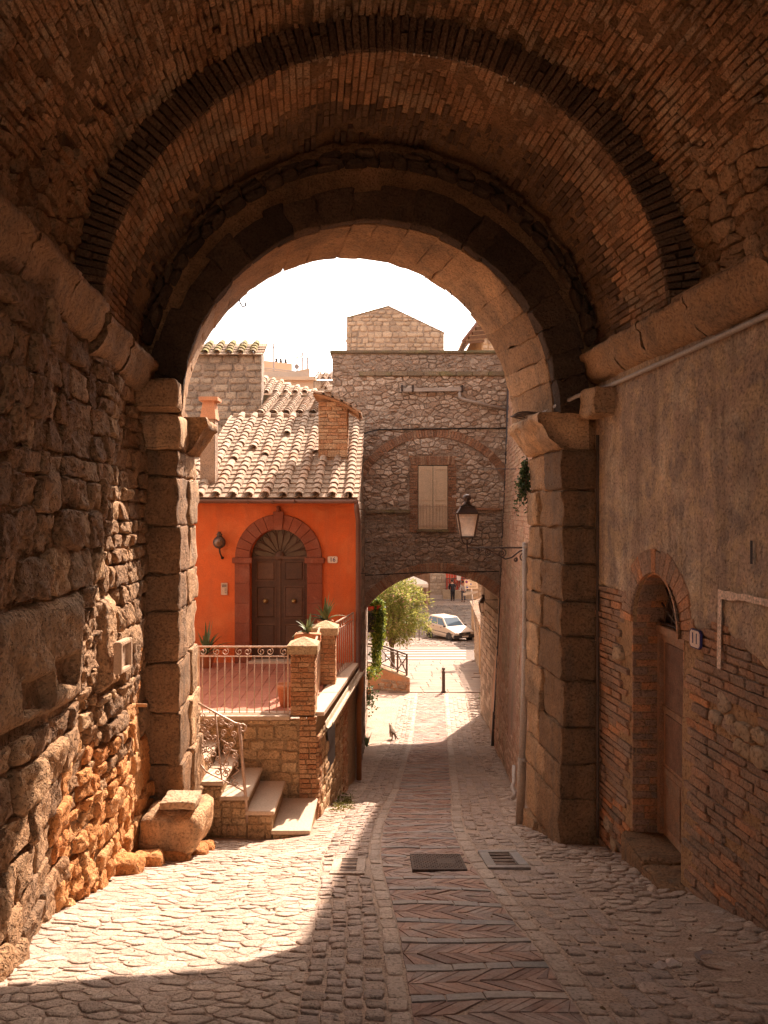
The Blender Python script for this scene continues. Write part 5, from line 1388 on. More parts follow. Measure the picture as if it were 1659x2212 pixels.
def scroll2(x0, y0, x1, y1, s, r=9):
    """an S of two spirals between two picture places"""
    A = R_(x0, y0); B = R_(x1, y1); ux = Vector((1, 0, 0)); uz = Vector((0, 0, 1)); rr = r / FPX * sd0
    s1 = spiral(A, rr, 1.35, -PI / 2 if s > 0 else -PI / 2, s, ux, uz); s2 = spiral(B, rr, 1.35, PI / 2, s, ux, uz)
    mid = [s1[0].lerp(s2[0], t) + ux * (s * .05 * math.sin(2 * PI * t)) for t in (.25, .5, .75)]
    MB().tube(list(reversed(s1)) + mid + s2, .0075, 6).build('scroll', m_rail, hr, True)
for (x0, y0, x1, y1, s) in ((444, 1560, 452, 1592, 1), (440, 1605, 447, 1640, -1), (484, 1582, 486, 1622, -1), (462, 1594, 462, 1628, 1), (504, 1586, 490, 1648, 1), (455, 1650, 470, 1668, -1), (508, 1650, 509, 1692, 1), (492, 1664, 488, 1612, -1), (447, 1585, 458, 1560, -1), (436, 1545, 440, 1575, 1), (500, 1610, 506, 1632, -1), (470, 1640, 488, 1672, 1), (436, 1620, 452, 1618, 1), (497, 1568, 480, 1560, 1)): scroll2(x0, y0, x1, y1, s, 7.5)
# pots and plants
m_terra = mat('terracotta_pot', [(.50, .22, .11), (.56, .27, .15)], rough=.75, var=.12, bump=.15)
m_agave = leafmat('agave_leaf', [(.085, .13, .06), (.12, .17, .075), (.16, .2, .09)], .15)
m_soil = mat('soil', (.07, .05, .035), bump=.6)
def agave(parent, c, n, L, w, spread=1., droop=.5):
    for i in range(n):
        a_ = 2 * PI * i / n * 2.4 + random.uniform(-.2, .2); el = random.uniform(.35, 1.25) if i < n * .7 else random.uniform(1.1, 1.45)
        l = L * random.uniform(.75, 1.1); V_ = []; m_ = 6
        dirh = Vector((math.cos(a_), math.sin(a_), 0)); side = Vector((-math.sin(a_), math.cos(a_), 0))
        for k in range(m_ + 1):
            t = k / m_; p = Vector(c) + dirh * (l * t * math.cos(el) * spread) + Vector((0, 0, l * (t * math.sin(el) - droop * t * t * math.cos(el))))
            ww = w * (1 - t) ** .7 * (.75 + .5 * math.sin(PI * min(t * 1.6, 1))) + .002
            V_ += [p - side * ww + Vector((0, 0, ww * .45)), p, p + side * ww + Vector((0, 0, ww * .45))]
        f_ = []
        for k in range(m_): b = k * 3; f_ += [(b, b + 1, b + 4, b + 3), (b + 1, b + 2, b + 5, b + 4)]
        mk('leaf', V_, f_, m_agave, parent, True)
def potmesh(c, r, h, name, parent):
    return MB().lathe([(r * .62, 0), (r * .95, h * .82), (r * 1.08, h * .83), (r * 1.1, h), (r * .95, h), (r * .9, h * .9), (.0, h * .9)], c, 20).build(name, m_terra, parent, True)
pc = Vector((PX(617, 11.35), 11.35, TZ)); bp_ = thing('flower_pot', 'large empty terracotta pot behind the front railing', 'pot', tuple(pc)); potmesh(pc, .13, .33, 'pot_body', bp_)
pc = Vector((PX(443, 14.1), 14.2, TZ)); ag = thing('agave_plant', 'spiky agave in a terracotta pot by the orange wall, far from the pillars', 'plant', tuple(pc)); potmesh(pc, .16, .26, 'pot', ag); agave(ag, pc + Vector((0, 0, .24)), 15, .68, .042)
pc = Vector((PX(703, 13.35), 13.35, PZ(1345, 13.35))); ag = thing('agave_plant', 'tall blue green agave in a pot behind the far pillar', 'plant', tuple(pc)); potmesh(pc + Vector((0, 0, -.16)), .13, .2, 'pot', ag); agave(ag, pc + Vector((0, 0, .02)), 16, .6, .04, .8)
MB().tube([pc + Vector((0, 0, -.16)), Vector((pc.x, pc.y, TZ))], .05, 8).build('pot_stand', m_iron, ag, True)
pc = Vector((PX(665, 11.9), 11.9, PZ(1368, 11.9))); ag = thing('agave_plant', 'small pale agave in a terracotta window box behind the near pillar', 'plant', tuple(pc))
MB().bbox(pc.x - .2, pc.x + .2, pc.y - .09, pc.y + .09, pc.z - .14, pc.z, .01).build('window_box', m_terra, ag); agave(ag, pc, 15, .38, .03, .9)
MB().bbox(pc.x - .05, pc.x + .05, pc.y - .05, pc.y + .05, TZ, pc.z - .14, .01).build('box_stand', m_iron, ag)
# ------------------------------------------------------------------ building that bridges the alley
FD = 20.0; FB = 24.1
m_fst = mat('facade_stone', [(.34, .29, .25), (.40, .35, .30), (.35, .295, .25), (.46, .405, .35), (.39, .30, .235), (.55, .50, .445), (.50, .45, .395), (.60, .55, .49)], rough=.9, var=.18, fine=.16, bump=.55, bscale=16)
m_fmo = mat('facade_mortar', (.37, .315, .265), rough=.95, var=.22, vscale=.9, bump=.7, bscale=14, stain=(.15, .115, .085), sscale=.5, samt=.55, streak=((.17, .13, .095), .5))
m_fbr = mat('facade_brick', [(.26, .155, .105), (.44, .27, .18), (.33, .22, .16), (.47, .34, .24), (.30, .16, .10)], rough=.9, var=.16, bump=.5, bscale=18)
fb = thing('bridge_building', 'grey rubble stone building spanning the alley over a low archway', 'building', (1.2, FD, gzf(1.2, FD)))
AXc, AZc, AR = PX(944, FD), PZ(1428, FD), 190 / FPX * FD
AX0, AX1 = HXR - .03, 3.05
def arch_z(x): return AZc + math.sqrt(max(0, AR ** 2 - (x - AXc) ** 2))
na = 22; xsA = np.linspace(AX0, AX1, na + 1)
op = [(AX0, -6.8)] + [(x, arch_z(x)) for x in xsA] + [(AX1, -6.8)]
BX0, BX1, BTOP = PX(718, FD), 3.6, PZ(764, FD)
mb = MB()
for dd in (FD, FB):
    for i in range(na): mb.add([(xsA[i], dd, arch_z(xsA[i])), (xsA[i + 1], dd, arch_z(xsA[i + 1])), (xsA[i + 1], dd, BTOP), (xsA[i], dd, BTOP)], [(0, 1, 2, 3)], .5)
    mb.add([(BX0, dd, -6.8), (AX0, dd, -6.8), (AX0, dd, BTOP), (BX0, dd, BTOP)], [(0, 1, 2, 3)], .5)
    mb.add([(AX1, dd, -6.8), (BX1 + 3, dd, -6.8), (BX1 + 3, dd, BTOP), (AX1, dd, BTOP)], [(0, 1, 2, 3)], .5)
mb.add([(BX0, FD, -6.8), (BX0, FB, -6.8), (BX0, FB, BTOP), (BX0, FD, BTOP)], [(0, 1, 2, 3)], .5)
mb.add([(BX0, FD, BTOP), (BX1 + 3, FD, BTOP), (BX1 + 3, FB, BTOP), (BX0, FB, BTOP)], [(0, 1, 2, 3)], .5)
n_ = len(op); mb.add([(x, dd, z) for dd in (FD, FB) for x, z in op], [(i, i + 1, n_ + i + 1, n_ + i) for i in range(n_ - 1)], .5)
mb.build('wall_core', m_fmo, fb)
SX0, SX1, SZ0, SZ1 = PX(903, FD), PX(967, FD), PZ(1146, FD), PZ(1005, FD)     # shutters
BAc = (PX(936, FD), PZ(1116, FD)); BAR = 171.5 / FPX * FD; BAT = .22
def fface(u, v, h): return u, FD - h, v
fs = []; fbk = []
def fkeep(x, z, pad=.0):
    if AX0 < x < AX1 and z < arch_z(x) + .30: return False
    if PX(884, FD) - pad < x < PX(986, FD) + pad and SZ0 - .08 < z < PZ(984, FD): return False
    r_ = math.hypot(x - BAc[0], z - BAc[1])
    if BAR - .02 < r_ < BAR + BAT + .02 and z > PZ(1045, FD): return False
    return True
for poly in rubble((BX0, BX1, -4.5, BTOP - .03), .19, .12, .5, 31) :
    c = poly.mean(0)
    if not fkeep(*c): continue
    if c[0] < HXR and c[1] < .3: continue
    low = c[1] < PZ(1105, FD)
    if random.random() < (.10 if low else .03): continue
    g_ = random.uniform(.004, .026); bright = random.random()
    zone = noise.noise((c[0] * .7, c[1] * .7, 4))
    r_ = bright * .55 if (low or c[1] > PZ(812, FD)) else np.clip(.35 + bright * .6 + zone * .3, 0, .98)
    fs.append(cell(poly, fface, random.uniform(.01, .04), COBB, amp=.02, nsc=11, gap=g_, rounds=0, rnd=float(r_), depth=.02, tilt=.02))
emit(fb, 'stone', fs, m_fst, 'rubble_stones', smooth=False)
# brickwork: window surround, blind arch, arch of the passage
for (x0, x1) in ((PX(884, FD), SX0), (SX1, PX(986, FD))):
    for poly in courses((x0, x1, SZ0 - .05, SZ1), (.062, .082), (.12, .25), .1, int(x0 * 50) % 90 + 100): fbk.append(cell(poly, fface, random.uniform(.015, .035), BRICK, gap=.006, rounds=0, depth=.0, rnd=random.uniform(0, .6)))
nl = 22
for k in range(nl):
    x0 = PX(888, FD) + (PX(982, FD) - PX(888, FD)) * k / nl; w_ = (PX(982, FD) - PX(888, FD)) / nl; sl_k = (k - nl / 2) / nl * .12
    fbk.append(cell(np.array([(x0, SZ1), (x0 + w_, SZ1), (x0 + w_ + sl_k, SZ1 + .24), (x0 + sl_k, SZ1 + .24)]), fface, .03, BRICK, gap=.005, rounds=0, depth=0, rnd=random.uniform(0, 1)))
a0 = math.asin((PZ(1045, FD) - BAc[1]) / BAR)
nk = 66
for k in range(nk):
    t0 = a0 + (PI - 2 * a0) * k / nk; t1 = a0 + (PI - 2 * a0) * (k + .86) / nk
    q = np.array([(BAc[0] + r_ * math.cos(t), BAc[1] + r_ * math.sin(t)) for r_, t in ((BAR, t0), (BAR + BAT, t0), (BAR + BAT, t1), (BAR, t1))])
    fbk.append(cell(q, fface, .035, BRICK, gap=.0, rounds=0, depth=0, rnd=random.uniform(0, .7)))
nk = 60; t_a = math.acos((AX1 - AXc) / AR); t_b = math.acos((AX0 - AXc) / AR)
for k in range(nk):
    t0 = t_a + (t_b - t_a) * k / nk; t1 = t_a + (t_b - t_a) * (k + .86) / nk
    q = np.array([(AXc + r_ * math.cos(t), AZc + r_ * math.sin(t)) for r_, t in ((AR, t0), (AR + .27, t0), (AR + .27, t1), (AR, t1))])
    fbk.append(cell(q, fface, .03, BRICK, gap=.0, rounds=0, depth=0, rnd=random.uniform(.2, 1)))
emit(fb, 'brick', fbk, m_fbr, 'brickwork')
ins = []      # stones of the passage walls under the building
for poly in courses((FD + .02, FB, -6.3, -2.7), (.13, .22), (.2, .4), .2, 34):
    c = poly.mean(0)
    if c[1] > gzf(3, c[0]): ins.append(cell(poly, lambda u, v, h: (AX1 - h, u, v), .03, BRICK, gap=.01, rounds=0, depth=0, cap='ngon')); ins.append(cell(poly, lambda u, v, h: (AX0 + h, u, v), .03, BRICK, gap=.01, rounds=0, depth=0, cap='ngon'))
emit(fb, 'passage_stone', ins, m_fst, 'passage_stones', parts=60)
m_cem = mat('mossy_cement', (.26, .22, .165), rough=.95, var=.25, bump=.5, stain=(.23, .21, .08), sscale=1.5, samt=.5)
MB().bbox(BX0 - .06, BX1, FD - .07, FB, BTOP, PZ(760, FD) + .03, .015).build('coping', m_cem, fb)
for k in range(9):
    x0 = PX(776, FD) + k * .42
    if x0 < BX1 - .3: MB().bbox(x0, x0 + .41, FD - .09, FD, PZ(813, FD), PZ(803, FD), .012).build('string_course', m_cem, fb)
MB().bbox(PX(776, FD), PX(886, FD), FD - .1, FD, PZ(1108, FD), PZ(1101, FD), .012).build('ledge', m_cem, fb)
MB().bbox(PX(985, FD), PX(1080, FD), FD - .07, FD, PZ(1102, FD), PZ(1097, FD), .012).build('ledge', m_fbr, fb)
# shutters with grille
m_sh = mat('cream_shutter', (.62, .55, .43), rough=.6, var=.08, vscale=3, bump=.08)
mk('window_recess', [(SX0, FD - .012, SZ0), (SX1, FD - .012, SZ0), (SX1, FD - .012, SZ1), (SX0, FD - .012, SZ1)], [(0, 1, 2, 3)], mat('window_dark', (.03, .022, .018)), fb)
xm = (SX0 + SX1) / 2
for (x0, x1) in ((SX0 + .01, xm - .006), (xm + .006, SX1 - .01)):
    sh = MB().bbox(x0, x1, FD - .05, FD - .015, SZ0 + .03, SZ1 - .02, .004).build('shutter', m_sh, fb)
    for (za, zb) in ((SZ0 + .12, SZ0 + .68), (SZ0 + .78, SZ1 - .1)):
        for (u0, u1, v0, v1) in ((x0 + .06, x1 - .06, za, za + .02), (x0 + .06, x1 - .06, zb - .02, zb), (x0 + .06, x0 + .08, za + .02, zb - .02), (x1 - .08, x1 - .06, za + .02, zb - .02)): MB().box(u0, u1, FD - .062, FD - .05, v0, v1).build('shutter_moulding', m_sh, sh)
gr = MB()
for z in (SZ0 + .12, SZ0 + .62): gr.beam((SX0, FD - .09, z), (SX1, FD - .09, z), .012)
go = gr.build('window_grille', m_rail, fb)
for i in range(9): MB().tube([(SX0 + .05 + (SX1 - SX0 - .1) * i / 8, FD - .09, SZ0 + .08), (SX0 + .05 + (SX1 - SX0 - .1) * i / 8, FD - .09, SZ0 + .68)], .006, 5).build('grille_bar', m_rail, go)
MB().bbox(SX0 - .03, SX1 + .03, FD - .1, FD, SZ0 - .03, SZ0 + .02, .006).build('sill', m_cem, fb)
# roof water pipe, cables
gw = thing('gutter_pipe', 'grey gutter and slanting pipe high on the bridging building', 'pipe', tuple(P(930, 842, FD - .1)))
MB().beam(P(864, 843, FD - .12), P(998, 841, FD - .12), .1, .09).build('gutter', m_pipe, gw)
MB().tube([P(993, 846, FD - .12), P(993, 858, FD - .12), P(1000, 863, FD - .12), P(1098, 886, FD - .12)], .045, 8).build('slanting_pipe', m_pipe, gw, True)
for x in (866, 889, 995): MB().bbox(PX(x, FD), PX(x, FD) + .05, FD - .2, FD, PZ(848, FD), PZ(834, FD), .006).build('bracket', m_dkpipe, gw)
m_cab = mat('black_cable', (.03, .026, .024), rough=.6, bump=0)
def cable(pts, label, r=.012, name='cable'):
    o = MB().tube(pts, r, 6).build(name, m_cab, None, True); tag(o, label, 'cable', 'cables over the alley')
cable([P(775, 940, 19.7), P(800, 932, 19.8), P(820, 928, FD - .05), P(960, 926, FD - .05), P(1092, 925, FD - .05), P(1096, 930, FD - .05), P(1098, 1010, FD - .05), P(1094, 1060, FD - .1)], 'black cable crossing the stone facade above the blind arch', .018)
cable([P(775, 1244, 19.8), P(900, 1237, FD - .06), P(1078, 1234, FD - .06)], 'black cable strung just above the low archway')
cable([P(775, 1238, 15.2), P(812, 1242, 19.8)], 'pale wire running from the house corner to the archway', .008)
cable([P(1015, 1013, FD - .06), P(1115, 1013, 12)], 'wire from the facade to the ivy clump', .008)
cable([P(932, 1296, FD + .2), P(1076, 1296, FD + .2)], 'lower wire hanging inside the low archway', .008)

# ------------------------------------------------------------------ roofs and houses beyond
def tiled(parent, o, tv, nv, x0, x1, L, sp, ex, name, rest, length=None, parts=120, m_=None):
    cc = []; pp_ = []
    def fr(x, t, h): return Vector((x, 0, 0)) + Vector(o) + Vector(tv) * t + Vector(nv) * h
    x = x0 + sp / 2; i = 0
    while x < x1:
        Lx = L if length is None else length(x)
        for k in range(int(Lx / ex) + 1):
            cc.append(coppo(x + random.uniform(-.01, .01), k * ex, ex * 1.7, .11, .085, .045, 0, 5, .014, fr)); pp_.append(pan(x + sp / 2, k * ex, sp * .96, ex * 1.75, fr))
        x += sp
    emit(parent, name, cc, m_ or m_tile, rest, parts=parts); emit(parent, 'pan_tile', pp_, m_pan, 'pan_tiles', parts=parts)
def stone_house(name, label, cat, x0, x1, d0, d1, z0, z1, m_s, m_m, h, w, seed, jit=.22, side=None, parts=120, smooth=False):
    t = thing(name, label, cat, ((x0 + x1) / 2, d0, z0))
    MB().box(x0 + .02, x1 - .02, d0 + .02, d1, z0, z1, .5).build('wall_core', m_m, t); cl = []
    for poly in courses((x0, x1, max(z0, -1.), z1), h, w, jit, seed): cl.append(cell(poly, lambda u, v, hh: (u, d0 + .02 - hh, v), random.uniform(.015, .05), COBB, amp=.01, nsc=6, n=10, gap=random.uniform(.01, .03), rounds=1, depth=0))
    if side:
        xs_ = x1 if side > 0 else x0
        for poly in courses((d0, d1, max(z0, -1.), z1), h, w, jit, seed + 1): cl.append(cell(poly, lambda u, v, hh: (xs_ - side * .02 + side * hh, u, v), random.uniform(.015, .05), COBB, amp=.01, nsc=6, n=10, gap=.02, rounds=1, depth=0))
    emit(t, 'stone', cl, m_s, 'stones', parts=parts, smooth=True); return t
m_gst = mat('grey_block_stone', [(.30, .25, .20), (.40, .34, .27), (.47, .41, .33), (.26, .215, .17), (.36, .30, .235)], rough=.9, var=.22, vscale=.7, fine=.16, bump=.5, bscale=14, stain=(.19, .155, .12), sscale=.55, samt=.6)
m_moss = mat('mossy_tile', [(.30, .23, .17), (.30, .26, .13), (.25, .23, .10), (.36, .27, .2)], rough=.95, var=.25, bump=.5, stain=(.24, .22, .08), sscale=3, samt=.6)
LD = 21.6
lb = stone_house('stone_house', 'grey coursed stone house with mossy tiled eaves behind the orange house', 'house', -7.5, PX(566, LD), LD, LD + .5, -2, PZ(760, LD), m_gst, m_fmo, (.16, .27), (.28, .55), 41, parts=200)
o = Vector((0, LD - .2, PZ(766, LD) - .06)); tv = Vector((0, 1, .62)).normalized(); nv = Vector((0, -tv.z, tv.y))
tiled(lb, o, tv, nv, -7.46, PX(566, LD) - .2, .72, .33, .2, 'barrel_tile', 'barrel_tiles', parts=60, m_=m_moss)
# second roof just behind the orange house ridge
r2 = thing('tiled_roof_house', 'low house whose weedy barrel tiles show just above the orange roof', 'house', (-2.5, 20.5, -2))
o = Vector((0, 19.25, PZ(899, 19.25))); e = Vector((0, 22, PZ(860, 22))); tv = (e - o).normalized(); nv = Vector((0, -tv.z, tv.y))
tiled(r2, o, tv, nv, PX(566, 20) - .1, PX(690, 20) + .3, (e - o).length, .33, .24, 'barrel_tile', 'barrel_tiles', parts=80)
MB().box(PX(566, 20) - .1, PX(700, 20) + .3, 19.3, 25, -4, PZ(905, 19.3), .5).build('wall_core', m_fmo, r2)
MB().box(PX(560, 22) - .1, PX(690, 22) + .1, 22, 22.4, 2, PZ(853, 22), .5).build('parapet', m_cem, r2)
# third roof, hipped, further behind
r3 = thing('hipped_roof_house', 'house with a hipped tiled roof below the cream house', 'house', (-3.5, 28, -2))
o = Vector((0, 26.5, PZ(852, 26.5))); tv = Vector((0, 1, .42)).normalized(); nv = Vector((0, -tv.z, tv.y)); xL, xR = PX(555, 26.5), PX(680, 26.5)
tiled(r3, o, tv, nv, xL - 1.5, xR, 3.4, .33, .27, 'barrel_tile', 'barrel_tiles', length=lambda x: max(.1, 2.1 * (xR - x) / (xR - xL)), parts=80)
MB().box(xL - 1.5, xR, 26.6, 32, -4, o.z - .05, .5).build('wall_core', m_fmo, r3)
# cream house with roof terrace, antennas, dish, chimney pots
m_crm = mat('cream_render', (.56, .46, .36), rough=.9, var=.06, vscale=.5, bump=.1)
m_crm2 = mat('grey_parapet', (.50, .45, .40), rough=.9, var=.1, vscale=.5, bump=.1)
CDp = 45.
def CB(name, x0, x1, y0, y1, d0, d1, m_, par): return MB().box(PX(x0, CDp), PX(x1, CDp), d0, d1, PZ(y1, CDp), PZ(y0, CDp), .5).build(name, m_, par)
ch = thing('cream_house', 'pale cream house with flat roof terrace and television antennas', 'house', (PX(620, CDp), CDp, 0))
CB('main_wall', 470, 679, 822, 1300, CDp, CDp + 9, m_crm, ch); CB('cornice', 470, 683, 816, 823, CDp - .4, CDp + 9, m_crm, ch)
CB('terrace_parapet', 470, 667, 803, 816, CDp - .1, CDp + .1, m_crm2, ch)
mk('side_parapet', [P(636, 803, CDp + .2), P(669, 816, CDp), P(669, 795, CDp), P(640, 801, CDp + .3), P(669, 816, CDp + .3), P(669, 795, CDp + .3)], [(0, 1, 2, 3), (1, 4, 5, 2), (3, 2, 5)], m_crm, ch)
mk('penthouse_wall', [P(480, 820, CDp + 4), P(631, 820, CDp + 4), P(631, 786, CDp + 4), P(480, 768, CDp + 4), P(480, 820, CDp + 8), P(631, 820, CDp + 8), P(631, 788, CDp + 8), P(480, 770, CDp + 8)], [(0, 1, 2, 3), (1, 5, 6, 2), (3, 2, 6, 7)], m_crm, ch)
tr_ = MB(); tr_.tube([P(566, 794, CDp), P(667, 806, CDp)], .03, 5); tr_.tube([P(566, 798, CDp), P(667, 810, CDp)], .03, 5); tr_.build('terrace_rail', m_pipe, ch)
m_ant = mat('antenna_metal', (.34, .32, .33), rough=.5, metal=.4, bump=0)
for i, (x, y0, y1, arms, lb_) in enumerate(((591.5, 740, 815, ((741, -12, 14), (749, -15, 0)), 'tall television antenna standing nearest the mossy roof'), (641.5, 770, 812, ((771, -12, 3),), 'short antenna mast behind the satellite dish'), (653, 761, 812, ((762, -13, 1), (771, -5, 8)), 'tallest of the antenna masts right of the dish'), (664, 771, 812, ((771, -9, 1),), 'antenna mast at the right end of the cream roof'))):
    at_ = thing('antenna', lb_, 'antenna', tuple(P(x, y1, CDp + 1)), 'antennas on the cream house')
    MB().tube([P(x, y1, CDp + 1), P(x, y0, CDp + 1)], .05, 6).build('mast', m_ant, at_)
    for (ya, dx0, dx1) in arms:
        b_ = MB().tube([P(x + dx0, ya - 1, CDp + 1), P(x + dx1, ya + 1.5, CDp + 1)], .035, 5).build('boom', m_ant, at_)
        for k in range(5):
            xx = x + dx0 + (dx1 - dx0) * (k + .5) / 5; q = P(xx, ya, CDp + 1); MB().tube([q + Vector((-.05, -.25, -.07)), q + Vector((.05, .25, .07))], .022, 4).build('element', m_ant, b_)
ds_ = thing('satellite_dish', 'round grey satellite dish on the cream house terrace', 'dish', tuple(P(641, 800, CDp)))
MB().lathe([(.0, .06), (.08, .05), (.14, .02), (.145, .0), (.14, -.01), (.07, .03), (.0, .04)], P(641, 792, CDp) , 20, 'y').build('reflector', m_ant, ds_, True); MB().tube([P(641, 792, CDp + .1), P(641, 805, CDp + .1)], .03, 6).build('stand', m_ant, ds_)
for i, x in enumerate((597, 606.7, 617)):
    cp = thing('chimney_pot', ('chimney pot nearest the tall antenna', 'middle of the three chimney pots', 'chimney pot nearest the satellite dish')[i], 'chimney pot', tuple(P(x, 784 + i, CDp + 4)), 'chimney pots on the cream house')
    q = P(x, 785 + i, CDp + 4.2); MB().lathe([(.09, -.1), (.09, .16), (.07, .17), (.06, .26), (.0, .26)], q, 10).build('stack', m_dkpipe, cp); MB().lathe([(.13, .26), (.1, .29), (.0, .38)], q, 10).build('hood', m_dkpipe, cp)
# stone wall and small tiled gable between cream house and bridge building
bw = stone_house('far_stone_house', 'distant pale stone house between the cream house and the bridging building', 'house', PX(676, 40), PX(735, 40), 40, 46, -4, PZ(822, 40), m_gst, m_fmo, (.2, .35), (.3, .6), 71, parts=40)
o = Vector((0, 39.8, PZ(822, 40))); tv = Vector((0, 1, .3)).normalized(); nv = Vector((0, -tv.z, tv.y)); tiled(bw, o, tv, nv, PX(676, 40), PX(735, 40), 2.5, .35, .3, 'barrel_tile', 'barrel_tiles', parts=20)
sg = thing('small_gable', 'small brick gable with tiles tucked against the bridging building', 'house', tuple(P(705, 850, 24)))
MB().box(PX(690, 24), PX(719, 24), 24, 26, 1, PZ(846, 24), .5).build('wall_core', m_fbr, sg)
o = Vector((0, 23.8, PZ(846, 24))); tiled(sg, o, tv, nv, PX(690, 24), PX(719, 24), 1.0, .3, .24, 'barrel_tile', 'barrel_tiles', parts=20)
# gabled stone tower
TWD = 84.
tw = thing('gabled_tower', 'tall bare stone tower with gabled top above the bridging building', 'tower', (PX(854, TWD), TWD, -7))
g0, gp_, g1 = P(749, 687, TWD), P(839, 662, TWD), P(959, 719, TWD)
pts = [(g0.x, -8.), (g1.x, -8.), (g1.x, g1.z), (gp_.x, gp_.z), (g0.x, g0.z)]
mk('wall_core', [(x, TWD + .02, z) for x, z in pts] + [(x, TWD + 14, z) for x, z in pts], [(0, 1, 2, 3, 4), (5, 6, 7, 8, 9), (0, 5, 9, 4), (1, 6, 7, 2), (4, 9, 8, 3), (2, 7, 8, 3)], m_fmo, tw)
cl = []
for poly in courses((g0.x, g1.x, 14, gp_.z), (.36, .7), (.5, 1.2), .4, 81):
    top = np.where(poly[:, 0] < gp_.x, g0.z + (gp_.z - g0.z) * (poly[:, 0] - g0.x) / (gp_.x - g0.x), gp_.z + (g1.z - gp_.z) * (poly[:, 0] - gp_.x) / (g1.x - gp_.x))
    poly[:, 1] = np.minimum(poly[:, 1], top)
    if parea(poly) < .08: continue
    cl.append(cell(poly, lambda u, v, h: (u, TWD + .02 - h, v), random.uniform(.06, .16), COBB, amp=.04, nsc=2.5, n=10, gap=random.uniform(.02, .06), rounds=1, depth=0))
m_twr = mat('tower_stone', [(.36, .29, .225), (.44, .36, .28), (.50, .42, .33), (.33, .27, .2)], rough=.9, var=.14, bump=.45, bscale=10)
emit(tw, 'stone', cl, m_twr, 'stones', parts=220, smooth=True)
for (a_, b_) in ((g0, gp_), (gp_, g1)):
    n_ = 9
    for k in range(n_):
        p0 = a_.lerp(b_, k / n_); p1 = a_.lerp(b_, (k + 1.1) / n_); MB().hexa([p0 + Vector((0, -.1, .0)), p1 + Vector((0, -.1, .0)), p1 + Vector((0, .5, 0)), p0 + Vector((0, .5, 0)), p0 + Vector((0, -.1, .09)), p1 + Vector((0, -.1, .06)), p1 + Vector((0, .5, .06)), p0 + Vector((0, .5, .09))]).build('verge_tile', m_tile if a_ is gp_ else m_moss, tw)
# house with deep eaves on the right
EDp = 76.
ex0_ = PX(1041, EDp)
eh = thing('eaves_house', 'house with deep wooden eaves peeping out beside the gate arch', 'house', (ex0_ + 6, EDp, -7.2))
ex0 = PX(1041, EDp); MB().box(ex0, ex0 + 12, EDp, EDp + 14, -8, PZ(690, EDp), .5).build('wall_core', mat('ochre_render', (.46, .35, .22), bump=.3), eh)
cl = [cell(poly, lambda u, v, h: (u, EDp - h, v), .1, COBB, amp=.03, n=10, gap=.05, rounds=1, depth=0) for poly in courses((ex0, ex0 + 4, 13, PZ(722, EDp)), (.4, .7), (.5, 1.1), .3, 86)]
emit(eh, 'stone', cl, m_twr, 'stones', parts=160, smooth=True)
a_, b_ = P(999, 741, EDp - 1.6), P(1060, 662, EDp - 1.6)
mk('eaves', [a_, P(1041, 739, EDp - .1), P(1100, 660, EDp - .1), b_, a_ + Vector((0, 16, 0)), b_ + Vector((0, 16, 0)), a_ + Vector((0, 0, .3)), b_ + Vector((0, 0, .3)), a_ + Vector((0, 16, .3)), b_ + Vector((0, 16, .3))], [(0, 1, 2, 3), (0, 3, 7, 6), (6, 7, 9, 8), (0, 6, 8, 4)], m_tile, eh)
MB().tube([a_ + Vector((0, -.1, .1)), b_ + Vector((0, -.1, .1))], .16, 8).build('gutter', m_gutter, eh, True)
for k in range(8):
    t = (k + .5) / 8; q0_ = a_.lerp(b_, t); q1_ = P(1041, 739, EDp - .1).lerp(P(1100, 660, EDp - .1), t); MB().beam(q0_ + Vector((.1, .1, -.15)), q1_ + Vector((0, 0, -.12)), .2, .26).build('rafter', mat('rafter_wood', (.13, .075, .045), bump=.2), eh)

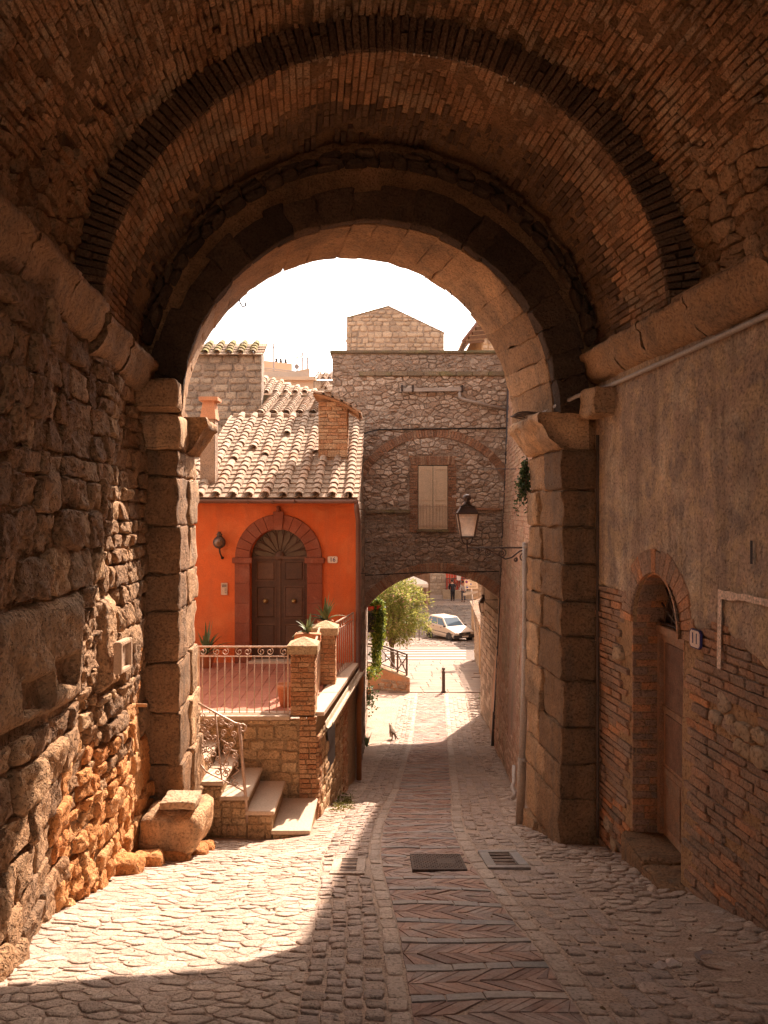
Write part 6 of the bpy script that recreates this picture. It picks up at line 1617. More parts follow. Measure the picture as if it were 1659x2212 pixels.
# ------------------------------------------------------------------ street lanterns on scroll brackets
m_lmp = mat('lamp_iron', (.11, .085, .075), rough=.45, metal=.6, var=.2, bump=.1, spec=.5)
m_frost = leafmat('frosted_glass', [(.92, .86, .78)], .6)
_nt = m_frost.node_tree; _tp = _nt.nodes.new('ShaderNodeBsdfTransparent'); _mx = _nt.nodes.new('ShaderNodeMixShader'); _mx.inputs[0].default_value = .3
_src = _nt.nodes['Material Output'].inputs[0].links[0].from_socket; _nt.links.new(_src, _mx.inputs[1]); _nt.links.new(_tp.outputs[0], _mx.inputs[2]); _nt.links.new(_mx.outputs[0], _nt.nodes['Material Output'].inputs[0])
def lantern(label, o, arm, s=1.0, dark=False):
    """o = foot of the lantern on its bracket; arm = reach of the bracket towards +x"""
    o = Vector(o); t = thing('street_lantern', label, 'street lamp', tuple(o), 'street lanterns')
    def L(x, y, z): return o + Vector((x, y, z)) * s
    def frus(name, w0, w1, z0, z1, m_): return MB().hexa([L(-w0, -w0, z0), L(w0, -w0, z0), L(w0, w0, z0), L(-w0, w0, z0), L(-w1, -w1, z1), L(w1, -w1, z1), L(w1, w1, z1), L(-w1, w1, z1)]).build(name, m_, t)
    zb, zt = .155, .445; wb, wt_ = .088, .136
    for k, (ax, sg) in enumerate((('y', -1), ('y', 1), ('x', -1), ('x', 1))):
        e = .012; pts = []
        for (z, w_) in ((zb, wb), (zt, wt_)):
            for q in (-1, 1): pts.append(L(q * (w_ - e), sg * w_, z) if ax == 'y' else L(sg * w_, q * (w_ - e), z))
        mk('glass_pane', [pts[0], pts[1], pts[3], pts[2]], [(0, 1, 2, 3)], m_frost, t)
    for sx in (-1, 1):
        for sy in (-1, 1): MB().beam(L(sx * wb, sy * wb, zb), L(sx * wt_, sy * wt_, zt), .018 * s).build('corner_bar', m_lmp, t)
    frus('base_ring', wb + .008, wb + .01, zb - .02, zb, m_lmp); frus('eave_ring', wt_ + .03, wt_ + .035, zt, zt + .016, m_lmp); frus('hood', wt_ + .0, wt_ - .05, zt + .016, zt + .10, m_lmp); frus('hood_ring', wt_ - .042, wt_ - .045, zt + .10, zt + .112, m_lmp)
    MB().lathe([(.075 * s, 0), (.045 * s, .035 * s), (.035 * s, .07 * s), (.055 * s, .085 * s), (.06 * s, .11 * s), (.045 * s, .14 * s), (.015 * s, .15 * s), (0, .155 * s)], L(0, 0, zt + .112), 14).build('finial', m_lmp, t, True)
    for sx in (-1, 1): MB().tube([L(sx * .075, 0, zb - .02), L(sx * .06, 0, .08), L(sx * .035, 0, .05), L(0, 0, .045)], .009 * s, 6).build('cradle_arm', m_lmp, t, True)
    MB().tube([L(0, 0, .1), L(0, 0, 0), L(0, 0, -.08)], [.008 * s, .014 * s, .006 * s], 8).build('stem', m_lmp, t, True)
    MB().beam(L(0, 0, .0), L(arm, 0, .0), .02 * s, .022 * s).build('bracket_bar', m_lmp, t)
    X = Vector((1, 0, 0)); Zv = Vector((0, 0, 1)); zdn = -.22
    S = arm
    MB().tube([L(S * .3, 0, -.01), L(S * .5, 0, -.1), L(S * .62, 0, -.15), L(S * .72, 0, -.13), L(S * .85, 0, -.045), L(S * .97, 0, -.03)], .011 * s, 6).build('bracket_curve', m_lmp, t, True)
    for (cx, cz, r, sg) in ((.34, -.065, .045, 1), (.56, -.075, .062, -1), (.92, -.13, .062, 1), (.78, -.16, .03, -1), (.97, -.22, .03, 1), (.18, -.035, .022, -1)):
        MB().tube(spiral(L(S * cx, 0, cz), r * s, 1.6, PI / 2, sg, X, Zv, 24), .008 * s, 6).build('bracket_scroll', m_lmp, t, True)
    MB().beam(L(S, 0, .03), L(S, 0, -.27), .02 * s, .03 * s).build('wall_plate', m_lmp, t)
    return t
lantern('large street lantern with frosted panes on a scroll bracket at the gate pier', P(1009, 1183, 10.2), (1143 - 1009) / FPX * 10.2)
lantern('small dark lantern on a bracket inside the low archway', P(1044, 1332, 23.4), (1078 - 1044) / FPX * 23.4, .95)
# ------------------------------------------------------------------ beyond the low archway
m_wst = mat('warm_rubble', [(.40, .29, .20), (.48, .37, .27), (.35, .25, .17), (.52, .42, .31)], rough=.9, var=.18, bump=.5, bscale=14)
m_wmo = mat('warm_mortar', (.38, .29, .2), rough=.95, var=.18, bump=.5)
cw = thing('corner_shop', 'low rubble stone building with tiled edge and roller shutter beyond the archway', 'building', (4.0, 31, gzf(4, 31)))
A0 = np.array([3.62, 24.2]); A1 = np.array([4.47, 37.8]); ALn = np.linalg.norm(A1 - A0); An = (A1 - A0) / ALn; Anx = np.array([-An[1], An[0]])
def cmap(u, v, h): return A0[0] + An[0] * u + Anx[0] * h, A0[1] + An[1] * u + Anx[1] * h, v
def wq(u0, u1, z0, z1, h): return np.stack(cmap(np.array([u0, u1, u1, u0]), np.array([z0, z0, z1, z1], float), np.full(4, h)), 1)
CT = PZ(1308, 37.8) + .15
mb = MB(); a_ = wq(0, ALn, -7.6, CT, 0); b_ = a_ + np.array([5., 0, 0]); mb.add(list(a_) + list(b_), [(0, 1, 2, 3), (3, 2, 6, 7), (1, 5, 6, 2)], .5); mb.build('wall_core', m_wmo, cw)
cl = []
DU = (6.0, 7.9)      # door opening along the wall
for poly in courses((0, ALn, -7.4, CT), (.14, .26), (.22, .5), .3, 201):
    c = poly.mean(0); x, y = cmap(c[0], c[1], 0)[:2]
    if c[1] < gzf(x, y) or (DU[0] - .35 < c[0] < DU[1] + .1 and c[1] < -4.9): continue
    cl.append(cell(poly, cmap, random.uniform(.02, .05), COBB, amp=.012, n=10, gap=.018, rounds=1, depth=0))
emit(cw, 'stone', cl, m_wst, 'stones', parts=150, smooth=True)
m_ocp = mat('ochre_pilaster', (.48, .29, .13), rough=.9, var=.15, bump=.3)
def cbox(name, u0, u1, z0, z1, h0, h1, m_): q0 = wq(u0, u1, z0, z1, h0); q1 = wq(u0, u1, z0, z1, h1); return MB().hexa(list(q0) + list(q1)).build(name, m_, cw)
cbox('door_jamb', DU[1], DU[1] + .7, -7.3, -4.95, 0, .1, m_ocp); cbox('door_lintel', DU[0] - .3, DU[1] + .7, -4.95, -4.7, 0, .1, m_ocp)
for k in range(22): cbox('shutter_slat', DU[0], DU[1], -7.2 + k * .1, -7.2 + k * .1 + .092, -.02, .03, mat('roller_slat', (.5, .44, .38), rough=.5, bump=0))
cbox('blue_notice', 4.1, 4.6, -5.45, -4.9, .04, .06, mat('blue_notice', (.25, .27, .36), bump=0))
for k in range(36):
    u = ALn * (k + .5) / 36; q = cmap(np.array([u]), np.array([CT + .05]), np.array([0.0]))
    c = coppo(0, -.25, .6, .1, .09, .0, 0, 5, .015, lambda x, t, h, q=q: Vector((q[0][0] + Anx[0] * (-t) + An[0] * x, q[1][0] + Anx[1] * (-t) + An[1] * x, q[2][0] + t * .3 + h)))
    mk('roof_tile', c[0], c[1], m_tile, cw, False, c[2])
MB().tube([P(1073, 1300, 23.9), P(1064, 1420, 23.9), P(1058, 1560, 23.9)], .05, 8).build('down_pipe', m_gutter, cw, True)
# stone house rising behind the corner shop
sh2 = stone_house('rubble_house', 'rubble stone house rising behind the corner shop roof', 'house', PX(1034, 46), PX(1034, 46) + 6, 46, 50, -8.6, PZ(1250, 46), m_wst, m_wmo, (.2, .36), (.3, .6), 210, parts=10)
cl = []
for poly in courses((PX(1034, 46), PX(1034, 46) + 3, -8.3, PZ(1250, 46)), (.18, .32), (.3, .6), .35, 211): cl.append(cell(poly, lambda u, v, h: (u, 46.02 - h, v), random.uniform(.03, .06), COBB, amp=.02, n=10, gap=.02, rounds=1, depth=0))
emit(sh2, 'stone', cl, m_wst, 'stones', parts=80, smooth=True)
# back of the plaza
bk = thing('plaza_building', 'tall stone building closing the far side of the plaza', 'building', (4, 69, -7.4))
MB().box(-25, 40, 69.05, 80, -9, 8.6, .5).build('wall_core', m_wmo, bk)
cl = []
for poly in courses((3.5, 12, -7.6, -4.2), (.25, .4), (.4, .8), .2, 205): cl.append(cell(poly, lambda u, v, h: (u, 69.05 - h, v), random.uniform(.02, .06), BRICK, gap=.03, rounds=0, depth=0, cap='ngon'))
emit(bk, 'stone', cl, m_twr, 'stones', parts=80)
bd = 66.5
bl = thing('bench_wall', 'low pale stone wall where the people linger across the plaza', 'wall', tuple(P(985, 1300, bd)))
for k in range(6):
    x0 = PX(957, bd) + k * .85; c = block(lambda x, y, z: (x, y, z), (x0, bd, -8.2), (x0 + .84, bd + .6, PZ(1275 + k * 1.2, bd)), 2, .03, .01, 3); mk('wall_block', c[0], c[1], m_pale, bl, True, c[2])
nf = thing('barrier_fence', 'red plastic netting stretched over an iron railing behind the people', 'fence', tuple(P(985, 1274, 67.5)))
nx0, nx1, nz0, nz1 = PX(963, 67.5), PX(1040, 67.5), PZ(1275, 67.5), PZ(1236, 67.5)
m_red = mat('red_netting', (.48, .06, .03), rough=.6, var=.2, vscale=3, bump=.1)
for i in range(14):
    x0 = nx0 + (nx1 - nx0) * i / 14; MB().box(x0 + .02, x0 + (nx1 - nx0) / 14 - .03, 67.5, 67.52, nz0 + .05, nz1, None).build('net_strip', m_red, nf)
for i in range(6):
    x = nx0 + (nx1 - nx0) * i / 5; MB().beam((x, 67.35, nz0 - .3), (x, 67.35, nz0 + 1.1), .06).build('post', m_lmp, nf)
    if i < 5:
        x2 = nx0 + (nx1 - nx0) * (i + 1) / 5; MB().beam((x, 67.35, nz0), (x2, 67.35, nz0 + 1), .04).build('cross_bar', m_lmp, nf); MB().beam((x, 67.35, nz0 + 1), (x2, 67.35, nz0), .04).build('cross_bar', m_lmp, nf)
MB().beam((nx0, 67.35, nz0 + 1.05), (nx1, 67.35, nz0 + 1.05), .06).build('top_rail', m_lmp, nf)
MB().box(PX(992, 67) - .2, PX(992, 67) + .15, 67.2, 67.22, PZ(1254, 67), PZ(1242, 67)).build('white_notice', m_en, nf)
# wooden hut and white gazebo
hut = thing('wooden_hut', 'brown plank hut standing behind the white gazebo', 'hut', tuple(P(912, 1312, 63)))
m_plk = mat('brown_plank', [(.17, .10, .065), (.22, .135, .085), (.19, .115, .08)], rough=.8, var=.2, bump=.2)
for i in range(9): x0 = PX(896, 63) + i * .14; MB().box(x0, x0 + .132, 63, 63.05, PZ(1312, 63), PZ(1225, 63)).build('plank', m_plk, hut)
for x in (896, 924): MB().box(PX(x, 63) - .06, PX(x, 63) + .06, 62.9, 63, gzf(3, 63) - .1, PZ(1225, 63)).build('post', m_plk, hut)
MB().box(PX(896, 63), PX(926, 63), 62.88, 62.99, PZ(1306, 63), PZ(1302, 63)).build('bottom_rail', m_plk, hut)
MB().box(PX(896, 63) - .05, PX(926, 63) + .05, 63.06, 65, -8, PZ(1222, 63)).build('hut_body', m_plk, hut)
gz_ = thing('gazebo', 'white canvas gazebo beside the wooden hut', 'gazebo', tuple(P(900, 1312, 58)))
gd0 = 58.; gx0, gx1, gt_, ge, gb = PX(868, gd0), PX(925, gd0), PZ(1247, gd0), PZ(1262, gd0), PZ(1269, gd0); m_cv = mat('white_canvas', (.66, .62, .56), rough=.8, var=.05, bump=.05)
cx_ = (gx0 + gx1) / 2 - .1
mk('canopy', [(gx0, gd0, ge), (gx1, gd0, ge), (gx1, gd0 + 2, ge), (gx0, gd0 + 2, ge), (cx_, gd0 + 1, gt_), (gx0, gd0, gb), (gx1, gd0, gb), (gx1, gd0 + 2, gb), (gx0, gd0 + 2, gb)], [(0, 1, 4), (1, 2, 4), (2, 3, 4), (3, 0, 4), (0, 1, 6, 5), (1, 2, 7, 6), (2, 3, 8, 7), (3, 0, 5, 8)], m_cv, gz_)
for x in (gx0 + .04, gx1 - .04):
    for y in (gd0 + .05, gd0 + 1.95): MB().beam((x, y, gzf(x, y)), (x, y, gb), .05).build('leg', m_rail, gz_)
# street sign on a leaning pole
sd_ = 36.
ss = thing('street_sign', 'cream parking sign with a no parking disc and a blue P on a leaning pole', 'sign', tuple(P(1030, 1434, sd_)))
MB().tube([P(1016, 1254, sd_ + .06), P(1026, 1340, sd_ + .06), P(1036, 1436, sd_ + .06)], .03, 8).build('pole', m_pipe, ss, True)
sc_ = P(1017.6, 1262, sd_); sw, sh_ = .31, .215; su = Vector((1, .0, .03)).normalized(); sv = Vector((-.03, 0, 1)).normalized()
def SP(x, y, h=0): return sc_ + su * x + sv * y + Vector((0, -h, 0))
def spoly(name, pts, h, m_, t=.003): a_ = [SP(x, y, h - t) for x, y in pts]; b_ = [SP(x, y, h) for x, y in pts]; n_ = len(pts); return mk(name, a_ + b_, [tuple(range(n_, 2 * n_))] + [(i, (i + 1) % n_, n_ + (i + 1) % n_, n_ + i) for i in range(n_)], m_, ss)
spoly('sign_panel', [(-sw, -sh_), (sw, -sh_), (sw, sh_), (-sw, sh_)], .02, mat('cream_sign', (.62, .54, .42), rough=.5, var=.04, bump=0), .02)
disc = lambda cx, cy, r, n=18: [(cx + r * math.cos(2 * PI * k / n), cy + r * math.sin(2 * PI * k / n)) for k in range(n)]
m_sred = mat('sign_red', (.5, .04, .04), bump=0); m_sbl = mat('sign_blue', (.05, .10, .35), bump=0)
spoly('no_parking_disc', disc(-.21, .12, .065), .024, m_sred); spoly('no_parking_field', disc(-.21, .12, .045), .027, m_sbl); spoly('no_parking_slash', [(-.25, .15), (-.24, .16), (-.17, .09), (-.18, .08)], .030, m_sred)
spoly('parking_square', [(-.25, -.17), (-.14, -.17), (-.14, -.06), (-.25, -.06)], .024, m_sbl); text('parking_letter', 'P', .12, SP(-.195, -.115, .0265), su, sv, m_en, ss)
spoly('small_square', [(-.04, -.03), (.02, -.03), (.02, .04), (-.04, .04)], .024, m_sbl)
m_ink = mat('sign_ink', (.22, .17, .12), bump=0)
for (x0, x1, y) in ((-.12, .2, .155), (-.03, .2, .1), (.05, .24, .01), (-.1, .26, -.09), (-.08, .24, -.14)): spoly('printed_line', [(x0, y - .012), (x1, y - .012), (x1, y + .012), (x0, y + .012)], .023, m_ink)
MB().hexa([P(x, y, sd_ - .05) for x, y in ((1001, 1287), (1032, 1281), (1032, 1276), (1000, 1281))] + [P(x, y, sd_ + .0) for x, y in ((1001, 1287), (1032, 1281), (1032, 1276), (1000, 1281))]).build('lower_panel', mat('sign_back', (.40, .37, .33), bump=0), ss)
# thin pole near the tree
tag(MB().tube([P(905.5, 1383, 46), P(905.5, 1352, 46)], .03, 6).build('pole', m_lmp, None), 'short thin pole on the sunny setts beside the tree', 'pole')

# ------------------------------------------------------------------ parked car
def make_car(loc, rz):
    t = thing('parked_car', 'small boxy white hatchback parked on the sunny plaza', 'car', loc)
    t.rotation_euler = (0, 0, rz)
    paint = mat('white_car_paint', (.62, .57, .50), rough=.3, var=.03, bump=0, spec=.5); blk = mat('car_black_trim', (.045, .042, .042), rough=.6, bump=0); gl = glass('car_glass', (.06, .09, .12), .05)
    def cmk(name, v, f, m_, sm=False, par=None):
        o = mk(name, v, f, m_, None, sm); o.parent = par or t; return o
    hw = .77
    # stations along x (front at +x): (x, z_low, z_belt, half width low, half width belt)
    st_ = [(-1.80, .38, .80, .66, .70), (-1.74, .30, .92, .74, .745), (-1.4, .26, .95, .77, .77), (-.4, .24, .94, .775, .775), (.5, .24, .92, .775, .77), (.75, .25, .90, .775, .76), (1.3, .26, .80, .77, .75), (1.70, .30, .70, .75, .72), (1.80, .36, .64, .70, .68)]
    V_ = []
    for (x, z0, z1, w0, w1) in st_:
        V_ += [(x, -w0 * .9, z0), (x, -w0, z0 + .12), (x, -hw * (w1 / .775), (z0 + z1) / 2), (x, -w1, z1 - .03), (x, -w1 * .93, z1), (x, 0, z1 + .025), (x, w1 * .93, z1), (x, w1, z1 - .03), (x, hw * (w1 / .775), (z0 + z1) / 2), (x, w0, z0 + .12), (x, w0 * .9, z0)]
    m_ = 11; f_ = [(i * m_ + k, i * m_ + k + 1, (i + 1) * m_ + k + 1, (i + 1) * m_ + k) for i in range(len(st_) - 1) for k in range(m_ - 1)] + [tuple(range(m_)), tuple(range((len(st_) - 1) * m_, len(st_) * m_))] + [(i * m_, (i + 1) * m_, (i + 1) * m_ + 10, i * m_ + 10) for i in range(len(st_) - 1)]
    cmk('body', V_, f_, paint)
    # cabin: lower ring at belt line, upper ring at roof
    lo = [(.78, .68, .90), (.78, -.68, .90), (-1.72, -.69, .92), (-1.72, .69, .92)]; up = [(.12, .56, 1.40), (.12, -.56, 1.40), (-1.46, -.55, 1.39), (-1.46, .55, 1.39)]
    cmk('cabin', lo + up, [(0, 1, 5, 4), (1, 2, 6, 5), (2, 3, 7, 6), (3, 0, 4, 7)], paint)
    rv_ = [(.14, .57, 1.395), (.14, -.57, 1.395), (-1.49, -.56, 1.385), (-1.49, .56, 1.385), (.0, .5, 1.43), (.0, -.5, 1.43), (-1.36, -.5, 1.425), (-1.36, .5, 1.425)]
    cmk('roof', rv_, [(4, 5, 6, 7), (0, 1, 5, 4), (1, 2, 6, 5), (2, 3, 7, 6), (3, 0, 4, 7)], paint)
    def quad(name, a, b, c, d, m_, off, par=None):
        a, b, c, d = map(Vector, (a, b, c, d)); n = (b - a).cross(d - a).normalized() * off; return cmk(name, [a + n, b + n, c + n, d + n], [(0, 1, 2, 3)], m_, False, par)
    def lerp2(P0, P1, P2, P3, u, v): A_ = Vector(P0).lerp(Vector(P1), u); B_ = Vector(P3).lerp(Vector(P2), u); return A_.lerp(B_, v)
    def pane(name, P0, P1, P2, P3, u0, u1, v0, v1, off=.006): return quad(name, lerp2(P0, P1, P2, P3, u0, v0), lerp2(P0, P1, P2, P3, u1, v0), lerp2(P0, P1, P2, P3, u1, v1), lerp2(P0, P1, P2, P3, u0, v1), gl, off)
    pane('windscreen', lo[1], lo[0], up[0], up[1], .05, .95, .06, .94); pane('rear_window', lo[3], lo[2], up[2], up[3], .08, .92, .1, .9)
    for s in (0, 1):
        a, b, c, d = (lo[2], lo[1], up[1], up[2]) if s == 0 else (lo[3], lo[0], up[0], up[3])
        off = .006 if s == 0 else -.006
        for (u0, u1) in ((.06, .20), (.235, .55), (.585, .93)): pane('side_window', a, b, c, d, u0, u1, .08, .88, off)
        y = -.785 if s == 0 else .785
        for x in (-.72, .18): MB_ = MB().box(x, x + .14, y - .012, y + .012, .80, .83); cmk('door_handle', MB_.v, MB_.f, blk)
        q = MB().box(-1.6, 1.65, y - .004, y + .004, .52, .555); cmk('side_strip', q.v, q.f, blk)
        q = MB().bbox(.62, .74, y * 1.02 - .07, y * 1.02 + .07, .90, 1.0, .02); cmk('mirror', q.v, q.f, blk)
    q = MB().bbox(1.66, 1.86, -.76, .76, .30, .50, .03); cmk('front_bumper', q.v, q.f, blk)
    q = MB().bbox(-1.88, -1.70, -.76, .76, .32, .52, .03); cmk('rear_bumper', q.v, q.f, blk)
    q = MB().box(1.765, 1.83, -.42, .42, .52, .66); cmk('grille', q.v, q.f, blk)
    q = MB().box(1.83, 1.836, -.1, .1, .53, .65); em = cmk('grille_badge', q.v, q.f, mat('badge_grey', (.3, .28, .26), rough=.3, metal=.6, bump=0))
    for i in range(5): q = MB().box(1.836, 1.84, -.09 + i * .04, -.075 + i * .04, .54, .64); cmk('badge_bar', q.v, q.f, blk, False, em)
    for y in (-.58, .58): q = MB().bbox(1.74, 1.825, y - .15, y + .15, .52, .67, .01); cmk('headlight', q.v, q.f, mat('headlight_glass', (.55, .5, .42), rough=.15, bump=0, spec=.6))
    q = MB().box(1.862, 1.87, -.24, .24, .36, .46); cmk('licence_plate', q.v, q.f, mat('plate_white', (.62, .58, .5), rough=.5, bump=0))
    for x in (-1.22, 1.18):
        for y in (-.70, .70):
            w = cmk('wheel', *(lambda m: (m.v, m.f))(MB().lathe([(.16, -.085), (.25, -.085), (.285, -.06), (.285, .06), (.25, .085), (.16, .085)], (x, y, .285), 20, 'y')), mat('tyre_rubber', (.03, .028, .027), rough=.85, bump=.1), True)
            sg = -1 if y < 0 else 1; q = MB().lathe([(.0, sg * .07), (.05, sg * .088), (.12, sg * .075), (.175, sg * .086), (.18, 0), (.0, 0)], (x, y, .285), 18, 'y'); cmk('rim', q.v, q.f, mat('wheel_rim', (.42, .38, .33), rough=.4, metal=.4, bump=0), True, w)
            q = MB().lathe([(.335, -.04), (.335, .04), (.29, .045), (.29, -.045)], (x, y * 1.06, .285), 20, 'y'); cmk('wheel_arch_shadow', q.v, q.f, blk, True)  # black ring stands in for the shadowed gap around the tyre
    for s in (-.45, .45): q = MB().bbox(-.1, .35, s - .22, s + .22, .5, 1.05, .06); cmk('seat', q.v, q.f, blk)
    return t
cd_ = 49.5; cx = PX(970, cd_)
make_car((cx, cd_, gzf(cx, cd_) + .04), math.radians(-62))

# ------------------------------------------------------------------ people and cat
def skin_body(name, joints, edges, m_, parent, lev=2):
    me = bpy.data.meshes.new(name); me.from_pydata([tuple(j[0]) for j in joints], edges, [])
    o = bpy.data.objects.new(name, me); COL.objects.link(o)
    sk = o.modifiers.new('skin', 'SKIN'); sk.use_smooth_shade = True
    for i, j in enumerate(joints):
        sv_ = me.skin_vertices[0].data[i]; r = j[1]; sv_.radius = r if isinstance(r, tuple) else (r, r)
        sv_.use_root = i == 0
    ss_ = o.modifiers.new('subsurf', 'SUBSURF'); ss_.levels = lev; ss_.render_levels = lev
    bpy.context.view_layer.update()
    me2 = bpy.data.meshes.new_from_object(o.evaluated_get(bpy.context.evaluated_depsgraph_get()))
    bpy.data.objects.remove(o); bpy.data.meshes.remove(me)
    me2.name = name; me2.materials.clear(); me2.materials.append(m_)
    o = bpy.data.objects.new(name, me2); COL.objects.link(o)
    if parent: o.parent = parent
    return o
m_skin = mat('skin', (.42, .24, .16), rough=.6, var=.05, bump=0); m_blackc = mat('black_coat', (.022, .02, .022), rough=.85, var=.1, bump=.1); m_hair = mat('dark_hair', (.05, .03, .022), rough=.7, bump=.1)
m_trs = mat('grey_trousers', (.09, .085, .10), rough=.85, bump=.1); m_shirt = mat('patterned_shirt', [(.5, .45, .42)], rough=.8, var=.1, bump=0, stain=(.12, .1, .12), sscale=9, samt=.9)
def person(label, loc, rz, top_m, leg_m, coat=False, lean=.1, hair_m=None, grp='people by the bench wall'):
    t = thing('person', label, 'person', loc, grp); t.rotation_euler = (0, 0, rz)
    l = lean
    J = [((0, 0, .92), (.15, .12)), ((.02 * l, l * .3, 1.12), (.14, .11)), ((0, l * .8, 1.36), (.17, .11)), ((0, l * 1.1, 1.48), .06), ((0, l * 1.4, 1.56), .075), ((0, l * 1.5, 1.66), (.085, .1)), ((0, l * 1.5, 1.73), .05),
         ((.19, l * .8, 1.38), .065), ((.25, l * 1.2, 1.12), .05), ((.20, l * 1.6 + .14, .94), .04), ((.17, l * 1.6 + .2, .9), .035),
         ((-.19, l * .8, 1.38), .065), ((-.25, l * 1.2, 1.12), .05), ((-.20, l * 1.6 + .14, .94), .04), ((-.17, l * 1.6 + .2, .9), .035),
         ((.09, 0, .86), .10), ((.10, .02, .48), .068), ((.10, -.01, .09), .045), ((.10, .12, .03), .04),
         ((-.09, 0, .86), .10), ((-.10, .0, .48), .068), ((-.10, -.03, .09), .045), ((-.10, .10, .03), .04)]
    E = [(0, 1), (1, 2), (2, 3), (3, 4), (4, 5), (5, 6), (2, 7), (7, 8), (8, 9), (9, 10), (2, 11), (11, 12), (12, 13), (13, 14), (0, 15), (15, 16), (16, 17), (17, 18), (0, 19), (19, 20), (20, 21), (21, 22)]
    skin_body('body', J, E, m_skin, t)
    up = [(p, (r[0] + .025, r[1] + .03) if isinstance(r, tuple) else r + .022) for p, r in [J[i] for i in (0, 1, 2, 7, 8, 9, 11, 12, 13)]]
    up[0] = ((0, 0, .78 if coat else .9), (.2, .17) if coat else (.17, .14))
    skin_body('coat' if coat else 'shirt', up, [(0, 1), (1, 2), (2, 3), (3, 4), (4, 5), (2, 6), (6, 7), (7, 8)], top_m, t)
    lg = [(p, (r[0] + .015, r[1] + .015) if isinstance(r, tuple) else r + .02) for p, r in [J[i] for i in (0, 15, 16, 17, 19, 20, 21)]]
    skin_body('trousers', lg, [(0, 1), (1, 2), (2, 3), (0, 4), (4, 5), (5, 6)], leg_m, t)
    hb = MB().lathe([(.0, .14), (.06, .12), (.098, .06), (.105, .0), (.09, -.06), (.0, -.05)], (0, l * 1.5 - .02, 1.66), 12); o = hb.build('hair', hair_m or m_hair, None, True); o.parent = t
    for s in (-1, 1):
        q = MB().bbox(s * .10 - .05, s * .10 + .05, -.08, .19, .0, .08, .03); o = q.build('shoe', m_hair, None, True); o.parent = t
    for s in (-1, 1):
        o = MB().lathe([(.0, .012), (.012, .0), (.0, -.012)], (s * .032, l * 1.5 + .1, 1.665), 8).build('eye', m_hair, None); o.parent = t
    return t
pd1 = 64.5
x = PX(978, pd1); person('person in a long black coat seen from behind at the bench wall', (x, pd1, PZ(1298, pd1)), .15, m_blackc, m_blackc, True, .16)
x = PX(1001, pd1); person('person in a patterned top and grey trousers beside the black coat', (x, pd1, PZ(1300, pd1)), PI * .9, m_shirt, m_trs, False, .12)
x = PX(1027, pd1); person('person in dark trousers half hidden behind the parking sign', (x, pd1, PZ(1300, pd1)), .2, m_blackc, m_blackc, False, .05)
# cat
cg = ground_at(850, 1600)
ctt = thing('cat', 'grey tabby cat standing in the sun at the shadow edge of the archway', 'cat', (cg[0], cg[1], gzf(cg[0], cg[1]) + .02)); ctt.rotation_euler = (0, 0, .25)
J = [((0, 0, .2), (.062, .07)), ((0, .12, .205), (.058, .068)), ((0, .22, .215), (.055, .065)), ((0, .29, .26), .04), ((0, .33, .30), (.042, .04)), ((0, .385, .29), .022),
     ((.035, -.03, .17), .042), ((.04, -.01, .11), .026), ((.04, -.05, .06), .016), ((.04, -.035, .012), .017), ((-.035, -.03, .17), .042), ((-.04, .02, .11), .026), ((-.04, -.02, .06), .016), ((-.04, -.005, .012), .017),
     ((.035, .22, .15), .03), ((.035, .225, .08), .018), ((.035, .235, .012), .017), ((-.035, .22, .15), .03), ((-.035, .205, .08), .018), ((-.035, .215, .012), .017),
     ((0, -.06, .21), .02), ((.02, -.13, .17), .015), ((.05, -.19, .10), .013), ((.07, -.24, .07), .009)]
E = [(0, 1), (1, 2), (2, 3), (3, 4), (4, 5), (0, 6), (6, 7), (7, 8), (8, 9), (0, 10), (10, 11), (11, 12), (12, 13), (2, 14), (14, 15), (15, 16), (2, 17), (17, 18), (18, 19), (0, 20), (20, 21), (21, 22), (22, 23)]
m_cat = mat('tabby_fur', (.20, .155, .115), rough=.9, var=.25, vscale=16, bump=.2)
b_ = skin_body('body', J, E, m_cat, ctt)
for s in (-1, 1): o = MB().add([(s * .012, .335, .33), (s * .04, .335, .325), (s * .03, .33, .375), (s * .026, .318, .33)], [(0, 1, 2), (1, 3, 2), (3, 0, 2)]).build('ear', m_cat, None); o.parent = ctt
# bollard
bg_ = ground_at(958, 1497); bo = thing('bollard', 'single dark iron bollard at the foot of the alley', 'bollard', (bg_[0], bg_[1], gzf(bg_[0], bg_[1])))
c0 = (bg_[0], bg_[1], gzf(bg_[0], bg_[1]))
MB().lathe([(.085, -.05), (.085, .06), (.06, .08), (.058, .74), (.07, .76), (.05, .78)], c0, 14).build('post', m_lmp, bo, True); MB().lathe([(.045, .78), (.04, .81), (.062, .84), (.06, .88), (.03, .91), (.0, .915)], c0, 14).build('cap', m_lmp, bo, True)

# ------------------------------------------------------------------ curved railing wall, tree, hanging plants
rwall = thing('curved_planter_wall', 'curved low retaining wall with orange render left of the bollard', 'wall', (.2, 27.2, -6.4))
def rc(t):
    """plan of the curved wall, t 0..1 from the alley end to the left"""
    return Vector((PX(885, 27.4) * (1 - t) + (-1.6) * t, 27.3 + 2.0 * math.sin(t * PI * .5) * .5 - .0, 0))
def rz_(t): return PZ(1467, 27.4) + (PZ(1447, 27.6) - PZ(1467, 27.4)) * min(1, t * 2.2)
m_rend = mat('orange_render', (.52, .28, .15), rough=.9, var=.2, bump=.3, stain=(.36, .24, .16), sscale=1.5, samt=.6)
n_ = 16; V_ = []
for i in range(n_ + 1):
    p = rc(i / n_); z = rz_(i / n_)
    V_ += [(p.x, p.y, -6.7), (p.x, p.y, z), (p.x, p.y + .42, z), (p.x, p.y + .42, -6.7)]
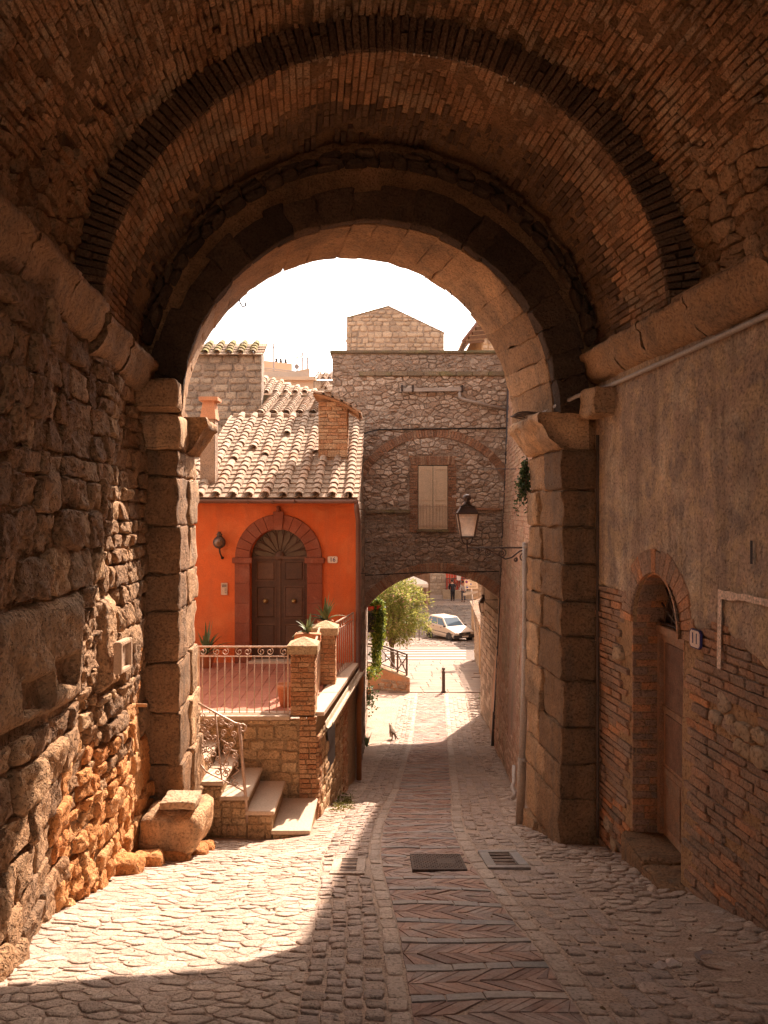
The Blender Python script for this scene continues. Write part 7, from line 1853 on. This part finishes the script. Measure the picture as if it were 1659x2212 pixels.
mk('wall_core', V_, [(i * 4 + k, i * 4 + k + 1, i * 4 + 5 + k, i * 4 + 4 + k) for i in range(n_) for k in range(3)] + [(0, 1, 2, 3)], m_rend, rwall)
for i in range(n_):
    p, q = rc(i / n_ + .002), rc((i + 1) / n_ - .002); z0, z1 = rz_(i / n_), rz_((i + 1) / n_)
    MB().hexa([(p.x, p.y - .05, z0), (q.x, q.y - .05, z1), (q.x, q.y + .46, z1), (p.x, p.y + .46, z0), (p.x, p.y - .05, z0 + .07), (q.x, q.y - .05, z1 + .07), (q.x, q.y + .46, z1 + .07), (p.x, p.y + .46, z0 + .07)]).build('coping_stone', m_pale, rwall)
cl = []
def rwm(u, v, h): return np.array([rc(t).x for t in u]), np.array([rc(t).y for t in u]) - h, v
for poly in courses((0.0, .42, -6.5, -6.05), (.12, .2), (.08, .14), .3, 221): cl.append(cell(poly, rwm, .04, COBB, n=10, gap=.008, rounds=1, depth=0))
emit(rwall, 'stone', cl, m_wst, 'stones', smooth=True, parts=60)
cr_ = thing('curved_railing', 'dark iron railing with crossed bars on the curved planter wall', 'railing', (.2, 27.5, -6))
hts = .78; ps = [.04, .17, .42, .75, 1.0]
for i, t in enumerate(ps):
    p = rc(t); z = rz_(t) + .07; MB().beam((p.x, p.y + .2, z), (p.x, p.y + .2, z + hts), .07).build('post', m_lmp, cr_)
    if i < 4:
        q = rc(ps[i + 1]); z2 = rz_(ps[i + 1]) + .07; mid = rc((t + ps[i + 1]) / 2); zm = (z + z2) / 2
        for hh, w in ((hts - .02, .06), (hts - .12, .035), (.08, .035)): MB().tube([(p.x, p.y + .2, z + hh), (mid.x, mid.y + .2, zm + hh), (q.x, q.y + .2, z2 + hh)], w * .6, 6).build('rail', m_lmp, cr_)
        MB().beam((p.x, p.y + .2, z + .08), (q.x, q.y + .2, z2 + hts - .12), .035).build('cross_bar', m_lmp, cr_); MB().beam((p.x, p.y + .2, z + hts - .12), (q.x, q.y + .2, z2 + .08), .035).build('cross_bar', m_lmp, cr_)
        for tt in (.3, .7):
            e = rc(t + (ps[i + 1] - t) * tt); MB().beam((e.x, e.y + .2, zm + .25), (e.x, e.y + .2, zm + hts - .25), .028).build('upright', m_lmp, cr_)
def leaves(name, parent, pts, L, w, m_, tilt=.6, dirs=None):
    """many small folded leaves, one mesh"""
    V_ = []; F_ = []; R__ = []
    for i, p in enumerate(pts):
        p = Vector(p); a = random.uniform(0, 2 * PI); el = random.uniform(-.9, .7); d_ = Vector((math.cos(a) * math.cos(el), math.sin(a) * math.cos(el), math.sin(el)))
        if dirs is not None: d_ = (d_ * tilt + dirs[i]).normalized()
        s = d_.orthogonal().normalized(); s = (Matrix.Rotation(random.uniform(0, 2 * PI), 3, d_) @ s); n = d_.cross(s)
        l = L * random.uniform(.65, 1.25); ww = w * random.uniform(.7, 1.2); b = len(V_)
        V_ += [p, p + d_ * l * .5 + s * ww + n * ww * .35, p + d_ * l, p + d_ * l * .5 - s * ww + n * ww * .35]; F_ += [(b, b + 1, b + 2), (b, b + 2, b + 3)]; R__ += [random.random()] * 4
    return mk(name, V_, F_, m_, parent, False, R__)
m_olv = leafmat('olive_green_leaf', [(.15, .19, .04), (.23, .28, .06), (.32, .36, .10), (.18, .23, .05), (.40, .36, .18)], .5)
m_pink = leafmat('pink_blossom', [(.55, .30, .26), (.6, .4, .35)], .3)
m_ivy = leafmat('ivy_leaf', [(.06, .11, .02), (.12, .19, .03), (.21, .28, .04), (.32, .35, .06)], .5)
m_bark = mat('bark', (.14, .1, .07), bump=.6)
td = 31.5; tx = PX(846, td); tz = gzf(tx, td)
tree = thing('oleander_tree', 'bushy pink flowering tree filling the left of the low archway', 'tree', (tx, td, tz))
cz_ = PZ(1318, td)
mbk = MB(); mbk.tube([(tx, td, tz - .1), (tx + .05, td, tz + .7), (tx - .02, td, tz + 1.3)], [.11, .09, .075], 8)
for k in range(9):
    a = 2 * PI * k / 9; r = random.uniform(.6, 1.0); mbk.tube([(tx, td, tz + 1.0 + .1 * (k % 3)), (tx + r * .45 * math.cos(a), td + r * .45 * math.sin(a), cz_ - .1), (tx + r * math.cos(a), td + r * math.sin(a), cz_ + random.uniform(-.2, .8))], [.05, .035, .012], 6)
mbk.build('trunk', m_bark, tree, True)
pts = []; drs = []; fl_ = []
clumps = []
for _ in range(84):
    while True:
        v = Vector((random.uniform(-1, 1), random.uniform(-1, 1), random.uniform(-1, 1)))
        if .35 < v.length < 1: break
    clumps.append((Vector((tx + v.x * 1.3, td + v.y * 1.2, cz_ - .05 + v.z * 1.25)), v))
for (c, v) in clumps:
    r = random.uniform(.2, .4)
    for _ in range(130):
        o_ = Vector((random.gauss(0, 1), random.gauss(0, 1), random.gauss(0, 1))) * r * .5; pts.append(c + o_); drs.append((o_.normalized() * .6 + v * .4 + Vector((0, 0, -.25))))
        if random.random() < .07: fl_.append(c + o_ * 1.15 + v * .05)
tree_pts = pts; tree_drs = drs; leaves('blossom', tree, fl_, .07, .035, m_pink)
sp_ = []
for k in range(3):
    c = Vector((tx + 1.2 + .08 * k, td - .2, cz_ - .25 - .25 * k))
    for _ in range(60): sp_.append(c + Vector((random.gauss(0, .16), random.gauss(0, .12), random.gauss(0, .1))))
leaves('crown', tree, tree_pts + sp_, .17, .024, m_olv, .5, tree_drs + [Vector((.5, 0, -.1))] * len(sp_))
# ivy and flower boxes on the left of the archway
fx = 24.35
ivy = thing('hanging_ivy', 'curtain of yellow green ivy hanging down the left side of the archway', 'ivy', tuple(P(812, 1450, fx)))
pts = []; drs = []; stems = MB()
for k in range(26):
    x0 = random.uniform(803, 829); y0 = random.uniform(1296, 1322); ln = random.uniform(60, 150) * (1 - abs(x0 - 814) / 26) + 20; dd = fx + random.uniform(-.1, .3); xx = x0
    pth = []
    n2 = int(ln / 2.2)
    for j in range(n2):
        xx += random.uniform(-.7, .7) - (xx - 811) * .012 * (j / n2); y = y0 + ln * j / n2; p = P(xx, y, dd); pth.append(p)
        for _ in range(3): pts.append(p + Vector((random.gauss(0, .05), random.gauss(0, .05), random.gauss(0, .04)))); drs.append(Vector((random.uniform(-.4, .4), -.5, -.5)))
    if len(pth) > 2: stems.tube(pth[::3] + [pth[-1]], .006, 4)
stems.build('stems', m_bark, ivy); leaves('foliage', ivy, pts, .08, .04, m_ivy, .6, drs)
for i, (x0, x1, y0, y1, lb_) in enumerate(((790.5, 810.6, 1309, 1318, 'red flower box on the left of the archway, nearer the house'), (812, 823, 1307, 1316, 'smaller red flower box half covered by ivy'))):
    t = thing('flower_box', lb_, 'flower box', tuple(P(x0, y1, fx)), 'red flower boxes in the archway')
    a, b = P(x0, y1, fx), P(x1, y0, fx); m_fbx = mat('red_plastic', (.42, .05, .02), rough=.45, bump=0)
    MB().hexa([(a.x + .02, fx - .1, a.z), (b.x - .02, fx - .1, a.z), (b.x - .02, fx + .1, a.z), (a.x + .02, fx + .1, a.z), (a.x, fx - .12, b.z), (b.x, fx - .12, b.z), (b.x, fx + .12, b.z), (a.x, fx + .12, b.z)]).build('box', m_fbx, t)
    leaves('plants', t, [Vector((random.uniform(a.x, b.x), fx + random.uniform(-.1, .1), b.z + abs(random.gauss(0, .1)))) for _ in range(160)], .09, .04, m_ivy)
bal = thing('iron_balcony', 'dark little balcony full of plants under the red flower boxes', 'balcony', tuple(P(800, 1364, fx)))
MB().hexa([P(786, 1366, fx - .15), P(811, 1366, fx - .15), P(811, 1366, fx + .4), P(786, 1366, fx + .4), P(786, 1361, fx - .15), P(811, 1361, fx - .15), P(811, 1361, fx + .4), P(786, 1361, fx + .4)]).build('floor_slab', m_lmp, bal)
for k in range(6): x = 788 + k * 4.5; MB().tube([P(x, 1362, fx - .1), P(x, 1320, fx - .1)], .012, 5).build('bar', m_lmp, bal)
MB().beam(P(786, 1320, fx - .1), P(811, 1320, fx - .1), .025).build('top_rail', m_lmp, bal)
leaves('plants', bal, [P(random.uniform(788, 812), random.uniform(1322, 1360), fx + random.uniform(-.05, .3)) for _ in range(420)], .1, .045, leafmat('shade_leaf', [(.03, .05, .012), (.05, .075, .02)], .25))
for i, (x, y, lb_, pr) in enumerate(((797, 1500, 'hanging plant in a terracotta pot on the archway jamb', 1), (794, 1462, 'small hanging pot above the trailing plant on the jamb', 0))):
    t = thing('hanging_pot', lb_, 'hanging pot', tuple(P(x, y, 22.5)), 'hanging pots on the jamb')
    p = P(x, y, 22.5); MB().lathe([(.05, 0), (.085, .13), (.09, .15), (.07, .15)], p, 12).build('pot', m_terra, t, True)
    MB().tube([p + Vector((0, 0, .15)), p + Vector((0, 0, .45)), p + Vector((-.25, 0, .5))], .008, 5).build('wire', m_cab, t)
    leaves('foliage', t, [p + Vector((random.gauss(0, .13), random.gauss(0, .1), .12 + random.gauss(0, .1) - (abs(random.gauss(0, .28)) if pr else 0))) for _ in range(320)], .07, .035, m_ivy if i else leafmat('dull_leaf', [(.05, .085, .03), (.09, .13, .045)], .3))
# spiky plant and weeds at the end of the house, weeds along the terrace foot
q = ground_at(792, 1615); t = thing('spiky_plant', 'low spiky plant at the far corner of the house wall', 'plant', (q[0], q[1], q[2])); agave(t, (q[0], q[1], gzf(q[0], q[1]) + .02), 13, .5, .025)
wds = []
for _ in range(420):
    a = random.random(); x, y = (random.gauss(738, 14), random.gauss(1735, 9)); g = ground_at(x, y); wds.append((g[0], g[1], gzf(g[0], g[1]) + random.uniform(.0, .05)))
o = leaves('weeds', None, wds, .07, .012, leafmat('weed_leaf', [(.13, .16, .04), (.2, .2, .06)], .3)); tag(o, 'patch of small green weeds at the foot of the terrace wall', 'weeds'); o['kind'] = 'stuff'
wds = []
for _ in range(260):
    x, y = (random.gauss(1050, 7), random.gauss(1508, 4)); g = ground_at(x, y); wds.append((g[0], g[1], gzf(g[0], g[1]) + random.uniform(.0, .1)))
o = leaves('weeds', None, wds, .1, .03, MATS['weed_leaf']); tag(o, 'green weeds in the cobbles by the corner shop', 'weeds'); o['kind'] = 'stuff'
# green clump growing below the capital of the right pier
ic = thing('caper_bush', 'green trailing bush growing out below the right-hand capital', 'bush', tuple(P(1140, 990, 10.0)))
pts = []; drs = []; stm = MB()
for k in range(30):
    a = P(1138, random.uniform(985, 1040), 10.0); ln = random.uniform(.15, .5); p = Vector(a); pth = [p.copy()]
    dv = Vector((random.uniform(-.5, .05), random.uniform(-.3, .25), -random.uniform(.2, .9)))
    for j in range(8):
        p = p + dv * ln / 8; dv = dv + Vector((.02, 0, -.12)); pth.append(p.copy())
        for _ in range(4): pts.append(p + Vector((random.gauss(0, .025), random.gauss(0, .03), random.gauss(0, .025)))); drs.append(Vector((random.uniform(-.6, .2), -.3, -.2)))
    stm.tube(pth, .003, 4)
stm.build('stems', m_bark, ic); leaves('foliage', ic, pts, .045, .016, leafmat('caper_leaf', [(.04, .075, .03), (.07, .12, .045), (.11, .16, .06)], .3), .7, drs)

# pebbles, chips and dry leaves strewn over the alley
V_ = []; F_ = []; R__ = []
for _ in range(900):
    dd = random.uniform(2.6, 13) ; x = random.choice([random.uniform(1.0, 2.5), random.uniform(-2.4, 2.4)])
    if not (wall_l(dd) + .1 < x < wall_r(dd) - .05) or not free((x, dd), .02): continue
    r = random.uniform(.004, .013) * (1.6 if random.random() < .1 else 1); z = gzf(x, dd) + float(und(x, dd)[0]) + random.uniform(.0, .016); b = len(V_)
    for k in range(5): V_.append((x + r * math.cos(k * 1.257 + 1) * random.uniform(.7, 1.2), dd + r * math.sin(k * 1.257 + 1), z))
    V_.append((x, dd, z + r * .8)); F_ += [(b + k, b + (k + 1) % 5, b + 5) for k in range(5)]; R__ += [random.random()] * 6
o = mk('pebbles', V_, F_, mat('grit', [(.12, .09, .07), (.3, .23, .17), (.45, .37, .29), (.2, .14, .08)], bump=0), None, False, R__, 'stuff'); o['label'] = 'loose grit and pebbles strewn over the alley paving'; o['category'] = 'pebbles'
